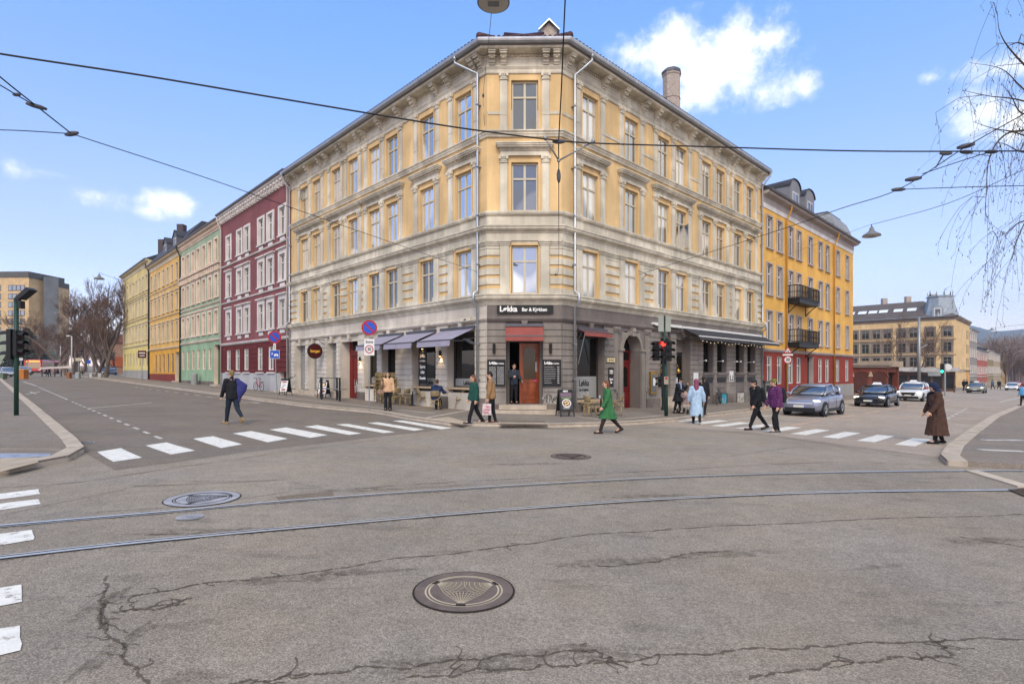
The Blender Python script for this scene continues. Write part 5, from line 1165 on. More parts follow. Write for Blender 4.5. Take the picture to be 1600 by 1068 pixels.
wall_lamp(FRR, 8.0, 2.05, 'brass wall lamp left of the brass menu box behind the signal', 'brass', 'brass lamps'); wall_lamp(FRR, 9.75, 2.05, 'brass wall lamp right beside the side doorway', 'brass', 'brass lamps')
mbx = board(FRR, 7.1, 7.75, .75, 1.95, .05, BRASS, 'menu_case', 'brass framed menu case on the wall behind the traffic light', 'menu case', th=.12)
mb = MB(); mb.fb(FRR, 7.18, 7.67, .85, 1.8, .17, .176); mb.mi = 1; mb.fb(FRR, 7.3, 7.55, 1.2, 1.6, .176, .18); mb.build('glass_front', [M('case_grey', '#5f6061', .3), WHITE], mbx)
b = board(FRR, 10.25, 10.75, .9, 1.6, -.3, M('paper', '#b9bcc0'), 'paper_notice', 'grey paper notice in the dark side doorway', 'notice', th=.01)
for u, z0, z1, lab in ((12.3, .75, 1.9, 'black and white poster on the pier left of the right shop windows'), (17.2, 1.3, 2.0, 'small black and white poster between the right shop windows')):
    b = board(FRR, u-.3, u+.3, z0, z1, .055, WHITE, 'wall_poster', lab, 'poster', th=.008); mb = MB(); mb.fb(FRR, u-.22, u+.22, z0+.05, z0+(z1-z0)*.6, .063, .066); mb.mi = 1; mb.fprism(FRR, [(u-.1, z0+.12), (u+.1, z0+.12), (u+.12, z0+.4), (u, z0+.5), (u-.12, z0+.4)], .066, .069); mb.build('print', [SBLK, WHITE], b)
for i, u in enumerate((12.6, 14.85, 16.9, 17.5, 19.6)): 
    mb = MB(); mb.tube([FRR.p(u, 0, 2.6), FRR.p(u, .5, 2.62)], .015, 5); mb.ball(FRR.p(u, .55, 2.62), .06, 8, 6); tag(mb.build('spotlight', WHITE), 'small white ball spotlight on an arm, one of five between the right shop windows', 'spotlight', 'white ball spotlights')
for F, u, z, lab in ((FRR, .9+1.7, 4.0, ''),): pass
# --- road signs
def pole(mb, x, y, z0, z1, r, tilt=0): mb.tube([(x, y, z0), (x+tilt, y, z1)], r, 8)
def disc(mb, F, z, r, d, th, n=28, u=0): mb.fprism(F, [(u+r*math.cos(2*PI*i/n), z+r*math.sin(2*PI*i/n)) for i in range(n)], d, d+th)
def facing(x, y, deg=0):
    a = math.atan2(-y, -x)+math.radians(deg); n = Vector((math.cos(a), math.sin(a))); return Fr((x, y), (-n.y, n.x), n)
def nopark(t, F, z, r):
    mb = MB(); mb.mi = 0; disc(mb, F, z, r, .04, .006); mb.mi = 1; disc(mb, F, z, r*.985, .046, .003); mb.mi = 2; disc(mb, F, z, r*.76, .049, .003); mb.mi = 1
    w, q = r*.09, r*.56
    s = 1 if F.u.cross(-F.n) > 0 else -1
    mb.fprism(F, [(s*(-q)-w*.7, z+q-w*.7*s*0-w), (s*(-q)+w*.7, z+q+w), (s*q+w*.7, z-q+w), (s*q-w*.7, z-q-w)], .0525, .0545)
    mb.build('round_sign', [GALV, SRED, SBLUE], t)
p = G(577, 640.5, KERB); x, y = p.x, p.y; z0 = p.z; k = y/F_
zs_ = lambda py: CAMH+(HY-py)*k
t = thing('road_sign', 'no parking disc above a white zone 30 plate at the left kerb', 'road sign', (x, y, z0), 0, 'road signs'); mb = MB(); pole(mb, x, y, z0-.1, zs_(500), .03); mb.build('pole', GALV, t)
Fp = facing(x, y); nopark(t, Fp, zs_(511.8), .345)
mb = MB(); mb.fb(Fp, -.22, .22, zs_(555), zs_(529.3), .04, .05); mb.build('plate', WHITE, t); text('Sone', .17, LETB, t, Fp.mat(0, .051, zs_(534)), 'CENTER', .95, .004)
mb = MB(); disc(mb, Fp, zs_(545.5), .185, .05, .004); mb.mi = 1; disc(mb, Fp, zs_(545.5), .14, .054, .003); mb.build('round_sign', [SRED, WHITE], t); text('30', .2, LETB, t, Fp.mat(0, .058, zs_(545.5)), 'CENTER', .85, .006)
p = G(433.5, 622.5, KERB); x, y = p.x, p.y; z0 = p.z; k = y/F_; Fp = facing(x, y, 4); xo = AT(429, y)-x
t = thing('road_sign', 'no parking disc above a small blue sign before the red house', 'road sign', (x, y, z0), 0, 'road signs'); mb = MB(); mb.tube([(x, y, z0-.1), (x+xo*.6, y, zs_(575)), (x+xo, y, zs_(518))], .03, 8); mb.build('pole', GALV, t)
Fp = Fr((x+xo, y), Fp.u, Fp.n); nopark(t, Fp, zs_(526.5), .37)
mb = MB(); mb.mi = 0; mb.fb(Fp, -.07, .07, zs_(547), zs_(536.5), .04, .05); mb.mi = 1; mb.fb(Fp, -.012, .012, zs_(545.5), zs_(538), .05, .054); mb.build('plate', [WHITE, SBLK], t)
mb = MB(); mb.mi = 0; mb.fb(Fp, -.27, .27, zs_(560), zs_(546.8), .04, .05); mb.mi = 1; mb.fb(Fp, -.25, .25, zs_(559.5), zs_(547.3), .05, .052); mb.build('plate', [WHITE, SBLUE], t)
fl = -1 if Fp.u.cross(-Fp.n) < 0 else 1
text('P', .2, LETW, t, Fp.mat(-.13*fl, .053, zs_(553)), 'CENTER', .8, .004); mb = MB()
for u in (-.02, .12): n = 12; mb.fprism(Fp, [((fl*(u+.03))+.055*math.cos(2*PI*i/n), zs_(555)+.055*math.sin(2*PI*i/n)) for i in range(n)], .052, .0535)
mb.fb(Fp, *sorted((fl*.0, fl*.16)), zs_(554), zs_(552.4), .0535, .055); mb.build('pictogram', LETW, t)
x, y = AT(1231, 41), 41; z0 = gz(x)+KERB; k = y/F_; Fp = facing(x, y)
t = thing('road_sign', 'red bordered warning triangle above a round 30 sign beside the amber house', 'road sign', (x, y, z0), 0, 'road signs'); mb = MB(); pole(mb, x, y, z0-.1, zs_(541), .035); mb.build('pole', GALV, t)
tri = lambda r, z: [(r*math.cos(a), z+r*math.sin(a)) for a in (PI/2, PI*7/6, PI*11/6)]
zt_ = zs_(548); mb = MB(); mb.mi = 0; mb.fprism(Fp, tri(.34, zt_), .04, .05); mb.mi = 1; mb.fprism(Fp, tri(.23, zt_), .05, .054); mb.mi = 2
for u in (-.06, .05): mb.fprism(Fp, [(u-.035, zt_-.1), (u+.035, zt_-.1), (u+.02, zt_+.02), (u-.02, zt_+.02)], .054, .057); disc(mb, Fp, zt_+.045, .022, .054, .003, 10, u)
mb.build('triangle_sign', [SRED, WHITE, SBLK], t); mb = MB(); mb.fb(Fp, -.35, .35, zs_(555.3), zs_(552.8), .04, .05); mb.build('plate', WHITE, t)
mb = MB(); disc(mb, Fp, zs_(561.8), .3, .04, .008); mb.mi = 1; disc(mb, Fp, zs_(561.8), .23, .048, .004); mb.build('round_sign', [SRED, WHITE], t); text('30', .32, LETB, t, Fp.mat(0, .054, zs_(561.8)), 'CENTER', .85, .01)
x, y = AT(222, 66), 66; z0 = gz(x)+KERB; k = y/F_; Fp = facing(x, y, 0)
t = thing('post_sign', 'dark red square sign on a thin post before the straw coloured house', 'sign', (x, y, z0)); mb = MB(); pole(mb, x, y, z0, zs_(548), .04); mb.build('pole', GALV, t); mb = MB(); mb.fb(Fp, -.42, .42, zs_(559), zs_(547.5), .04, .08); mb.build('panel', M('sign_maroon', '#4a1614'), t)
mb = MB(); mb.fb(Fp, -.3, .3, zs_(552), zs_(550.5), .08, .085); mb.fb(Fp, -.25, .25, zs_(556), zs_(555), .08, .085); mb.build('print', LETW, t)
# --- traffic lights
REDL = M('signal_red', '#ff2018', .3, var=0, fine=0, emit=6); GRNL = M('signal_green', '#20ffb0', .3, var=0, fine=0, emit=6); LENS = M('signal_lens', '#2a1210', .2, var=0)
def sig_head(t, F, u, z, d=.1, lit=0, n=3, s=.3, name='signal_head'):
    mb = MB(); h = s*n; mb.fb(F, u-s*.5, u+s*.5, z-h/2, z+h/2, d, d+.14)
    for i in range(n):
        zz = z+h/2-s*(i+.5)
        for q in range(7):
            a0, a1 = PI*q/7, PI*(q+1)/7; r = s*.42
            mb.quad(F.p(u+r*math.cos(a0), d+.14, zz+r*math.sin(a0)), F.p(u+r*math.cos(a1), d+.14, zz+r*math.sin(a1)), F.p(u+r*math.cos(a1), d+.14+s*.7, zz+r*math.sin(a1)-.03), F.p(u+r*math.cos(a0), d+.14+s*.7, zz+r*math.sin(a0)-.03))
    b = mb.build(name, SBLK, t)
    for i in range(n): m = MB(); disc(m, F, z+h/2-s*(i+.5), s*.36, d+.14, .02, 16, u); m.build('lamp', (REDL if lit != 9 else GRNL) if (i == lit or (lit == 9 and i == n-1)) else LENS, b)
p = G(1041, 649.5, KERB); x, y = p.x, p.y; z0 = p.z; k = y/F_
t = thing('traffic_light', 'black traffic light showing red on a dark green pole at the right corner', 'traffic light', (x, y, z0), 0, 'traffic lights')
mb = MB(); mb.smooth = True; xt = AT(1037.5, y); mb.tube([(x, y, z0-.1), (x-.01, y, zs_(600)), (xt, y, zs_(512))], [.085, .08, .05], 10); mb.build('pole', PGRN, t)
FT = facing(x, y, -28); FT2 = facing(x, y, 52); FT = Fr((xt, y), FT.u, FT.n); FT2 = Fr((xt, y), FT2.u, FT2.n)
sig_head(t, FT, .12 if FT.u.x > 0 else -.12, zs_(548), .12, 0); sig_head(t, Fr((xt, y), FT.u, FT.n), -.29 if FT.u.x > 0 else .29, zs_(548), .1, 7, 3, .28); sig_head(t, FT2, 0, zs_(548), .16, 7)
FT3 = Fr((xt, y), (1, .1)); sg = 1
mb = MB(); mb.fb(FT3, -.27, -.03, zs_(518), zs_(492.5), .03, .05); mb.fb(FT3, .05, .29, zs_(518), zs_(493.5), .03, .05); mb.build('backing_plate', M('plate_grey_green', '#8e9186', .6), t); mb = MB(); mb.fb(FT3, -.03, .05, zs_(518), zs_(493), .0, .03); mb.build('plate_clamp', SBLK, t)
mb = MB(); mb.fb(facing(x, y), -.09, .09, zs_(600), zs_(588), .07, .17); mb.build('push_button', M('button_yellow_grey', '#9a8f7c', .5), t); mb = MB(); mb.fb(facing(x, y), -.04, .05, zs_(592), zs_(589), .17, .19); mb.build('button', SRED, t)
sig_head(t, FL.sub(0) and Fr((xt, y), (-.3, .95), (-.95, -.3)), 0, zs_(596), .08, 7, 2, .24, 'pedestrian_signal')
x2, y2 = AT(1036.5, 27.5), 27.5; z2 = gz(x2)+KERB; k = y2/F_
S('post', 'thin black post on the pavement behind the red traffic light', 'post', None, lambda m: (pole(m, x2, y2, z2, zs_(560), .09), m.lathe([(.12, z2), (.12, z2+.15), (.09, z2+.2)], (x2, y2, 0), 8)), PBLK)
p = G(25.5, 648.5, KERB); x, y = p.x, p.y; z0 = p.z; k = y/F_
t = thing('traffic_light', 'dark green signal pole with a tilted lamp panel on the left pavement', 'traffic light', (x, y, z0), 0, 'traffic lights')
mb = MB(); mb.smooth = True; mb.tube([(x, y, z0-.1), (x, y, zs_(469))], .07, 10); mb.build('pole', PGRN, t)
Fv = Fr((x, y), (1, .05)); mb = MB(); mb.fprism(Fv, [(.0, zs_(467)), (.16, zs_(468)), (.56, zs_(453)), (.42, zs_(449))], -.22, .12); mb.fb(Fv, -.05, .12, zs_(471), zs_(467), -.06, .06); mb.build('lamp_panel', PBLK, t)
mb = MB(); mb.fb(Fv, .12, .22, zs_(482), zs_(470), -.1, .1); mb.build('detector', PBLK, t)
sig_head(t, Fr((x, y), (-.1, 1), (-1, -.1)), 0, zs_(538), .06, 7, 3, .36); sig_head(t, Fr((x, y), (.1, 1), (1, -.1)), 0, zs_(536), .02, 7, 3, .3)
x, y = AT(1472, 62), 62; z0 = gz(x); k = y/F_
t = thing('traffic_light', 'distant traffic light showing green beyond the woman in the brown coat', 'traffic light', (x, y, z0), 0, 'traffic lights'); mb = MB(); pole(mb, x+.3, y, z0, zs_(568), .07); mb.build('pole', GALV, t); sig_head(t, facing(x, y), 0, zs_(575), .1, 9, 3, .36)
t = thing('round_mirror_sign', 'pale round sign seen on a grey post right of the green light', 'sign', (AT(1481, 63), 63, gz(AT(1481, 63)))); mb = MB(); xx = AT(1481, 63); pole(mb, xx-.3, 63, gz(xx), zs_(575), .06); mb.build('pole', GALV, t); mb = MB(); disc(mb, facing(xx, 63), zs_(573), .38, .1, .03, 20); mb.build('disc', WHITE, t)
x, y = AT(1436, 60), 60; z0 = gz(x); k = y/F_
t = thing('lamp_mast', 'tall grey mast with two short arms in front of the cream palace', 'mast', (x, y, z0)); mb = MB(); mb.smooth = True; mb.tube([(x, y, z0), (x, y, zs_(496))], [.17, .12], 10); mb.build('pole', GALV, t)
mb = MB(); mb.tube([(x, y, zs_(545)), (x+.9, y, zs_(538))], .06, 6); mb.tube([(x, y, zs_(580)), (x+1.7, y, zs_(583))], .05, 6); mb.fb(Fr((x, y), (1, 0)), 1.0, 2.4, zs_(587), zs_(580), -.05, 0); mb.build('arm', GALV, t)
# --- A-boards
def aboard(px, py, w, h, rz, label, art, head):
    p = G(px, py, KERB); t = thing('pavement_sign', label, 'A-board', (p.x, p.y, p.z), rz, 'A-boards on the pavement')
    s = .3
    def leaf(sg, name, deco):
        mb = MB(); y0 = sg*s
        mb.hexa([(-w/2, y0, 0), (w/2, y0, 0), (w/2, y0+.03, 0), (-w/2, y0+.03, 0), (-w/2, sg*.02, h), (w/2, sg*.02, h), (w/2, sg*.02+.03, h), (-w/2, sg*.02+.03, h)])
        return mb.build(name, SBLK, t, local=True)
    for sg, nm in ((-1, 'front_leaf'), (1, 'rear_leaf')):
        mb = MB()
        for a, b in ((-w/2, -w/2+.04), (w/2-.04, w/2)): mb.hexa([(a, sg*s, 0), (b, sg*s, 0), (b, sg*s+.03, 0), (a, sg*s+.03, 0), (a, sg*.02, h), (b, sg*.02, h), (b, sg*.02+.03, h), (a, sg*.02+.03, h)])
        def zy(z): return sg*(s-(s-.02)*z/h)
        mb.hexa([(-w/2+.04, zy(.22), .22), (w/2-.04, zy(.22), .22), (w/2-.04, zy(.22)+.025, .22), (-w/2+.04, zy(.22)+.025, .22), (-w/2+.04, zy(h), h), (w/2-.04, zy(h), h), (w/2-.04, zy(h)+.025, h), (-w/2+.04, zy(h)+.025, h)])
        mb.build(nm, SBLK, t, local=True)
    def P(u, z, o=0): return (u, -(s-(s-.02)*z/h)-.006-o, z)
    def pq(mb, u0, u1, z0, z1, o=0): mb.quad(P(u0, z0, o), P(u1, z0, o), P(u1, z1, o), P(u0, z1, o))
    def el(mb, u, z, ru, rz_, o=0, n=20, ph=0): mb.add([P(u+ru*math.cos(2*PI*i/n), z+rz_*math.sin(2*PI*i/n), o) for i in range(n)], [tuple(range(n))])
    mb = MB(); art(mb, pq, el); mb.build('poster', [WHITE, SRED, M('food_brown', '#7a4a2a', .7), M('food_cream', '#d9c49a', .7), M('poster_dark', '#3b3738', .6), M('poster_green', '#6f8f4a', .6), SBLK, M('poster_purple', '#6d5a66', .6)], t, local=True)
    a = math.atan2(s-.02, h); mt = Matrix.Translation(P(0, h-.075, .004)) @ Matrix.Rotation(PI/2-a, 4, 'X')
    if head:
        o = text(head, .1, LETW, None, mt, 'CENTER', .85, .003); o.parent = t; KIDS[t.name].append(o)
    return t
def art_pizza(mb, pq, el):
    mb.mi = 4; pq(mb, -.27, .27, .28, 1.0); mb.mi = 7; pq(mb, -.24, .24, .8, .98, .002); mb.mi = 5; pq(mb, -.2, .2, .74, .78, .003)
    mb.mi = 0; el(mb, 0, .56, .2, .17, .004); mb.mi = 2; el(mb, 0, .56, .16, .13, .006); mb.mi = 3
    for u, z in ((-.06, .6), (.05, .52), (.02, .63), (-.04, .5), (.09, .58)): el(mb, u, z, .04, .03, .008, 8)
    mb.mi = 5
    for u, z in ((-.1, .55), (.02, .57), (.06, .64)): el(mb, u, z, .025, .02, .009, 8)
    mb.mi = 0; pq(mb, -.16, .1, .34, .355, .004); pq(mb, -.16, .14, .38, .395, .004)
def art_burger(mb, pq, el):
    mb.mi = 0; pq(mb, -.27, .27, .26, .98); mb.mi = 2; pq(mb, -.22, .22, .72, .95, .002); mb.mi = 3; el(mb, 0, .82, .16, .08, .004); mb.mi = 4; pq(mb, -.2, .05, .62, .66, .002); pq(mb, -.2, .08, .55, .58, .002); mb.mi = 1; el(mb, .1, .42, .1, .08, .003); pq(mb, -.2, .0, .3, .38, .003); mb.mi = 2; el(mb, .1, .43, .07, .04, .005)
def art_tilbud(mb, pq, el):
    mb.mi = 0; pq(mb, -.27, .27, .26, .98); mb.mi = 4
    for z in (.72, .66, .6): pq(mb, -.14, .14, z, z+.02, .002)
    pq(mb, -.22, .0, .5, .55, .002); mb.mi = 2; el(mb, 0, .38, .2, .06, .003); mb.mi = 1; el(mb, .03, .39, .14, .04, .005)
ab1 = aboard(883, 650, .62, 1.12, math.radians(16), 'black A-board with a round pizza picture right of the bar steps', art_pizza, 'MENY')
ab2 = aboard(506, 621, .62, 1.12, math.radians(-14), 'black A-board with a white burger poster between the shop steps and railing', art_burger, 'BURGER')
ab3 = aboard(446, 617, .62, 1.12, math.radians(-16), 'black A-board with a white offer poster beside the blue parking sign', art_tilbud, '')
o = text('TILBUD', .13, SRED, None, Matrix.Translation((0, -.108, .9)) @ Matrix.Rotation(PI/2-.24, 4, 'X'), 'CENTER', .85, .004); o.parent = ab3; KIDS[ab3.name].append(o)
# --- cafe chairs and tables
RAT = M('rattan', '#8c7a58', .7, var=.25, scale=8, fine=.35, fscale=90); RATF = M('rattan_frame', '#a08a5e', .6, var=.2, scale=8); TTOP = M('table_top', '#5c5a58', .4)
def chair_proto():
    t = thing('bistro_chair', 'tan woven bistro chair', 'chair', (0, 0, 0))
    mb = MB(); mb.smooth = True; n = 18; mb.lathe([(.02, .445), (.21, .445), (.225, .455), (.21, .47), (.02, .465)], (0, 0, 0), n); mb.build('seat', RAT, t, local=True)
    mb = MB(); R = .235; rows = []
    for j in range(5):
        z = .62+.27*j/4
        rows.append([(R*(1+.12*j/4)*math.cos(a), R*(1+.12*j/4)*math.sin(a)-.02*j/4, z if abs(i-6) < 5 else z-.05*(abs(i-6)-4)*(j/4)) for i, a in enumerate([math.radians(205+130*q/12) for q in range(13)])])
    mb.smooth = True; mb.loft(rows, False, False); b = mb.build('backrest', RAT, t, local=True); md = b.modifiers.new('thick', 'SOLIDIFY'); md.thickness = .018
    mb = MB(); mb.smooth = True
    top = [(.23, .1, .45), (.27, .09, .63)]+[(R*1.13*math.cos(math.radians(a))*1.0, R*1.13*math.sin(math.radians(a))-.02, .66+.24*math.sin(math.radians((a+10)*180/200))) for a in range(-10, -171, -10)]+[(-.27, .09, .63), (-.23, .1, .45)]
    mb.tube(top, .016, 6); mb.build('back_frame', RATF, t, local=True)
    for sx in (-1, 1):
        for sy in (-1, 1):
            mb = MB(); mb.smooth = True; mb.tube([(sx*.17, sy*.16, .45), (sx*.2, sy*.2, 0)], [.018, .016], 6); mb.build('leg', RATF, t, local=True)
    mb = MB(); mb.smooth = True
    for a in range(4):
        p = [(.19, .18), (-.19, .18), (-.19, -.18), (.19, -.18)]; q, r = p[a], p[(a+1) % 4]; m_ = ((q[0]+r[0])*.42, (q[1]+r[1])*.42); mb.tube([(q[0], q[1], .2), (m_[0], m_[1], .36), (r[0], r[1], .2)], .01, 5)
    mb.build('stretcher', RATF, t, local=True); return t
chair0 = chair_proto(); used = []
def chair(px, py, rz, label, group='bistro chairs outside the bar', dz=0, loc=None):
    c = chair0 if not used else dup(chair0); used.append(c)
    p = G(px, py, KERB) if loc is None else Vector(loc); move(c, (p.x, p.y, p.z+dz), rz); tag(c, label, 'chair', group); return c
chair(659, 634, math.radians(-70), 'empty bistro chair turned sideways left of the seated man')
seat_p = G(681, 640, KERB)
chair(681, 640, math.radians(-8), 'bistro chair under the seated man in the navy jacket', loc=seat_p)
chair(697, 634.5, math.radians(170), 'bistro chair half hidden behind the seated man, facing the street')
chair(719, 639, math.radians(75), 'bistro chair just left of the woman in the green fleece')
chair(731, 635, math.radians(110), 'bistro chair closest to the corner downpipe behind the green fleece')
chair(633, 633.5, math.radians(60), 'bistro chair leaning towards the table right of the beige clad woman')
chair(619, 632, math.radians(20), 'bistro chair directly behind the beige clad woman with the handbag')
chair(922, 650.5, math.radians(-65), 'bistro chair left of the round table under the right window')
chair(964, 649, math.radians(80), 'bistro chair behind the woman in the green coat')
si = 0
for i, (px, py) in enumerate(((592, 629.5), (602, 631), (612, 630), (597, 626.5), (608, 627.5), (623, 628.5))):
    for j in range(5 if i < 5 else 4): chair(px, py, math.radians(170+i*7+j*3), 'stacked bistro chair in the tall rattan stacks behind the zone 30 sign', 'stacked bistro chairs', .2*j)
def table(px, py, label, rz=0):
    p = G(px, py, KERB); t = thing('cafe_table', label, 'table', p, rz, 'cafe tables'); mb = MB(); mb.lathe([(.02, .72), (.34, .72), (.35, .735), (.34, .75), (.02, .75)], (0, 0, 0), 24); mb.build('table_top', TTOP, t, local=True)
    mb = MB(); mb.lathe([(.035, .03), (.035, .72)], (0, 0, 0), 10); mb.build('leg', SBLK, t, local=True); mb = MB(); mb.lathe([(.22, 0), (.22, .02), (.06, .05)], (0, 0, 0), 14); mb.build('base', SBLK, t, local=True); return p
table(703, 637, 'round cafe table with black foot right of the seated man'); table(645, 633.5, 'round cafe table between the two left bistro chairs'); tp = table(939, 648.5, 'round cafe table partly behind the woman in the green coat')
table(668, 632, 'round cafe table in front of the seated man')
S('glass', 'small clear drinking glass on the table under the right window', 'glass', None, lambda m: m.lathe([(.03, .751), (.038, .86)], (tp.x-.05, tp.y, tp.z), 10), M('glass_pale', '#c5c8c8', .2))
bp_ = Vector(FRR.p(2.2, .3, 0)); gb_ = gz(bp_.x)+KERB
t = thing('wooden_bench', 'weathered plank bench under the right bar window', 'bench', (bp_.x, bp_.y, gb_)); WD = M('weathered_wood', '#94806a', .8, var=.3, scale=5, fine=.2)
for i in range(3): mb = MB(); mb.fb(FRR, 1.2, 3.2, gb_+.42, gb_+.46, .12+i*.14, .24+i*.14); mb.build('seat_plank', WD, t)
mb = MB(); mb.fb(FRR, 1.2, 3.2, gb_+.2, gb_+.34, .48, .51); mb.build('front_board', WD, t)
for u in (1.35, 2.95): mb = MB(); mb.fb(FRR, u, u+.08, gb_, gb_+.42, .14, .47); mb.build('leg', WD, t)
p0 = G(548, 626, KERB)
t = thing('patio_barrier', 'black standing rail with grey shelf between the red door and the chair stacks', 'barrier', p0); Fb_ = Fr(FL.p(10.6, 1.35, 0)[:2], FL.u, FL.n); zz = p0.z
for i, u in enumerate((0, 1.15, 2.3, 3.3)): mb = MB(); mb.fb(Fb_, u, u+.08, zz, zz+1.35, -.04 if i % 2 else .36, .04 if i % 2 else .44); mb.build('post', PBLK, t)
mb = MB(); mb.smooth = True; mb.tube([Fb_.p(-.1, .4, zz+1.32), Fb_.p(1.2, .2, zz+1.3), Fb_.p(3.4, .2, zz+1.34)], .02, 6); mb.build('rope', PBLK, t); mb = MB(); mb.fb(Fb_, -.1, 3.5, zz+.66, zz+.7, .0, .4); mb.build('shelf', M('shelf_grey', '#77726c', .7), t)
# --- bicycles
def bicycle(loc, rz, label, col):
    t = thing('bicycle', label, 'bicycle', loc, rz, 'parked bicycles'); fm = M('bike_'+col[1:], col, .4)
    for x in (-.52, .52):
        mb = MB(); mb.smooth = True; n = 24
        vs = [((x+.34*math.cos(2*PI*i/n)), 0, .35+.34*math.sin(2*PI*i/n)) for i in range(n+1)]; mb.tube(vs, .02, 6, False)
        w = mb.build('wheel', SBLK, t, local=True); m = MB()
        for i in range(10): a = 2*PI*i/10; m.tube([(x, 0, .35), (x+.33*math.cos(a), 0, .35+.33*math.sin(a))], .003, 3, False)
        m.build('spokes', GALV, w, local=True)
    mb = MB(); mb.smooth = True
    for a, b in (((-.52, .35), (-.1, .3)), ((-.1, .3), (-.2, .85)), ((-.52, .35), (-.17, .7)), ((-.1, .3), (.38, .75)), ((-.18, .72), (.36, .82)), ((.36, .82), (.52, .35))): mb.tube([(a[0], 0, a[1]), (b[0], 0, b[1])], .018, 6)
    mb.build('frame', fm, t, local=True)
    mb = MB(); mb.smooth = True; mb.tube([(.36, 0, .82), (.34, 0, 1.0)], .014, 6); mb.tube([(.25, -.28, 1.05), (.36, -.1, 1.0), (.36, .1, 1.0), (.25, .28, 1.05)], .014, 6); mb.build('handlebar', SBLK, t, local=True)
    mb = MB(); mb.ball((-.23, 0, .93), (.13, .07, .03)); mb.tube([(-.2, 0, .85), (-.22, 0, .92)], .014, 6); mb.build('saddle', SBLK, t, local=True)
    mb = MB(); mb.box(-.75, -.35, -.09, .09, .72, .75); mb.build('luggage_rack', SBLK, t, local=True); return t
q = Vector(FRR.p(14.3, .55, 0)); bicycle((q.x, q.y, gz(q.x)+KERB), math.atan2(RD[1], RD[0])+.25, 'black bicycle with red bag leaning by the right shop windows', '#2a2426'); q = Vector(FRR.p(13.6, .9, 0))
q = Vector(FL.p(26.5, .7, 0)); bicycle((q.x, q.y, gz(q.x)+KERB), math.atan2(LD[1], LD[0])+.1, 'red and white bicycle standing before the wine red house', '#a03030')
# --- bins, cabinets, bollards
p = G(1198.5, 630.5, KERB)
t = thing('parking_meter', 'grey ticket cabinet with sticker scrawls behind the two backpack walkers', 'ticket machine', p); mb = MB(); mb.box(-.17, .17, -.15, .15, 0, 1.35); mb.mi = 1; mb.box(-.12, .12, -.158, -.15, .8, 1.2); mb.mi = 2; mb.box(-.1, .05, -.159, -.15, .35, .7); mb.build('cabinet', [M('cabinet_grey', '#6f6d6b', .6), SBLK, GW], t, local=True); mb = MB(); mb.box(-.19, .19, -.17, .17, 1.35, 1.5); mb.build('hood', M('cabinet_dark', '#4a4a4b', .6), t, local=True)
def cab(px, py, w, h, mat, name, label, cat, grp=None, up=KERB):
    p = G(px, py, up); mb = MB(); mb.box(p.x-w/2, p.x+w/2, p.y-w/2, p.y+w/2, p.z-.1, p.z+h*.88); mb.hexa([(p.x-w*.54, p.y-w*.54, p.z+h*.88), (p.x+w*.54, p.y-w*.54, p.z+h*.88), (p.x+w*.54, p.y+w*.54, p.z+h*.88), (p.x-w*.54, p.y+w*.54, p.z+h*.88), (p.x-w*.4, p.y-w*.4, p.z+h), (p.x+w*.4, p.y-w*.4, p.z+h), (p.x+w*.4, p.y+w*.4, p.z+h), (p.x-w*.4, p.y+w*.4, p.z+h)]); return tag(mb.build(name, mat), label, cat, grp)
cab(36.5, 592, .75, 1.3, M('cabinet_orange', '#a5662a', .6), 'cabinet', 'orange brown cabinet at the far end of the left street behind the signal pole', 'cabinet', None, 0)
cab(108, 591, .45, .9, M('cabinet_brown', '#8a5a35', .6), 'bollard', 'brown square bollard in the middle of the far crossing', 'bollard', None, 0)
for px, lab in ((143, 'pale concrete bollard left of the pair before the bare trees'), (157, 'pale concrete bollard nearest the straw coloured house')): cab(px, 590, .5, .75, M('concrete_pale', '#a8a59e', .8), 'bollard', lab, 'bollard', 'concrete bollards', 0)
cab(122, 590.5, .5, .85, M('concrete_grey', '#8f9496', .8), 'bollard', 'grey concrete bollard at the foot of the yellow post sign', 'bollard', 'concrete bollards', 0)
cab(4.5, 592, .6, .8, M('bin_green', '#5d6a5a', .7), 'litter_bin', 'small grey green bin at the left edge of the far crossing', 'bin', None, 0)
q = Vector(FL.p(45.5, .6, 0)); S('litter_bin', 'grey mesh bin against the pale green house', 'bin', None, lambda m: m.lathe([(.3, gz(q.x)), (.32, gz(q.x)+1.2), (.2, gz(q.x)+1.3)], (q.x, q.y, 0), 10), M('bin_grey', '#8a8a86', .7))
def postsign(px, Y, pyt, w, h, mat, label, name='post_sign', grp=None, pyb=588):
    global k
    k = Y/F_; x = AT(px, Y); t = thing(name, label, 'sign', (x, Y, gz(x)), 0, grp); mb = MB(); pole(mb, x, Y, gz(x)-.2, zs_(pyt)+.1, .06); mb.build('pole', GALV, t); mb = MB(); mb.fb(facing(x, Y), -w/2, w/2, zs_(pyt)-h, zs_(pyt), .06, .1); mb.build('panel', mat, t)
postsign(123, 80, 559, .75, .45, M('plate_cream', '#c2b9a2'), 'cream coloured sign on a post above the grey bollard'); postsign(138.5, 82, 562.5, .5, .5, SBLUE, 'small blue sign on a post left of the bare trees'); postsign(33, 78, 559, .4, .35, WHITE, 'little white sign on a post beside the red bus')
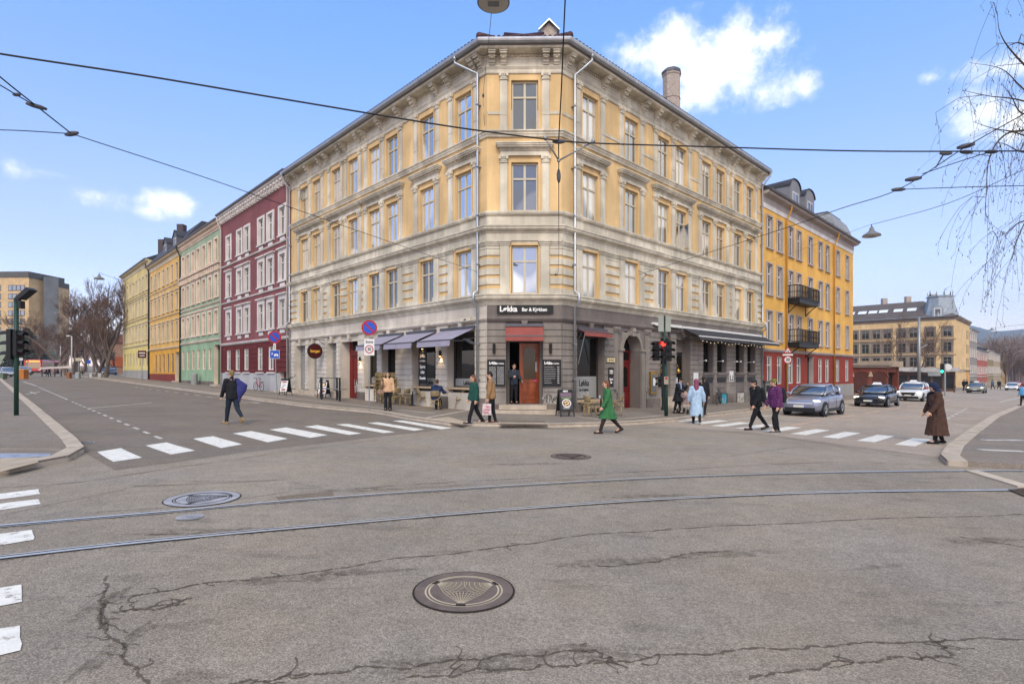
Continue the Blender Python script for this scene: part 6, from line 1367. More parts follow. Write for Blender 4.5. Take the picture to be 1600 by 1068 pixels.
for px, Y, pyt, lab in ((112, 95, 525, 'white street lamp post rising before the bare trees'), (94.5, 110, 532, 'thin pale lamp post between the tree trunks at the far left')):
    k = Y/F_; x = AT(px, Y); t = thing('street_lamp', lab, 'street lamp', (x, Y, gz(x)), 0, 'far street lamps'); mb = MB(); mb.smooth = True; mb.tube([(x, Y, gz(x)), (x, Y, zs_(pyt)), (x-.5, Y, zs_(pyt)+.1)], [.12, .09, .07], 8); mb.build('pole', M('pole_white', '#b5b5b4', .5), t); mb = MB(); mb.ball((x-.6, Y, zs_(pyt)+.05), (.4, .2, .1), 10, 6); mb.build('lamp_head', WHITE, t)
k = 88/F_; x0, x1 = AT(62, 88), AT(112, 88)
t = thing('boom_barrier', 'long whitish barrier rail across the far end of the left street', 'barrier', (x0, 88, gz(x0))); mb = MB(); mb.hexa([(x0, 88, gz(x0)+1.2), (x1, 88, gz(x1)+1.5), (x1, 88.15, gz(x1)+1.5), (x0, 88.15, gz(x0)+1.2), (x0, 88, gz(x0)+1.5), (x1, 88, gz(x1)+1.85), (x1, 88.15, gz(x1)+1.85), (x0, 88.15, gz(x0)+1.5)]); mb.build('boom', M('barrier_white', '#b9aea6', .6, var=.2, scale=.6), t)
mb = MB()
for i in range(5): xx = x0+(x1-x0)*(i+.3)/5; mb.box(xx-.06, xx+.06, 88.05, 88.12, gz(xx), gz(xx)+1.3)
mb.build('support', PBLK, t)
# --- overhead wires and hanging lamps
WIRE = M('wire_black', '#1b1b1d', .5, var=0, fine=0)
def wire(pts, r, label, grp='overhead wires', name='overhead_wire', sm=True):
    mb = MB(); mb.smooth = True; P = spline([Vector(p) for p in pts], 6) if sm and len(pts) > 2 else pts; mb.tube(P, r, 5); return tag(mb.build(name, WIRE), label, 'wire', grp)
hc_ = 5.6
wire([W(-200, 48, hc_), W(0, 84, hc_), W(230, 119, hc_), W(450, 156, hc_), W(700, 197, hc_), W(850, 217, hc_), W(925, 223.5, hc_), W(1100, 229, hc_), W(1350, 236, hc_), W(1600, 236, hc_), W(1800, 236, hc_)], .012, 'thick black contact wire crossing the whole corner above the tram rails')
ins = M('insulator', '#4b4a50', .5)
def clamp(p, r=.05, l=.12, label=None, ax=(1, 0, 0)):
    mb = MB(); p = Vector(p); a = Vector(ax).normalized()*l; mb.smooth = True; mb.tube([p-a, p-a*.4, p+a*.4, p+a], [r*.5, r, r, r*.5], 8); return tag(mb.build('wire_clamp', ins), label, 'insulator', 'insulators on the wires')
aL = Vector(FL.p(.5, .05, 0)); aL.z = 6.45
J = W(112, 209, 6.4)
wire([aL, W(520, 347, 6.42), W(330, 280.5, 6.35), J], .009, 'span wire from the left front of the corner house to the left junction'); wire([J, W(60, 168, 6.5), W(0, 120, 6.6), W(-80, 50, 6.7)], .012, 'steep span wire leaving the left junction upwards'); wire([J, W(50, 205, 6.4), W(0, 203, 6.4), W(-150, 200, 6.4)], .009, 'flat span wire leaving the left junction to the left'); wire([W(65, 171, 6.5), W(27, 149, 6.5), W(0, 133, 6.5), W(-60, 100, 6.5)], .01, 'short slack wire beside the steep span wire')
clamp(J, .045, .16, 'dark clamp where three wires meet at the upper left', (1, -.3, 0)); clamp(W(57, 166, 6.5), .04, .14, 'dark insulator on the steep wire at the upper left', (.5, .6, 0)); clamp(W(26, 148, 6.5), .03, .06, 'tiny ring clamp on the slack wire at the upper left')
aR = Vector(FC.p(3.15, .04, 6.2)); X0 = W(873, 221, hc_)
wire([aR, (1.72, 20, 6.0), W(873, 252, 5.35)], .008, 'span wire rising from the corner wall to the pull off bracket'); wire([W(873, 252, 5.35), X0+Vector((0, 0, .02)), W(877, 140, 6.0), W(883, 0, 6.6), W(890, -120, 7)], .01, 'nearly vertical wire running up out of the picture past the roof corner')
clamp(W(873, 275, 5.3), .035, .12, 'dark insulator below the pull off bracket', (0, .2, 1)); clamp(X0, .04, .1, 'dark clamp where the vertical wire crosses the contact wire'); clamp(Vector((1.9, 23.6, 6.16)), .05, .15, 'dark insulator near the wall anchor on the corner', (0, 1, .1))
br_ = M('bracket_steel', '#8d8b88', .4, metal=.5)
mb = MB(); mb.smooth = True; V0 = W(873, 251, 5.35); mb.tube([V0, W(853, 217, hc_+.03)], .014, 6); mb.tube([V0, W(927, 221, hc_+.03)], .014, 6); mb.ball(W(852, 216, hc_+.05), .035, 8, 6); mb.ball(W(927, 220.5, hc_+.05), .035, 8, 6); mb.ball(V0, .03, 8, 6); tag(mb.build('pull_off_bracket', br_), 'V shaped steel bracket holding the contact wire before the corner', 'wire bracket')
aW = Vector(FRR.p(6.15, .06, 0)); aW.z = 7.05
q1, q2, q3, q4 = W(1200, 365, 6.39), W(1313, 326, 6.2), W(1403.6, 296, 6.1), W(1505, 232, 6.35)
wire([aW, q1, q2, q3, q4, W(1600, 178, 6.6), W(1700, 122, 6.8)], .01, 'long span wire rising from the right front to the upper right'); wire([q3, W(1500, 292.5, 6.0), W(1600, 290, 5.9), W(1750, 287, 5.9)], .009, 'flat wire leaving the right junction towards the birch'); wire([W(1441, 271.6, 6.2), W(1500, 252, 6.1), W(1551, 236, 5.62)], .009, 'short diagonal wire joining the contact wire below the birch'); wire([W(1462, 262, 6.2), W(1475, 240, 5.62)], .012, 'very short link between span wire and contact wire', sm=False)
mb = MB(); mb.smooth = True
for pz in (aW+Vector((-.25, .2, .35)), aW+Vector((.1, .3, -.35))): mb.tube([aW+Vector((.3, -.35, -.05)), pz], .012, 5)
tag(mb.build('wall_anchor', WIRE), 'forked wire anchor on the right front above the string course', 'wire anchor')
clamp(q3, .045, .14, 'clamp at the right wire junction', (1, -.2, 0)); clamp(W(1427, 279.5, 6.15), .05, .15, 'grey insulator between the right junction and the diagonal wire', (1, -.6, 0)); clamp(q4+Vector((.05, 0, .05)), .05, .14, 'grey insulator on the span wire nearest the birch', (1, -.6, .1)); clamp(W(1510, 237.5, 5.62), .035, .1, 'small brown clamp on the contact wire below the insulator'); clamp(W(1549, 237, 5.62), .035, .1, 'small brown clamp on the contact wire beside the birch twigs'); clamp(W(1478, 239.5, 5.62), .035, .1, 'small clamp at the end of the very short link')
SHADE = M('lamp_shade_grey', '#6d6e70', .5, var=.1); GLAZ = M('lamp_glass', '#b9b2a8', .4)
def hang_lamp(c, r, label, up=.5):
    t = thing('hanging_lamp', label, 'street lamp', c, 0, 'street lamps on span wires'); mb = MB(); mb.smooth = True; mb.lathe([(r*1.0, 0), (r, .04), (r*.8, .1), (r*.35, .2), (r*.2, .34), (.04, .4)], (0, 0, 0), 24); mb.build('lamp_shade', SHADE, t, local=True)
    mb = MB(); mb.lathe([(r*.9, -.012), (r*.93, .01)], (0, 0, 0), 24); b = mb.build('lamp_glass', GLAZ, t, local=True); m = MB(); m.box(-r*.35, r*.35, -r*.2, r*.2, -.03, -.014); m.build('led_panel', M('led_grey', '#77787c', .5), t, local=True); m = MB(); m.tube([(0, 0, .38), (0, 0, up)], .02, 6); m.build('hook', WIRE, t, local=True); return t
c = W(771, 5, 9.4); hang_lamp(c, .33, 'large round street lamp seen from below at the top of the picture')
a3 = Vector(FL.p(.1, .06, 0)); a3.z = 13.0
wire([a3, W(755, 149.5, 14.0), W(766, 40, 11.4), c+Vector((0, 0, .45)), c+Vector((.25, -3, .9))], .008, 'wire from the left roof corner to the large round lamp'); clamp(W(755, 149.5, 14.0), .05, .1, 'small dark knot on the lamp wire beside the left downpipe', (0, .3, 1))
c2 = W(1362, 369, 7.6); hang_lamp(c2, .34, 'street lamp hanging right of the amber house gable')
fa = Vector(FRR.p(23.5, .06, 0)); fa.z = 10.2
wire([c2+Vector((.05, 0, .5)), W(1480, 318, 7.9), W(1600, 265, 8.1), W(1750, 200, 8.3)], .01, 'lamp wire from the amber house lamp to the far right'); wire([fa, c2+Vector((0, 0, .5))], .007, 'thin lamp wire from the amber house wall to its hanging lamp', sm=False)
c3 = W(155, 436, 9.3); hang_lamp(c3, .36, 'street lamp hanging at the far end of the left street'); e3 = Vector(FL.p(80, .1, 0)); e3.z = 15.0
wire([c3+Vector((0, 0, .5)), e3], .014, 'thin lamp wire from the straw coloured house to the far left lamp', sm=False)
for px, py, Y, lab in ((88, 490.5, 110, 'second hanging lamp of the far left street, before the trees'), (75, 509.5, 150, 'most distant hanging lamp of the left street'), (1549.5, 515.5, 95, 'hanging lamp above the far right street before the hill'), (1572, 543, 150, 'most distant pale hanging lamp down the right street')):
    hang_lamp((AT(px, Y), Y, CAMH+(HY-py)*Y/F_), .45 if Y < 100 else .6, lab)
k = 95/F_; wire([(AT(1549.5, 95), 95, zs_(512.5)), (AT(1680, 80), 80, CAMH+(HY-497)*80/F_)], .02, 'wire holding the far right hanging lamp', sm=False)
# ================================================================ vehicles
TYRE = M('tyre', '#1b1b1c', .85, var=.1); RIMM = M('rim_grey', '#7d7f82', .35, metal=.7); WELL = M('wheel_well', '#0d0d0e', .9, var=0, fine=0)
TRIM = M('car_trim_black', '#1e1f21', .5, var=.05); PLATE = M('number_plate', '#c9c7bd', .5, var=0); CARG = glassmat('car_glass', '#1a1e1f', .2, rough=.02, wob=0)
HEADL = M('headlight_lit', '#fff3cf', .2, var=0, fine=0, emit=2.5); HEADO = M('headlight_clear', '#c5c8cb', .12, var=0, fine=0)
def paint(name, col, metal=.4): return M(name, col, .28, metal=metal, var=.03, fine=.02, coat=.7)
def car(label, loc, rz, body, L=4.35, Wd=1.83, Hh=1.57, kind='suv', taxi=None, hl=HEADL, grp='cars in the right street', rim=RIMM, mirror=None, rails=False, far=False, grille=None, rear=False):
    t = thing('car', label, 'car', (0, 0, 0), 0, grp); s = L/4.35; w0 = Wd/2; suv = kind == 'suv'
    hz = .98 if suv else .82; belt = 1.04 if suv else .92
    st = [(2.17, .38, hz*.74, .60), (2.12, .28, hz*.84, .76), (1.95, .22, hz*.9, .85), (1.55, .2, hz*.97, .9), (.95, .2, belt*.985, .912), (.2, .19, belt, .915), (-.8, .19, belt*1.01, .915), (-1.5, .2, belt*1.02, .905), (-1.95, .26, belt*1.03, .85), (-2.14, .36, belt*.98, .76), (-2.18, .42, belt*.85, .66)]
    rings = []
    for x, zb, zt, hw in st:
        hw = hw/.915*w0; h = zt-zb; half = [(hw*.6, zb), (hw*.95, zb+.04), (hw, zb+h*.3), (hw*1.0, zb+h*.62), (hw*.965, zt-h*.13), (hw*.88, zt-.02), (hw*.5, zt+.012)]
        rings.append([(x*s, y, z) for y, z in half]+[(x*s, -y, z) for y, z in half[::-1]])
    mb = MB(); mb.smooth = True; mb.loft(rings); mb.build('body', body, t, local=True, sub=1)
    # greenhouse
    top = Hh; f = 0 if suv else .05
    gs = [(1.12+f, belt-.03, .80, belt, .78), (.78, belt-.02, .83, belt+(top-belt)*.45, .74), (.28, belt-.02, .85, top-.1, .66), (-.15, belt-.02, .855, top-.035, .64), (-.8, belt-.02, .85, top-.03, .635), (-1.35, belt-.02, .83, top-.12 if suv else top-.2, .61), (-1.85, belt, .78, belt+(top-belt)*(.5 if suv else .28), .6), (-2.08, belt, .7, belt+.05, .58)]
    rings = []; roofr = []
    for x, zb, hb, zt, ht in gs:
        hb, ht = hb/.915*w0, ht/.915*w0; half = [(hb, zb), (hb*.985, zb+(zt-zb)*.3), ((hb+ht)/2, zb+(zt-zb)*.75), (ht, zt-.02), (ht*.7, zt+.012)]
        rings.append([(x*s, y, z) for y, z in half]+[(x*s, -y, z) for y, z in half[::-1]]); roofr.append((x*s, ht, zt))
    mb = MB(); mb.smooth = True; mb.loft(rings); mb.build('windows', CARG, t, local=True, sub=1)
    mb = MB(); mb.smooth = True; rr = roofr[2:6] if suv else roofr[2:6]
    mb.loft([[(x, h*1.02, z-.035), (x, h*.96, z+.012), (x, h*.6, z+.034), (x, -h*.6, z+.034), (x, -h*.96, z+.012), (x, -h*1.02, z-.035)] for x, h, z in rr], True, True)
    for sg in (-1, 1):
        mb.tube([(gs[0][0]*s, sg*(w0*.86), belt-.02), (gs[1][0]*s, sg*w0*.86, gs[1][3]-.03), (gs[2][0]*s, sg*w0*.745, top-.09)], .04, 6)
        mb.tube([(-.35*s, sg*w0*.93, belt), (-.42*s, sg*w0*.83, belt+(top-belt)*.6), (-.45*s, sg*w0*.72, top-.04)], .04, 6)
        mb.tube([(-1.25*s, sg*w0*.9, belt), (-1.5*s, sg*w0*.82, belt+(top-belt)*.5), (-1.42*s, sg*w0*.69, top-.13)], .07 if suv else .05, 6)
    mb.build('roof', body, t, local=True)
    for sx in (1.32, -1.36):
        for sg in (-1, 1):
            r = .345 if suv else .33; x = sx*s; y = sg*(w0-.1)
            mb = MB(); mb.lathe([(r+.065, -.2), (r+.065, .105)], (x, y if sg > 0 else y, r+.0), 24, 'y') if False else mb.lathe([(r+.06, min(0, sg*.104)), (r+.06, max(0, sg*.104))], (x, y, r), 24, 'y'); mb.build('wheel_arch', WELL if not suv else TRIM, t, local=True)  # solid dark disc: the hollow well's shade put into its colour
            mb = MB(); mb.smooth = True; mb.lathe([(r*.62, -.11), (r*.9, -.115), (r, -.08), (r, .08), (r*.9, .115), (r*.62, .11)], (x, y+sg*.005, r), 24, 'y'); wh = mb.build('wheel', TYRE, t, local=True)
            mb = MB(); q = sg*.112; mb.mi = 1; mb.lathe([(.02, q-.01*sg), (r*.66, q-.008*sg)] if sg > 0 else [(.02, q+.01), (r*.66, q+.008)], (x, y+sg*.003, r), 24, 'y'); mb.mi = 0
            for i in range(5):
                a = 2*PI*i/5+.3; mb.tube([(x, y+q+sg*.006, r), (x+r*.62*math.cos(a), y+q+sg*.006, r+r*.62*math.sin(a))], [.05, .035], 5)
            n = 24; mb.tube([(x+r*.65*math.cos(2*PI*i/n), y+q+sg*.004, r+r*.65*math.sin(2*PI*i/n)) for i in range(n+1)], .018, 5, False)
            mb.build('rim', [rim, WELL], wh, local=True)
    if far: hsz = .2
    for sg in (-1, 1):
        mb = MB(); mb.smooth = True; mb.ball((1.98*s, sg*w0*.72, hz*.80), (.14, .22, .055 if suv else .07), 10, 6); mb.build('headlight', hl, t, local=True)
        mb = MB(); mb.smooth = True; mb.ball((.72*s, sg*(w0+.1), belt+.06), (.07, .12, .075), 10, 6); mb.tube([(.75*s, sg*w0*.9, belt-.02), (.74*s, sg*(w0+.04), belt+.03)], .03, 5); mb.build('mirror', mirror or body, t, local=True)
        mb = MB()
        for xx in (.9, -.38): mb.box(xx*s-.006, xx*s+.006, sg*(w0*1.0)-.004, sg*(w0)+.004, .4, belt-.08)
        mb.box(.9*s, -1.2*s, sg*w0-.004, sg*w0+.006, .26, .4) if False else mb.box(-1.0*s, .95*s, sg*w0-.01, sg*w0+.008, .24, .36); mb.build('side_sill', TRIM, t, local=True)
        mb = MB()
        for xx in (.05, -.75): mb.box(xx*s-.1, xx*s+.1, sg*w0-.004, sg*(w0+.02), belt-.2, belt-.17)
        mb.build('door_handle', body if suv else TRIM, t, local=True)
        mb = MB(); mb.box(-2.17*s, -2.02*s, sg*w0*.5, sg*w0*.85, belt-.18, belt-.05) if sg > 0 else mb.box(-2.17*s, -2.02*s, -w0*.85, -w0*.5, belt-.18, belt-.05); mb.build('tail_light', SRED, t, local=True)
    mb = MB(); mb.smooth = False
    mb.box(2.02*s, 2.165*s, -w0*.74, w0*.74, .26, .46); mb.build('front_bumper', TRIM, t, local=True)
    if grille: mb = MB(); mb.hexa([(2.1*s, -w0*.5, .52), (2.19*s, -w0*.42, .52), (2.19*s, w0*.42, .52), (2.1*s, w0*.5, .52), (2.05*s, -w0*.62, hz*.8), (2.165*s, -w0*.55, hz*.8), (2.165*s, w0*.55, hz*.8), (2.05*s, w0*.62, hz*.8)]); mb.build('grille', TRIM, t, local=True)
    mb = MB(); zc = .52 if suv else .44; mb.box(2.17*s, 2.2*s, -.26, .26, zc-.055, zc+.055); mb.build('number_plate', PLATE, t, local=True); mb = MB(); mb.box(2.2*s, 2.203*s, .22, .26, zc-.055, zc+.055); mb.build('plate_band', SBLUE, t, local=True)
    if suv and not grille: mb = MB(); mb.box(2.1*s, 2.176*s, -w0*.62, w0*.62, .64, .70); mb.build('light_bar', M('chrome_light', '#d9dbe6', .2, metal=.3), t, local=True)
    mb = MB(); mb.box(1.06*s, 1.5*s, -.1, .1, 0, .001) if False else mb.tube([(1.05*s, -.5, belt+.01), (.95*s, .1, belt+.06)], .012, 4); mb.build('wiper', TRIM, t, local=True)
    if taxi:
        mb = MB(); mb.hexa([(-.1, -.28, Hh), (.1, -.28, Hh), (.1, .28, Hh), (-.1, .28, Hh), (-.05, -.2, Hh+.16), (.05, -.2, Hh+.16), (.05, .2, Hh+.16), (-.05, .2, Hh+.16)]); mb.build('taxi_sign', taxi, t, local=True)
    if rails:
        mb = MB(); mb.smooth = True
        for sg in (-1, 1): mb.tube([(.3*s, sg*w0*.68, Hh-.04), (.1*s, sg*w0*.69, Hh+.04), (-1.0*s, sg*w0*.68, Hh+.04), (-1.25*s, sg*w0*.66, Hh-.06)], .018, 5)
        mb.build('roof_rail', TRIM, t, local=True)
    return move(t, loc, rz)
HEAD = math.atan2(-RD[1], -RD[0])
def front_at(px, py, L): g = G(px, py); return g
def place_car(g, L=4.35): # g = ground under the near front wheel (viewer's right)
    fm = Vector((g.x, g.y))+Vector((-.695, .719))*.82; c = fm+Vector(RD)*(1.32*L/4.35); return (c.x, c.y, gz(c.x))
car('grey blue crossover car with lit front waiting at the crossing behind the purple jacket', place_car(G(1287, 650.8)), HEAD, paint('paint_grey_blue', '#85899a', .5), Wd=1.83)
TAXIW = M('taxi_white', '#d9dde0', .3, var=0, fine=0)
car('black saloon taxi with white roof sign following the grey blue car', place_car(G(1385, 636), 4.69), HEAD, paint('paint_black', '#14151a', .2), 4.69, 1.85, 1.46, 'sedan', TAXIW)
car('white estate taxi with red mirrors behind the black taxi', place_car(G(1441, 627), 4.55), HEAD, paint('paint_white', '#d5d6d6', .05), 4.55, 1.86, 1.62, 'suv', TAXIW, rails=True, mirror=SRED, grille=True)
g = G(1543, 614.3); car('olive grey taxi coming down the right street past the cafe crowd', (g.x-.2, g.y+1.5, gz(g.x)), HEAD, paint('paint_olive', '#77755f', .4), 4.6, 1.85, 1.5, 'suv', TAXIW)
g = G(1582, 609.5); car('white saloon far down the right street', (g.x, g.y, gz(g.x)), HEAD, paint('paint_white', '#d5d6d6'), 4.5, 1.8, 1.46, 'sedan')
g = G(1601, 611.5); car('red car cut by the right edge of the picture', (g.x+.4, g.y, gz(g.x)), HEAD, paint('paint_red', '#a5212c', .1), 4.2, 1.8, 1.46, 'sedan')
car('small red car at the far end of the right street', (AT(1590, 175), 175, gz(AT(1590, 175))), HEAD, paint('paint_red', '#a5212c', .1), 4.2, 1.8, 1.5, 'suv')
HL = math.atan2(-.35, 1)
g = G(9, 588.5); car('silver white car at the left edge behind the signal pole', (g.x-.6, g.y+.8, gz(g.x)), math.radians(-35), paint('paint_silver', '#b9bec6', .5), 4.4, 1.8, 1.5, 'sedan', hl=HEADO, grp='cars in the left street')
car('silver estate car between the two red buses', (AT(36, 100), 100, gz(AT(36, 100))), math.radians(-60), paint('paint_silver', '#b9bec6', .5), 4.5, 1.8, 1.6, 'suv', hl=HEADO, grp='cars in the left street')
g = G(181, 588.5); car('dark car parked at the foot of the straw coloured house', (g.x-.5, g.y+8, gz(g.x)), math.radians(10), paint('paint_black', '#14151a'), 4.4, 1.8, 1.45, 'sedan', hl=HEADO, grp='cars in the left street')
g = G(133, 586); car('dark van like car under the bare trees', (g.x, g.y+6, gz(g.x)), math.radians(-80), paint('paint_slate', '#3f4a55', .3), 4.5, 1.8, 1.7, 'suv', hl=HEADO, grp='cars in the left street')
def bus(label, x, y, rz, L=11):
    t = thing('bus', label, 'bus', (0, 0, 0), 0, 'red city buses'); R_ = paint('bus_red', '#b51f20', .05); w = 1.25
    mb = MB(); prof = [(w, .35), (w, 2.6), (w*.94, 2.95), (-w*.94, 2.95), (-w, 2.6), (-w, .35)]
    mb.loft([[(x_, y_*f, z_ if z_ < 2.5 else z_*(1-.02*(f < 1))) for y_, z_ in prof] for x_, f in ((L/2, .9), (L/2-.25, 1), (-L/2+.2, 1), (-L/2, .94))]); mb.build('body', R_, t, local=True)
    mb = MB(); mb.box(L/2-.02, L/2+.015, -1.05, 1.05, 1.15, 2.35); mb.build('windscreen', CARG, t, local=True)
    mb = MB(); mb.box(L/2-.02, L/2+.02, -.9, .9, 2.45, 2.78); mb.build('destination_display', M('display_amber', '#d9a050', .4, var=.3, scale=9, emit=.8), t, local=True)
    for sg in (-1, 1):
        for i in range(6):
            mb = MB(); a = -L/2+.6+i*1.65; mb.box(a, a+1.45, sg*w-.01 if sg > 0 else -w-.015, sg*w+.015 if sg > 0 else -w+.01, 1.25, 2.45); mb.build('window', CARG, t, local=True)
        mb = MB(); mb.box(L/2-.0, L/2+.02, sg*.85-.2, sg*.85+.2, .75, .95); mb.build('headlight', HEADO, t, local=True)
        for xx in (L/2-2.2, -L/2+2.6): mb = MB(); mb.lathe([(.48, sg*1.0 if sg > 0 else -1.26), (.48, 1.26 if sg > 0 else -1.0)], (xx, 0, .48), 20, 'y'); mb.build('wheel', TYRE, t, local=True)
    mb = MB(); mb.box(L/2-.1, L/2+.03, -1.1, 1.1, .38, .62); mb.build('bumper', TRIM, t, local=True)
    return move(t, (x, y, gz(x)), rz)
g = G(52, 584); bus('red city bus facing the camera at the far left crossing', g.x-2.2, g.y+5.5, math.radians(-68))
bus('second red city bus mostly hidden behind the signal pole', AT(14, 125), 131, math.radians(-50)); 
# ================================================================ people
def blob(name, mb, mat, parent, vox=.014, smooth=3, fac=.5, fold=0, puff=0):
    me = bpy.data.meshes.new(name); me.from_pydata(mb.v, [], mb.f); me.update()
    ob = bpy.data.objects.new(name, me); COL.objects.link(ob)
    bm = bmesh.new(); bm.from_mesh(me); bmesh.ops.recalc_face_normals(bm, faces=bm.faces); bm.to_mesh(me); bm.free()
    r = ob.modifiers.new('r', 'REMESH'); r.mode = 'VOXEL'; r.voxel_size = vox; r.use_smooth_shade = True
    if smooth: s = ob.modifiers.new('s', 'SMOOTH'); s.iterations = smooth; s.factor = fac
    dg = bpy.context.evaluated_depsgraph_get(); m2 = bpy.data.meshes.new_from_object(ob.evaluated_get(dg)); m2.name = name
    bpy.data.objects.remove(ob); bpy.data.meshes.remove(me)
    m2.materials.clear(); m2.materials.append(mat)
    if fold:
        from mathutils import noise as _n
        off_ = Vector((len(KIDS)*3.1, 1.7, .3)); m2.update(); nv = [v.normal.copy() for v in m2.vertices]
        for v, nr in zip(m2.vertices, nv):
            q = Vector((v.co.x*9, v.co.y*9, v.co.z*4.5))+off_; a = fold*(abs(_n.noise(q))*2-.6+.5*_n.noise(q*2.3))
            if puff: a += .014*(abs(math.sin(v.co.z*PI/.085))-.7)
            v.co += nr*a
        m2.update()
    for p in m2.polygons: p.use_smooth = True
    return meshobj(name, m2, parent)
def cap(mb, a, b, ra, rb, n=10):
    mb.tube([a, b], [ra, rb], n); mb.ball(a, ra, n, 7); mb.ball(b, rb, n, 7)
SKIN = M('skin', '#c59a80', .55, var=.06, scale=9, fine=.03); EYE = M('eye_dark', '#1c1613', .3, var=0, fine=0); LIP = M('lip', '#9c5f55', .5, var=0, fine=0)
def cloth(name, col, **k): return M(name, col, .85, var=k.pop('var', .16), scale=k.pop('scale', 7), fine=.1, fscale=120, bump=k.pop('bump', .35), bscale=k.pop('bscale', 22))
rad = math.radians
class Pose: pass
def person(label, loc, face, h=1.72, legs=((18, 5), (-16, 22)), arms=((0, 12, 8), (0, 12, 8)), lean=3, turn=0, nod=0, top=None, bottom=None, shoe=None, hair=None, hairlen=0, coat=0, flare=0, sleeve=.054, bulk=1.0, seat=None, hat=None, scarf=None, feet_up=True, hood=False, sole=None, wide=1.0, boots=0, puff=0):
    """figure in local space facing +Y; legs/arms = (swing, bend[, spread]) for left(-x) and right(+x)"""
    t = thing('person', label, 'person', (0, 0, 0), 0, 'people at the crossing'); H = h
    hipz = .52*H if seat is None else seat+.08; ln = rad(lean)
    hipc = Vector((0, 0, hipz)); upd = Vector((0, math.sin(ln), math.cos(ln)))
    waist = hipc+upd*.09*H; chest = hipc+upd*.21*H; sh = hipc+upd*.295*H; neck = hipc+upd*.325*H; hd = neck+Vector((0, .02*H+math.sin(ln)*.06*H, .098*H))
    J = {}; low = 9
    for s, (sw, bd) in zip((-1, 1), legs):
        a = rad(sw); hp = hipc+Vector((s*.052*H, 0, -.01*H)); kn = hp+Vector((s*.008*H, math.sin(a), -math.cos(a)))*.245*H
        a2 = rad(sw-bd); an = kn+Vector((0, math.sin(a2), -math.cos(a2)))*.235*H; pt = min(0, (a2+.12)*.9) if bd > 12 else 0
        ft = an+Vector((s*.012*H, math.cos(pt)*.105*H, math.sin(pt)*.105*H-.025*H)); hl = an+Vector((0, -.035*H, -.028*H))
        J[s] = [hp, kn, an, ft, hl]; low = min(low, an.z-.05*H, ft.z-.018*H, hl.z-.018*H)
    if seat is None:
        dz = Vector((0, 0, -low)); hipc += dz; waist += dz; chest += dz; sh += dz; neck += dz; hd += dz
        for s in J: J[s] = [q+dz for q in J[s]]
    A = {}
    for s, (sw, bd, sp) in zip((-1, 1), arms):
        a = rad(sw); b = rad(sp); so = sh+Vector((s*.108*H*wide, 0, -.008*H)); el = so+Vector((s*math.sin(b)*math.cos(a)*1.0, math.sin(a), -math.cos(a)*math.cos(b)))*.168*H
        a2 = rad(sw+bd); wr = el+Vector((s*math.sin(b)*.35-(s*.25 if bd > 60 else 0), math.sin(a2), -math.cos(a2))).normalized()*.148*H
        A[s] = [so, el, wr, (wr-el).normalized()]
    # ---- body: one continuous surface from head to feet, with five fingers on each hand
    mb = MB()
    def ring(c, rx, ry, ax=upd): return [tuple(c+Vector((rx*math.cos(2*PI*i/14), ry*math.sin(2*PI*i/14), 0))) for i in range(14)]
    mb.loft([ring(hipc-Vector((0, 0, .05*H)), .07*H, .06*H), ring(hipc, .093*H, .066*H), ring(waist, .078*H, .056*H), ring(chest, .095*H, .064*H), ring(sh, .092*H, .05*H), ring(neck, .036*H, .036*H)])
    cap(mb, neck-upd*.02*H, neck+(hd-neck)*.6, .031*H, .029*H)
    for s in (-1, 1):
        hp, kn, an, ft, hl = J[s]; cap(mb, hp, kn, .052*H, .033*H); cap(mb, kn, an, .034*H, .022*H); cap(mb, an, ft, .022*H, .018*H)
        so, el, wr, d = A[s]; cap(mb, so-Vector((s*.02*H, 0, 0)), el, .03*H, .023*H); cap(mb, el, wr, .023*H, .0155*H)
        side = d.cross(Vector((1, 0, 0))); side = side.normalized() if side.length > .1 else Vector((0, 1, 0)); nrm = d.cross(side).normalized()
        pm = wr+d*.042*H; mb.loft([[tuple(wr+d*q+side*math.cos(2*PI*i/10)*w_+nrm*math.sin(2*PI*i/10)*w_*.5) for i in range(10)] for q, w_ in ((0, .014*H), (.02*H, .023*H), (.045*H, .024*H), (.058*H, .021*H))])
        for i in range(4):
            o = side*(.018-.012*i)*H; L_ = (.036, .043, .04, .031)[i]*H; k0 = wr+d*.054*H+o; k1 = k0+(d+nrm*.25*s).normalized()*L_*.55; k2 = k1+(d*.8+nrm*.7*s).normalized()*L_*.5; mb.tube([k0, k1, k2], [.0062*H, .0056*H, .0046*H], 6)
        tb = wr+d*.018*H+side*.018*H; mb.tube([tb, tb+(d*.6+side*.8).normalized()*.024*H, tb+(d*.6+side*.8).normalized()*.024*H+(d*.95+side*.3).normalized()*.02*H], [.0085*H, .007*H, .005*H], 6)
    tm = Matrix.Translation(hd) @ Matrix.Rotation(rad(turn), 4, 'Z') @ Matrix.Rotation(rad(-nod), 4, 'X')
    hs = .0655*H/.112
    def HP(x, y, z): return tuple(tm @ (Vector((x, y, z))*hs))
    hm = MB(); hm.ball((0, -.012, .02), (.076, .095, .092), 16, 12); hm.ball((0, .022, -.045), (.055, .066, .068), 14, 10); hm.ball((0, .055, -.088), (.026, .024, .022), 8, 6)
    hm.tube([(0, .092, .015), (0, .112, -.022), (0, .1, -.034)], [.009, .015, .012], 8); hm.ball((0, .078, .028), (.05, .018, .012), 10, 6)
    for s in (-1, 1): hm.ball((s*.077, -.01, -.008), (.012, .02, .032), 8, 6); hm.ball((s*.04, .062, -.03), (.024, .022, .02), 8, 6)
    mb.add([HP(*v) for v in hm.v], hm.f)
    body = blob('body', mb, SKIN, t, .0085, 1)
    e = MB()
    for s in (-1, 1): e.ball(HP(s*.03, .083, .006), .009*hs/.6, 6, 5)
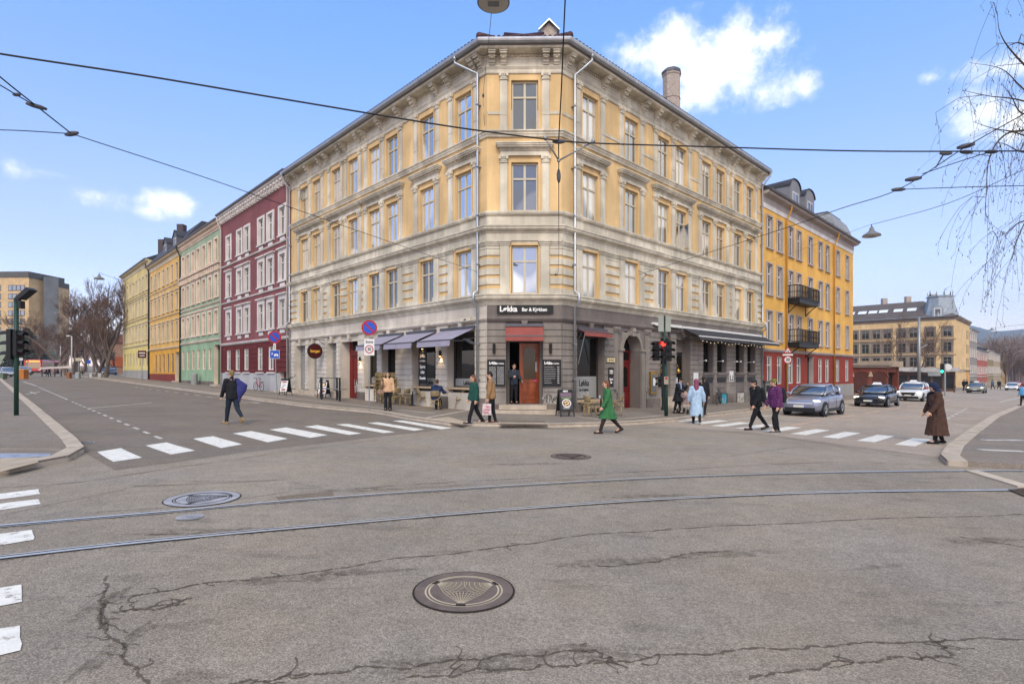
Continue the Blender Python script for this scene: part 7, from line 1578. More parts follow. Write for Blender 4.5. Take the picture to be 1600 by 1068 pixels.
    e.build('eyes', EYE, t, local=True)
    e = MB(); e.tube([HP(-.022, .088, -.06), HP(0, .094, -.058), HP(.022, .088, -.06)], .0045, 5); e.build('mouth', LIP, t, local=True)
    # ---- hair / hat
    if hair:
        m = MB()
        m.ball((0, -.022, .034), (.086, .1, .092), 14, 10) if not hat else m.ball((0, -.03, .0), (.084, .092, .08), 14, 10)
        if hairlen:
            for s in (-1, 0, 1): m.tube([(s*.06, -.05, .03), (s*.078, -.06, -.06), (s*.07, -.075, -.1-hairlen*.5), (s*.055, -.07, -.1-hairlen)], [.05, .048, .05, .022], 8)
        else: m.ball((0, -.06, -.03), (.066, .055, .06), 10, 8)
        hmesh = MB(); hmesh.add([HP(*v) for v in m.v], m.f); blob('hair', hmesh, hair, t, .011, 2)
    if hat:
        m = MB(); m.ball((0, -.01, .05), (.093, .108, .088), 14, 10)
        if hat[1] == 'cap': m.add([(.07*math.cos(PI*i/8), .06+.09*math.sin(PI*i/8), .05) for i in range(9)]+[(.07*math.cos(PI*i/8), .06+.09*math.sin(PI*i/8), .065) for i in range(9)], [tuple(range(8, -1, -1)), tuple(range(9, 18))]+[(i, i+1, 10+i, 9+i) for i in range(8)]+[(8, 0, 9, 17)])
        if hat[1] in ('scarf', 'hood'):
            m.ball((0, -.035, .0), (.1, .11, .13), 14, 10); m.tube([(0, -.06, -.05), (0, -.08, -.16), (.0, -.1, -.3-.25*(hat[1] == 'scarf')), (.02, -.1, -.35-.35*(hat[1] == 'scarf'))], [.085, .1, .075, .05], 10)
        m2 = MB(); m2.add([HP(*v) for v in m.v], m.f); blob('headwear', m2, hat[0], t, .012, 2)
    # ---- trousers, shoes
    m = MB()
    m.loft([ring(hipc-Vector((0, 0, .06*H)), .085*H, .07*H), ring(hipc, .104*H, .076*H), ring(waist, .09*H, .066*H)])
    for s in (-1, 1):
        hp, kn, an, ft, hl = J[s]; bt = an+(kn-an)*.02; w0 = (.03+flare)*H
        cap(m, hp, kn, .063*H, .044*H); m.tube([kn, kn+(an-kn)*.5, bt-Vector((0, 0, .0))], [.044*H, (.037+flare*.4)*H, w0], 12); m.ball(kn, .0445*H, 10, 7); m.ball(bt, w0*.98, 10, 7)
    blob('trousers', m, bottom, t, .013, 2, fold=.011)
    for s in (-1, 1):
        hp, kn, an, ft, hl = J[s]; m = MB(); fd = (ft-hl).normalized()
        cap(m, hl, ft, .026*H, .023*H); cap(m, an-Vector((0, 0, .005)), (hl+ft)/2+Vector((0, 0, .0)), .028*H, .026*H)
        if boots: cap(m, an+(kn-an)*boots, an, .036*H, .03*H)
        sh_ = blob('shoe', m, shoe, t, .009, 1)
        if sole: q = MB(); dn = Vector((0, fd.z, -fd.y)) if abs(fd.y) > .01 else Vector((0, 0, -1)); cap(q, hl+dn*.014*H, ft+dn*.011*H, .02*H, .018*H); blob('sole', q, sole, sh_, .009, 1)
    # ---- jacket or coat
    m = MB(); B = bulk; hem = hipc-Vector((0, 0, .045*H+coat*H))
    rs = [ring(sh+upd*.012*H, .072*H*wide, .05*H), ring(sh-upd*.02*H, .112*H*wide*min(B, 1.05), .066*H*B), ring(chest, .112*H*B, .084*H*B), ring(waist, .105*H*B, .08*H*B), ring(hipc, .114*H*B, .086*H*B)]
    if coat:
        dirs = (J[1][1]-J[1][0])*.5+(J[-1][1]-J[-1][0])*.5; n = 5
        for i in range(1, n+1):
            f = i/n; c = hipc+Vector((0, dirs.y*f*.3, -(coat+.03)*H*f)); sp = max(abs(J[1][1].y-J[-1][1].y), .08*H)
            rx, ry = .114*H*B+.035*H*f*(1+wide-1), .086*H*B+(.03*H+sp*.36)*f
            rs.append([tuple(c+Vector((rx*math.cos(2*PI*k/28)*(1+.05*f*math.sin(k*2.1)), ry*math.sin(2*PI*k/28)*(1+.05*f*math.sin(k*2.1+1)), 0))) for k in range(0, 28, 2)])
    else: rs.append(ring(hem, .108*H*B, .082*H*B))
    m.loft(rs); cap(m, neck-upd*.03*H, neck+upd*.012*H, .046*H, .04*H)
    for s in (-1, 1):
        so, el, wr, d = A[s]; cap(m, so-Vector((s*.03*H, 0, .0)), so, .05*H*B, .047*H*B); cap(m, so, el, .046*H*B, sleeve*.68*H*B); m.tube([el, el+(wr-el)*.5, wr-(wr-el)*.04], [sleeve*.68*H*B, sleeve*.64*H*B, sleeve*.58*H], 12); m.ball(wr-(wr-el)*.06, sleeve*.56*H, 10, 6)
    if hood: m.ball(neck+Vector((0, -.055*H, .0)), (.07*H, .05*H, .045*H), 12, 8)
    jk = blob('coat' if coat else 'jacket', m, top, t, .014, 2, fold=.014, puff=puff)
    if scarf:
        m = MB(); m.lathe([(.04*H, -.02*H), (.062*H, -.01*H), (.064*H, .012*H), (.045*H, .025*H)], tuple(neck+Vector((0, .008*H, .0))), 14); m.tube([neck+Vector((.03*H, .055*H, 0)), chest+Vector((.035*H, .09*H, .02*H)), waist+Vector((.03*H, .095*H, 0))], [.028*H, .026*H, .03*H], 8); blob('scarf', m, scarf, t, .012, 1)
    move(t, loc, face-PI/2)
    R_ = Matrix.Translation(loc) @ Matrix.Rotation(face-PI/2, 4, 'Z'); P = Pose(); P.t = t
    P.hand = {s: R_ @ (A[s][2]+A[s][3]*.05*H) for s in A}; P.sh = R_ @ sh; P.M = R_; P.H = H; P.chest = chest; P.hip = hipc; P.waist = waist; P.upd = upd; P.lh = {s: A[s][2]+A[s][3]*.05*H for s in A}; return P
NAVY = cloth('cloth_black', '#17181c'); BKP = cloth('trouser_black', '#16161a'); JEAN = cloth('trouser_navy', '#1d2632'); SHB = M('shoe_black', '#1a1818', .5); SHT = M('shoe_tan', '#8a7350', .7); HBR = M('hair_brown', '#4e3322', .6, var=.3, scale=20, fine=.3); HRD = M('hair_auburn', '#6b4229', .6, var=.3, scale=20, fine=.3); HDK = M('hair_dark', '#231a15', .6, var=.3, scale=20, fine=.3); HOL = M('hair_sandy', '#7d6a45', .7, var=.3, scale=20, fine=.3); SWH = M('sole_white', '#cfccc4', .6)
def at(px, py, up=0): g = G(px, py, up); return Vector((g.x, g.y, g.z))
def held(name, label, cat, P, fn, mat, group=None, **k):
    """a carried thing, modelled in the carrier's local frame and placed with it"""
    mb = MB(); fn(mb); o = blob(name, mb, mat, None, k.get('vox', .012), k.get('smooth', 1)); o.matrix_world = P.M; return tag(o, label, cat, group)
def backpack(P, label, mat):
    c = P.chest+Vector((0, -.155*P.H*.9, -.03))
    t = thing('backpack', label, 'backpack', (0, 0, 0), 0, 'backpacks'); mb = MB(); mb.loft([[tuple(c+Vector((rx*math.cos(2*PI*i/14), .085*math.sin(2*PI*i/14)*f, z))) for i in range(14)] for z, rx, f in ((-.27, .12, .8), (-.24, .15, 1.1), (-.05, .16, 1.35), (.12, .15, 1.1), (.22, .11, .8), (.25, .05, .4))])
    blob('bag', mb, mat, t, .014, 2); mb = MB(); q = c+Vector((0, -.1, -.12)); mb.ball(q, (.11, .045, .1), 12, 8); blob('pocket', mb, mat, t, .012, 2)
    mb = MB(); mb.smooth = True
    for s in (-1, 1): mb.tube([c+Vector((s*.09, .04, .2)), P.chest+Vector((s*.1, -.03, .17)), P.chest+Vector((s*.11, .13, .08)), P.chest+Vector((s*.12, .12, -.08)), c+Vector((s*.12, .03, -.2))], .018, 6)
    mb.build('strap', mat, t, local=True); t.matrix_world = P.M; return t
LW = PI  # facing left in the picture
P = person('person seen from behind in black jacket and dark jeans carrying a blue bag', at(363, 662.5), rad(142), 1.82, ((15, 2), (-20, 32)), ((10, 20, 10), (-8, 10, 12)), 4, top=NAVY, bottom=JEAN, shoe=SHT, sole=M('sole_gum', '#b09a5c', .7), hair=HOL, bulk=1.08, turn=8)
BB = cloth('bag_blue', '#34366f', scale=5)
held('shoulder_bag', 'large slack blue bag slung over the back of the walker in black', 'bag', P, lambda m: (m.loft([[tuple(P.chest+Vector((.2+dx+rx*math.cos(2*PI*i/12), -.14+ry*math.sin(2*PI*i/12), z))) for i in range(12)] for z, rx, ry, dx in ((-.42, .03, .03, -.05), (-.38, .09, .07, 0), (-.2, .17, .12, .05), (.0, .18, .13, .08), (.1, .12, .1, .0), (.2, .05, .05, -.08))]), m.tube([P.chest+Vector((.06, -.14, .2)), P.chest+Vector((.02, .06, .22)), P.chest+Vector((.1, .13, .0))], .02, 6), m.tube([P.chest+Vector((.2, -.14, -.3)), P.chest+Vector((.16, -.13, -.55)), P.chest+Vector((.17, -.12, -.68))], [.05, .045, .02], 8)), BB)
P = person('person in a cropped beige jacket and black flared trousers looking up with a phone', at(606, 641, KERB), rad(-82), 1.68, ((2, 2), (-3, 2)), ((5, 14, 12), (28, 100, 12)), 0, nod=-18, top=cloth('jacket_beige', '#c59f7c'), bottom=BKP, shoe=SHB, hair=HDK, hairlen=.18, flare=.022, bulk=1.08)
held('phone', 'small dark red phone held up by the beige clad person', 'phone', P, lambda m: m.hexa([tuple(P.lh[1]+Vector(v)) for v in ((-.04, -.005, -.05), (.04, -.005, -.05), (.04, .015, -.05), (-.04, .015, -.05), (-.04, .03, .08), (.04, .03, .08), (.04, .05, .08), (-.04, .05, .08))]), M('phone_maroon', '#4a1c1c', .4), smooth=0, vox=.008)
held('handbag', 'brown handbag hanging at the elbow of the beige clad person', 'handbag', P, lambda m: (m.loft([[tuple(Vector((.30+rx*math.cos(2*PI*i/12), .02+.06*math.sin(2*PI*i/12), z))) for i in range(12)] for z, rx in ((.74, .12), (.77, .16), (.92, .14), (.95, .1))]), m.tube([(.2, .02, .94), (.22, .02, 1.1), (.34, .02, 1.1), (.4, .02, .93)], .012, 6)), cloth('bag_brown', '#8a6f5c'))
P = person('person in a navy jacket seated on a bistro chair with back to the street', seat_p+Vector((0, 0, 0)), rad(82), 1.78, ((82, 88), (78, 70)), ((35, 60, 16), (30, 60, 22)), 16, nod=22, seat=.47, top=cloth('jacket_navy', '#25304f'), bottom=BKP, shoe=SHB, hair=HBR, hood=True, bulk=1.12)
P = person('person in a dark green fleece with long auburn hair walking beside the tan jacket', at(741, 662, KERB*.7), rad(200), 1.69, ((18, 4), (-16, 14)), ((-6, 12, 8), (8, 14, 8)), 2, turn=10, top=cloth('fleece_green', '#1d4a40', bscale=60, bump=.7), bottom=BKP, shoe=SHB, sole=SWH, hair=HRD, hairlen=.24, bulk=1.2, flare=.012)
P = person('person in a tan jacket and black trousers looking down, holding a shopping bag', at(768, 661.5, KERB*.7), rad(176), 1.8, ((6, 4), (-4, 10)), ((4, 10, 6), (6, 16, 6)), 3, turn=0, nod=18, top=cloth('jacket_tan', '#92704d'), bottom=BKP, shoe=M('shoe_maroon', '#4a2420', .6), sole=SWH, hair=HDK, bulk=1.08)
def shop(m):
    h = P.lh[-1]; c = h+Vector((-.02, 0, -.12)); m.hexa([tuple(c+Vector(v)) for v in ((-.05, -.16, -.4), (.05, -.16, -.4), (.05, .16, -.4), (-.05, .16, -.4), (-.06, -.15, 0), (.06, -.15, 0), (.06, .15, 0), (-.06, .15, 0))]); m.tube([c+Vector((0, -.08, -.02)), h+Vector((0, -.03, .02)), h+Vector((0, .03, .02)), c+Vector((0, .08, -.02))], .01, 6)
BAGM = M('bag_print', '#cfbcb8', .6, var=.35, scale=9, fine=.2, fscale=30)
held('shopping_bag', 'white shopping bag with pink print held by the person in tan', 'shopping bag', P, shop, BAGM)
h = P.lh[-1]; mb = MB(); c = h+Vector((-.085, 0, -.12))
for z, y0, y1 in ((-.1, -.1, .03), (-.2, -.1, .06), (-.3, -.06, .1)): mb.box(c.x-.004, c.x, y0+c.y, y1+c.y, c.z+z-.025, c.z+z+.025)
o = mb.build('bag_stripes', M('print_pink', '#b9707c', .6), None); o.parent = bpy.data.objects['shopping_bag']
d = Vector(FC.p(1.2, -.2, .5)); P = person('person in dark denim jacket standing in the bar doorway holding the door', d, rad(-72), 1.76, ((3, 2), (-3, 2)), ((12, 50, 12), (26, 72, 4)), 1, top=cloth('denim_dark', '#2c333d'), bottom=BKP, shoe=SHB, hair=HDK)
COATG = cloth('coat_green', '#34683d')
P = person('person in a long green coat and brown boots striding left across the street', at(950, 677), rad(184), 1.71, ((22, 4), (-22, 22)), ((14, 20, 6), (-12, 14, 6)), 3, top=COATG, bottom=cloth('leggings_brown', '#2f2320'), shoe=M('boot_brown', '#2b1f1c', .5), boots=.55, hair=HRD, hairlen=.16, coat=.2, bulk=1.08)
P = person('person in a long black coat with pale blue scarf holding a pushchair by the doorway', at(1059, 645.5, KERB), rad(-48), 1.62, ((6, 4), (-6, 6)), ((42, 105, 8), (30, 40, 6)), 10, nod=14, top=NAVY, bottom=BKP, shoe=SHB, hair=HDK, hat=(NAVY, 'cap'), scarf=cloth('scarf_blue', '#7d8ca8'), coat=.16, bulk=1.12)
held('handbag', 'dark blue handbag at the hip of the person in the black coat', 'handbag', P, lambda m: m.ball(P.hip+Vector((-.12, .16, .1)), (.13, .07, .15), 12, 8), cloth('bag_navy', '#2c3646'))
P = person('person in a pale blue coat and plum headscarf walking away over the crossing', at(1088, 662), rad(78), 1.72, ((10, 4), (-12, 24)), ((4, 14, 14), (-2, 16, 16)), 1, top=cloth('coat_pale_blue', '#9fb6c9'), bottom=BKP, shoe=SHB, sole=SWH, hat=(cloth('scarf_plum', '#7d4258'), 'scarf'), coat=.32, bulk=1.02, sleeve=.07)
mb = MB(); mb.lathe([(.215, 1.03), (.22, 1.06), (.215, 1.09)], (0, 0, 0), 20)
P = person('person in dark clothes mostly hidden behind the pale blue coat', at(1099, 648, KERB), rad(60), 1.7, ((8, 4), (-8, 12)), ((4, 12, 8), (-4, 12, 8)), 2, top=NAVY, bottom=BKP, shoe=SHB, hair=HDK)
P = person('person in black hooded jacket with a black backpack stepping left on the crossing', at(1182, 671.5), rad(186), 1.8, ((22, 2), (-24, 14)), ((6, 24, 6), (-8, 18, 6)), 6, nod=6, top=NAVY, bottom=BKP, shoe=SHB, hair=HDK, hat=(cloth('cap_charcoal', '#2a2829'), 'cap'), hood=True, bulk=1.16)
backpack(P, 'black backpack on the person in the black hooded jacket', cloth('pack_black', '#1d1f24'))
P = person('person in a purple puffer jacket and olive beanie walking left on the crossing', at(1213, 676.5), rad(188), 1.79, ((20, 26), (-6, 6)), ((-4, 20, 6), (10, 16, 6)), 5, nod=4, top=cloth('puffer_purple', '#5a2a56', bscale=8, bump=.6), bottom=BKP, shoe=M('shoe_grey', '#4f5050', .6), sole=SWH, hair=HDK, hat=(cloth('beanie_olive', '#6a6428'), 'beanie'), hood=True, bulk=1.28, puff=1)
# puffer quilting: ribs round the purple jacket
backpack(P, 'black backpack on the person in the purple puffer jacket', cloth('pack_black', '#1d1f24'))
P = person('person in a very long brown coat with navy beret and scarf at the right crossing', at(1464, 693), rad(168), 1.76, ((8, 2), (-8, 10)), ((14, 22, 5), (8, 20, 5)), 6, nod=12, top=cloth('coat_brown', '#4a3329'), bottom=BKP, shoe=M('boot_black', '#19171a', .3), boots=.3, hair=HDK, hat=(cloth('beret_navy', '#1f2a45'), 'hood'), coat=.36, bulk=1.26, wide=1.1, scarf=NAVY)
P = person('child in a light blue jacket at the right edge of the picture', at(1598.5, 634, KERB), rad(100), 1.5, ((8, 4), (-8, 14)), ((6, 14, 10), (-6, 14, 10)), 2, top=cloth('jacket_sky', '#4f8fbd'), bottom=BKP, shoe=SHB, hair=HBR, bulk=1.15)
for px, py, f, lab, cl in ((1506, 610, 20, 'distant person in black left of the cafe door at the palace corner', NAVY), (1511, 610, 160, 'distant person in black with white apron line at the palace corner', NAVY), (1518.5, 609.5, 200, 'distant dark figure between the palace corner and the olive taxi', cloth('cloth_grey', '#2c2a2c')), (1551, 608, 90, 'distant person with a pale blue bag right of the olive taxi', cloth('cloth_bluegrey', '#4a5566')), (1561, 608.5, 250, 'distant dark figure on the far right pavement', NAVY)):
    person(lab, at(px, py, KERB), rad(f), 1.75, top=cl, bottom=BKP, shoe=SHB, hair=HDK)
for px, py, lab in ((76.5, 588, 'distant dark figure walking past the boom barrier'), (127, 586.5, 'distant figure in a light coat under the bare trees')):
    person(lab, at(px, py), rad(10), 1.75, top=NAVY if px < 100 else cloth('coat_sand', '#a08f78'), bottom=BKP, shoe=SHB, hair=HDK)
# pushchair
p = at(1072, 645.5, KERB); t = thing('pushchair', 'pinkish grey pushchair before the person in the black coat', 'pushchair', p, rad(-40)); PC = cloth('pram_fabric', '#a58f8a')
mb = MB(); mb.loft([[(.18*sx*f, y, z) for sx, y, z in ((-1, -.2, .45), (1, -.2, .45), (1, .3, .52), (-1, .3, .52), (-1, .3, .6), (-1, -.2, .9))][:4] for f in (1,)]+[[(-.18, -.3, .95), (.18, -.3, .95), (.18, .1, .95), (-.18, .1, .95)]]); mb.ball((0, -.2, .85), (.2, .24, .18), 12, 8); blob('seat', mb, PC, t, .015, 2)
mb = MB(); mb.smooth = True
for s in (-.22, .22): mb.tube([(s, -.5, 1.02), (s, -.2, .6), (s, .35, .12)], .014, 6); mb.tube([(s, .1, .5), (s, -.4, .12)], .014, 6)
mb.tube([(-.22, -.5, 1.02), (.22, -.5, 1.02)], .016, 6); mb.build('frame', GALV, t, local=True)
for sx in (-.24, .24):
    for sy in (-.4, .36): mb = MB(); mb.lathe([(.1, -.025), (.12, 0), (.1, .025)], (sx, sy, .12), 16, 'x'); mb.build('wheel', SBLK, t, local=True)
# ================================================================ trees, hills
BARK = M('bark_dark', '#574b44', .95, var=.3, scale=3, fine=.2); BARKB = M('bark_brown', '#6d5a4e', .95, var=.3, scale=3, fine=.2); TWIG = M('twig_brown', '#6d584c', .95, var=.2, fine=0); BIRB = M('birch_twig', '#4a3f38', .9, var=.2, fine=0)
def bare_tree(x, y, h, label, spread=.5, r=.25, seed=1, levels=5, mat=BARK, twig=TWIG, fork=.28, minr=.018, grp='bare street trees', dens=3, up=.35, cmat=None):
    rng = random.Random(seed); base = Vector((x, y, gz(x)-.2)); t = thing('bare_tree', label, 'tree', base, 0, grp); mt, mc = MB(), MB(); mt.smooth = mc.smooth = True
    def grow(p, d, ln, r0, lv):
        pts = [p]; q = p.copy(); dd = d.copy(); n = 4 if lv > 1 else 3
        for i in range(n):
            dd = (dd+Vector((rng.gauss(0, .16), rng.gauss(0, .16), rng.gauss(.04, .1)+(up*.12 if lv < levels else 0)))).normalized(); q = q+dd*ln/n; pts.append(q.copy())
        r1 = max(r0*.55, minr*.7); m = mt if lv >= levels-1 else mc; m.tube(pts, [r0+(r1-r0)*i/n for i in range(n+1)], 7 if lv >= levels-1 else 3, False)
        if lv == 0: return
        k = dens+(1 if lv < levels-1 else 0)
        for i in range(k):
            f = rng.uniform(.35 if lv < levels else fork, 1); j = min(int(f*n), n-1); a = pts[j].lerp(pts[j+1], f*n-j)
            ang = rng.uniform(.35, .95)*(spread*2); ax = dd.orthogonal(); ax.rotate(Matrix.Rotation(rng.uniform(0, 2*PI), 3, dd)); nd = dd.copy(); nd.rotate(Matrix.Rotation(ang, 3, ax)); nd = (nd+Vector((0, 0, up*.5))).normalized()
            grow(a, nd, ln*rng.uniform(.5, .8), max(r1*rng.uniform(.6, .95)*(1-.35*f)*1.2, minr), lv-1)
        grow(pts[-1], dd, ln*.7, r1, lv-1)
    grow(base, Vector((rng.gauss(0, .05), rng.gauss(0, .05), 1)), h*.34, r, levels)
    mt.build('trunk', mat, t); mc.build('crown', twig, t); return t
for px, Y, h, s, lab, sp in ((166, 84, 17.5, 3, 'tallest bare tree, right of the bare row by the straw coloured house', .42), (158, 96, 16, 5, 'bare tree with upright limbs, second from the straw coloured house', .42), (150, 90, 16.5, 8, 'slim bare tree in the middle of the right group at the far left', .4), (163, 118, 16, 12, 'bare tree standing behind the tallest bare one', .45), (116, 112, 18, 21, 'broad bare tree in front of the tan high rise stair tower', .55), (83, 105, 15, 24, 'leaning bare tree with wide brown crown before the high rise', .62), (92, 122, 17, 33, 'thick bare tree behind the thin pale lamp post', .55), (128, 128, 16, 41, 'hazy brown bare tree between the two tree groups', .55), (60, 130, 11, 47, 'low spreading bare tree above the red bus', .6), (103, 100, 12, 53, 'small bare tree beside the white street lamp post', .55), (178, 120, 13, 59, 'bare tree touching the straw coloured house in the background', .5)):
    bare_tree(AT(px, Y), Y, h, lab, sp, (.32 if h > 15 else .24), s, 6, BARK if px > 140 else BARKB, TWIG, minr=.02, grp='bare trees at the far left', dens=2)
for px, Y, h, s, lab in ((1395, 82, 13.5, 61, 'bare tree rising over the brick pavilion'), (1424, 80, 12.5, 66, 'bare tree left of the tall grey mast'), (1446, 84, 11, 71, 'thin bare tree right of the tall grey mast')): bare_tree(AT(px, Y), Y, h, lab, .48, .17, s, 5, BARK, TWIG, minr=.013, grp='bare trees before the cream palace', dens=2)
# dark evergreen at the far left
def conifer(px, Y, h, w, label, seed):
    rng = random.Random(seed); x = AT(px, Y); t = thing('conifer', label, 'tree', (x, Y, gz(x)), 0); mb = MB(); mb.tube([(x, Y, gz(x)), (x, Y, gz(x)+h)], [.3, .05], 7); mb.build('trunk', BARK, t); mb = MB()
    for i in range(2600):
        f = rng.random()**.8; z = gz(x)+1+f*(h-1); R = w*(1-f)**.7*rng.uniform(.35, 1.05); a = rng.uniform(0, 2*PI); c = Vector((x+R*math.cos(a), Y+R*math.sin(a), z-R*.15)); s = rng.uniform(.25, .6); u = Vector((rng.gauss(0, 1), rng.gauss(0, 1), rng.gauss(-.3, .5))).normalized()*s; v = u.orthogonal().normalized()*s*.3
        mb.quad(c-u-v, c+u-v, c+u*1.1+v, c-u+v)
    mb.build('crown', M('needles_dark', '#3b4038', .9, var=.35, scale=.8), t)
conifer(42, 138, 11, 5.2, 'dark evergreen tree above the red buses', 4); conifer(30, 150, 9, 4, 'second lower evergreen tree behind the first one', 9)
# birch reaching in from the right
def birch():
    rng = random.Random(11); bx, by = 14.6, 11.6; base = Vector((bx, by, gz(bx))); t = thing('birch_tree', 'leafless birch with drooping twigs reaching in at the right edge', 'tree', base)
    mb = MB(); mb.smooth = True; mb.tube([base, base+Vector((-.1, .1, 3)), base+Vector((-.3, 0, 6.5)), base+Vector((-.5, .1, 10)), base+Vector((-.6, 0, 13))], [.24, .2, .16, .1, .03], 10); mb.build('trunk', M('birch_bark', '#b9b0a6', .8, var=.35, scale=5, fine=.3), t)
    mc = MB(); mc.smooth = True
    def hang(p, ln, r=.0042):
        q = p.copy(); pts = [q.copy()]; dx = rng.gauss(-.04, .1); dy = rng.gauss(0, .1); n = max(4, int(ln/.18))
        for i in range(n):
            q = q+Vector((dx*(1-i/n)+rng.gauss(0, .012), dy*(1-i/n)+rng.gauss(0, .012), -ln/n)); pts.append(q.copy())
            if rng.random() < .55:
                s = rng.choice((-1, 1)); e = q+Vector((s*rng.uniform(.02, .1), rng.gauss(0, .05), -rng.uniform(.02, .12))); mc.tube([q, e], [.0035, .0025], 3, False)
                c = e; mc.tube([c, c+Vector((rng.gauss(0, .01), 0, -rng.uniform(.02, .05)))], [.009, .006], 4)
        mc.tube(pts, [r-(r-.002)*i/n for i in range(n+1)], 3, False)
    Y = 11.5
    def pt(px, py, Yv): return Vector((AT(px, Yv), Yv, CAMH+(HY-py)*Yv/F_))
    limbs = [((1760, 260), (1640, 140), (1585, 85), (1563, 52), (1558, 18)), ((1770, 300), (1660, 190), (1600, 140), (1565, 108), (1515, 98)), ((1780, 330), (1680, 190), (1600, 158), (1545, 150), (1503, 141)), ((1790, 360), (1690, 260), (1604, 213), (1550, 200), (1520, 190)), ((1760, 340), (1650, 215), (1590, 205), (1562, 218), (1545, 250), (1541, 300), (1539, 350)), ((1780, 420), (1680, 330), (1600, 345), (1575, 362), (1556, 372)), ((1760, 240), (1650, 110), (1600, 70), (1580, 70), (1572, 76)), ((1770, 260), (1650, 160), (1600, 178), (1580, 150), (1565, 130)), ((1780, 400), (1700, 340), (1620, 330), (1590, 372), (1583, 400)), ((1770, 200), (1660, 40), (1600, -5), (1580, -15), (1560, -8)), ((1760, 330), (1660, 240), (1600, 238), (1570, 225), (1550, 222))]
    for k, L_ in enumerate(limbs):
        Yv = 11.5+rng.uniform(-1.2, 1.2); P = spline([pt(a, b, 11.6+(Yv-11.6)*min(1, i/2)) for i, (a, b) in enumerate(L_)], 6); n = len(P)-1; mc.tube(P, [.034*(1-i/n)**1.5+.0042 for i in range(n+1)], 5, False)
        for i in range(6, n+1):
            for _ in range(1):
                if rng.random() < .36: hang(P[i]+Vector((0, rng.gauss(0, .05), 0)), rng.uniform(.4, 2.1) if k not in (0, 9) else rng.uniform(.3, 1.0))
            if rng.random() < .14:
                d = Vector((rng.uniform(-.7, -.1), rng.gauss(0, .4), rng.uniform(-.1, .4))); q = P[i]+d*.5; e = q+d*.5+Vector((0, 0, -.25)); mc.tube([P[i], q, e], [.008, .006, .004], 3, False); hang(e, rng.uniform(.3, 1.4)); hang(q, rng.uniform(.3, 1.6))
    mc.build('crown', BIRB, t)
birch()
# far woods of the right street and the blue hill
def woods(name, pts, label):
    rng = random.Random(77); mb = MB()
    for x, y, h, w in pts:
        for i in range(26):
            a = rng.uniform(0, 2*PI); d = Vector((math.cos(a)*rng.uniform(.1, .55), math.sin(a)*rng.uniform(.1, .55), 1)).normalized(); b = Vector((x, y, gz(x)+h*rng.uniform(.15, .4))); p1 = b+d*h*.3; p2 = p1+(d+Vector((rng.gauss(0, .5), rng.gauss(0, .5), 0)))*h*.22; mb.tube([b, p1, p2], [.16, .1, .05], 3, False)
            for _ in range(7): e = p1.lerp(p2, rng.random()); mb.tube([e, e+Vector((rng.gauss(0, w*.2), rng.gauss(0, w*.2), rng.uniform(0, h*.16)))], [.06, .035], 3, False)
        mb.tube([(x, y, gz(x)), (x, y, gz(x)+h*.6)], [.4, .2], 5)
    o = mb.build(name, M('wood_brown', '#85736a', .95, var=.2, scale=.1)); return tag(o, label, 'woods', None, 'stuff')
rng = random.Random(3); L_ = []
for i in range(46):
    Y = rng.uniform(190, 300); px = rng.uniform(1556, 1640); L_.append((AT(px, Y), Y, rng.uniform(14, 22), 8))
for i in range(14):
    Y = rng.uniform(330, 420); px = rng.uniform(1545, 1600); L_.append((AT(px, Y), Y, rng.uniform(24, 34), 10))
woods('woods', L_, 'mass of brown bare trees closing the far right street')
L_ = []
for i in range(18):
    Y = rng.uniform(150, 178); px = rng.uniform(95, 192); L_.append((AT(px, Y), Y, rng.uniform(7, 12), 8))
woods('woods', L_, 'brown thicket of bare trees behind the far left crossing')
mb = MB(); n, m_ = 60, 10; vs = []
HM = M('hill_forest', '#47545a', .95, var=.3, scale=.02, fine=.3, fscale=.12)  # blue-grey base carries distance haze in addition to the haze volume
for j in range(m_):
    for i in range(n):
        x = 700+2600*i/(n-1); y = 2100+j*110; f = math.sin(PI*min(1, j/(m_-1))); hgt = (265+28*math.sin(x*.004+1)+16*math.sin(x*.013)+7*math.sin(x*.041)+random.uniform(-5, 5))*math.sin(PI*.5*min(1, j/5.0))*min(1, (x-690)/900)
        vs.append((x, y, gz(x)-6+hgt))
mb.add(vs, [(j*n+i, j*n+i+1, (j+1)*n+i+1, (j+1)*n+i) for j in range(m_-1) for i in range(n-1)]); mb.sm = [True]*len(mb.sm); tag(mb.build('hill', HM), kind='structure')
# the hazy spring air that fades the hill
mb = MB(); mb.box(-1600, 3700, -90, 3500, -80, 480)
hm = bpy.data.materials.new('haze'); hm.use_nodes = True; hn = hm.node_tree; hn.nodes.remove(hn.nodes['Principled BSDF'])
pv_ = nn(hn, 'ShaderNodeVolumePrincipled'); pv_.inputs['Color'].default_value = (.78, .88, 1, 1); pv_.inputs['Density'].default_value = .00022; pv_.inputs['Anisotropy'].default_value = .2
hn.links.new(pv_.outputs[0], hn.nodes['Material Output'].inputs['Volume'])
tag(mb.build('haze', hm), kind='stuff')
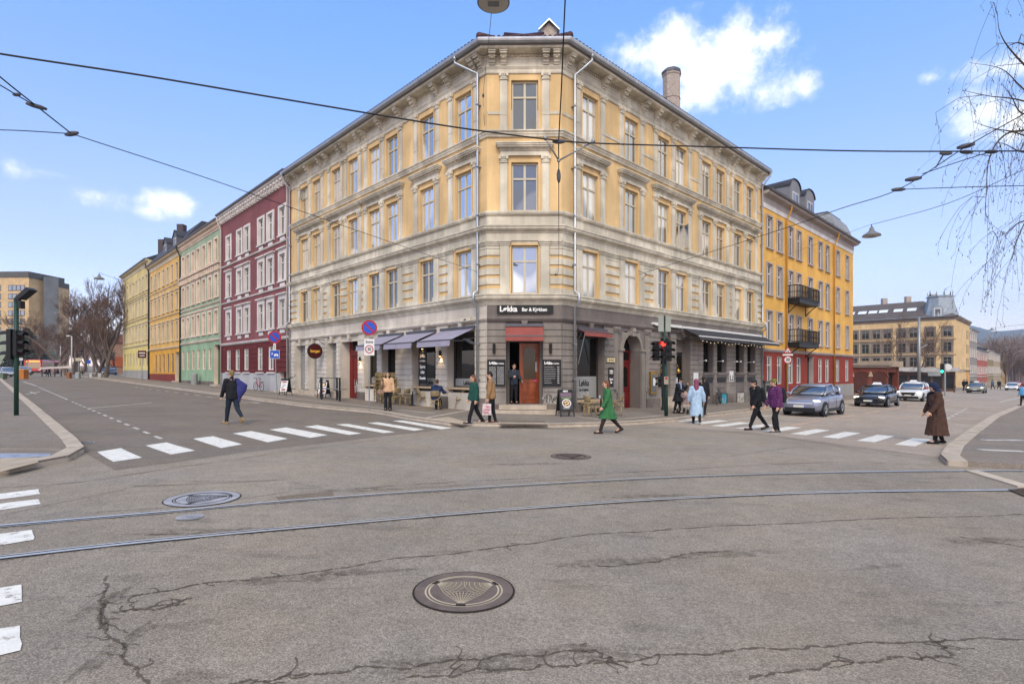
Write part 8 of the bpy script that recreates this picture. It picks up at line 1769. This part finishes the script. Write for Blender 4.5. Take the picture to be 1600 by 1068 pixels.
# ================================================================ sky, sun, camera
SUN_EL, SUN_AZ = 42, 185      # degrees; azimuth measured from +Y towards +X
wd = bpy.data.worlds.new('World'); SC.world = wd; wd.use_nodes = True; nt = wd.node_tree; L = nt.links.new
bg = nt.nodes['Background']
sky = nn(nt, 'ShaderNodeTexSky', sky_type='NISHITA'); sky.sun_disc = False
sky.sun_elevation = math.radians(SUN_EL); sky.sun_rotation = math.radians(SUN_AZ); sky.altitude = 50; sky.air_density = 1.0; sky.dust_density = .6; sky.ozone_density = 1.4
tc = nn(nt, 'ShaderNodeTexCoord'); vec = tc.outputs['Generated']
def m2(op, a, b=None):
    q = nn(nt, 'ShaderNodeMath', operation=op)
    for i, x in enumerate((a, b)):
        if x is None: continue
        if isinstance(x, (int, float)): q.inputs[i].default_value = x
        else: L(x, q.inputs[i])
    return q.outputs[0]
sep = nn(nt, 'ShaderNodeSeparateXYZ'); L(vec, sep.inputs[0])
nz = nn(nt, 'ShaderNodeTexNoise'); nz.inputs['Scale'].default_value = 16; nz.inputs['Detail'].default_value = 12; nz.inputs['Roughness'].default_value = .68; L(vec, nz.inputs['Vector'])
n2 = nn(nt, 'ShaderNodeTexNoise'); n2.inputs['Scale'].default_value = 4.5; n2.inputs['Detail'].default_value = 5; L(vec, n2.inputs['Vector'])
tot = None
def cdir(px, py): return Vector(((px-CX)/F_, 1, (HY-py)/F_)).normalized()
CL = [(cdir(985, 85), .075, .03, 1.0), (cdir(1050, 75), .09, .045, 1.05), (cdir(1130, 95), .12, .07, 1.15), (cdir(1195, 65), .06, .035, 1.0), (cdir(1222, 140), .06, .03, 1.0), (cdir(1090, 150), .08, .04, .9), (cdir(1535, 172), .05, .04, 1.05), (cdir(1590, 180), .05, .045, 1.0), (cdir(1570, 105), .06, .025, .8),
      (cdir(268, 318), .05, .026, 1.15), (cdir(240, 330), .03, .016, .9), (cdir(145, 306), .05, .026, .95), (cdir(90, 272), .036, .012, .7), (cdir(22, 262), .03, .018, .75), (cdir(1525, 420), .03, .012, .5), (cdir(160, 360), .03, .014, .45), (cdir(1455, 118), .02, .014, .5),
      (Vector((1, .06, .33)).normalized(), .42, .36, 1.6), (Vector((.8, -.9, .5)).normalized(), .5, .35, 1.2), (Vector((-.9, -.9, .7)).normalized(), .45, .3, 1.0), (Vector((0, -1, .8)).normalized(), .9, .5, 1.2), (Vector((0, -.42, 1)).normalized(), .75, .75, 1.6)]  # unseen clouds: one for window reflections, the others added for whiter ambient light
for c, rx, rz, st in CL:
    az = math.atan2(c.x, c.y); el = math.asin(c.z)
    sub = nn(nt, 'ShaderNodeVectorMath', operation='SUBTRACT'); L(vec, sub.inputs[0]); sub.inputs[1].default_value = c
    rt = nn(nt, 'ShaderNodeMapping', vector_type='POINT'); L(sub.outputs[0], rt.inputs[0]); rt.inputs['Rotation'].default_value = (0, 0, az)
    sc_ = nn(nt, 'ShaderNodeVectorMath', operation='MULTIPLY'); L(rt.outputs[0], sc_.inputs[0]); sc_.inputs[1].default_value = (1/rx, .8/rx, 1/rz)
    ln = nn(nt, 'ShaderNodeVectorMath', operation='LENGTH'); L(sc_.outputs[0], ln.inputs[0])
    f = m2('MULTIPLY', m2('MAXIMUM', m2('SUBTRACT', 1.25, ln.outputs['Value']), 0), st)
    tot = f if tot is None else m2('MAXIMUM', tot, f)
nsum = m2('ADD', m2('MULTIPLY', m2('SUBTRACT', nz.outputs['Fac'], .5), 2.9), m2('MULTIPLY', m2('SUBTRACT', n2.outputs['Fac'], .5), .7))
mask = m2('ADD', tot, nsum)
mr = nn(nt, 'ShaderNodeMapRange', interpolation_type='SMOOTHSTEP'); mr.inputs[1].default_value = .3; mr.inputs[2].default_value = 1.55; L(m2('MULTIPLY', mask, m2('MINIMUM', m2('MULTIPLY', tot, 4), 1)), mr.inputs[0])
# the camera's white balance and the pale lower sky
gr = nn(nt, 'ShaderNodeMix', data_type='RGBA', blend_type='MULTIPLY'); gr.inputs[0].default_value = 1; L(sky.outputs[0], gr.inputs[6]); rp = nn(nt, 'ShaderNodeValToRGB'); L(sep.outputs[2], rp.inputs[0]); ce = rp.color_ramp.elements
ce[0].position = .0; ce[0].color = (.74, .6, .66, 1); ce[1].position = .52; ce[1].color = (.565, .78, 1.0, 1); q = ce.new(.25); q.color = (.71, .655, .78, 1)
tn = nn(nt, 'ShaderNodeVectorMath', operation='SCALE'); L(rp.outputs[0], tn.inputs[0]); tn.inputs['Scale'].default_value = 1.75; L(tn.outputs[0], gr.inputs[7])
cm = nn(nt, 'ShaderNodeMix', data_type='RGBA'); L(mr.outputs[0], cm.inputs[0]); L(gr.outputs[2], cm.inputs[6]); cm.inputs[7].default_value = CLOUD
L(cm.outputs[2], bg.inputs[0]); bg.inputs[1].default_value = SKY_STR
sd = bpy.data.lights.new('sun', 'SUN'); sd.energy = SUN_STR; sd.angle = math.radians(SUN_ANG); sd.color = (1, .875, .69)
so = bpy.data.objects.new('sun', sd); COL.objects.link(so)
a, e = math.radians(SUN_AZ), math.radians(SUN_EL); dv = Vector((math.sin(a)*math.cos(e), math.cos(a)*math.cos(e), math.sin(e)))
so.rotation_euler = dv.to_track_quat('Z', 'Y').to_euler(); so.location = (0, 0, 60)
cd = bpy.data.cameras.new('camera'); co = bpy.data.objects.new('camera', cd); COL.objects.link(co); SC.camera = co
co.location = (0, 0, CAMH); co.rotation_euler = (PI/2, 0, 0)
cd.sensor_width = 36; cd.lens = 36*F_/1600; cd.shift_y = (HY-534)/1600; cd.clip_end = 6000; cd.clip_start = .05
vs = SC.view_settings; SC.display_settings.display_device = 'sRGB'; vs.view_transform = 'Standard'; vs.look = 'None'; vs.exposure = EXPO; vs.gamma = 1
SC.cycles.max_bounces = 6; SC.cycles.diffuse_bounces = 3; SC.cycles.glossy_bounces = 3
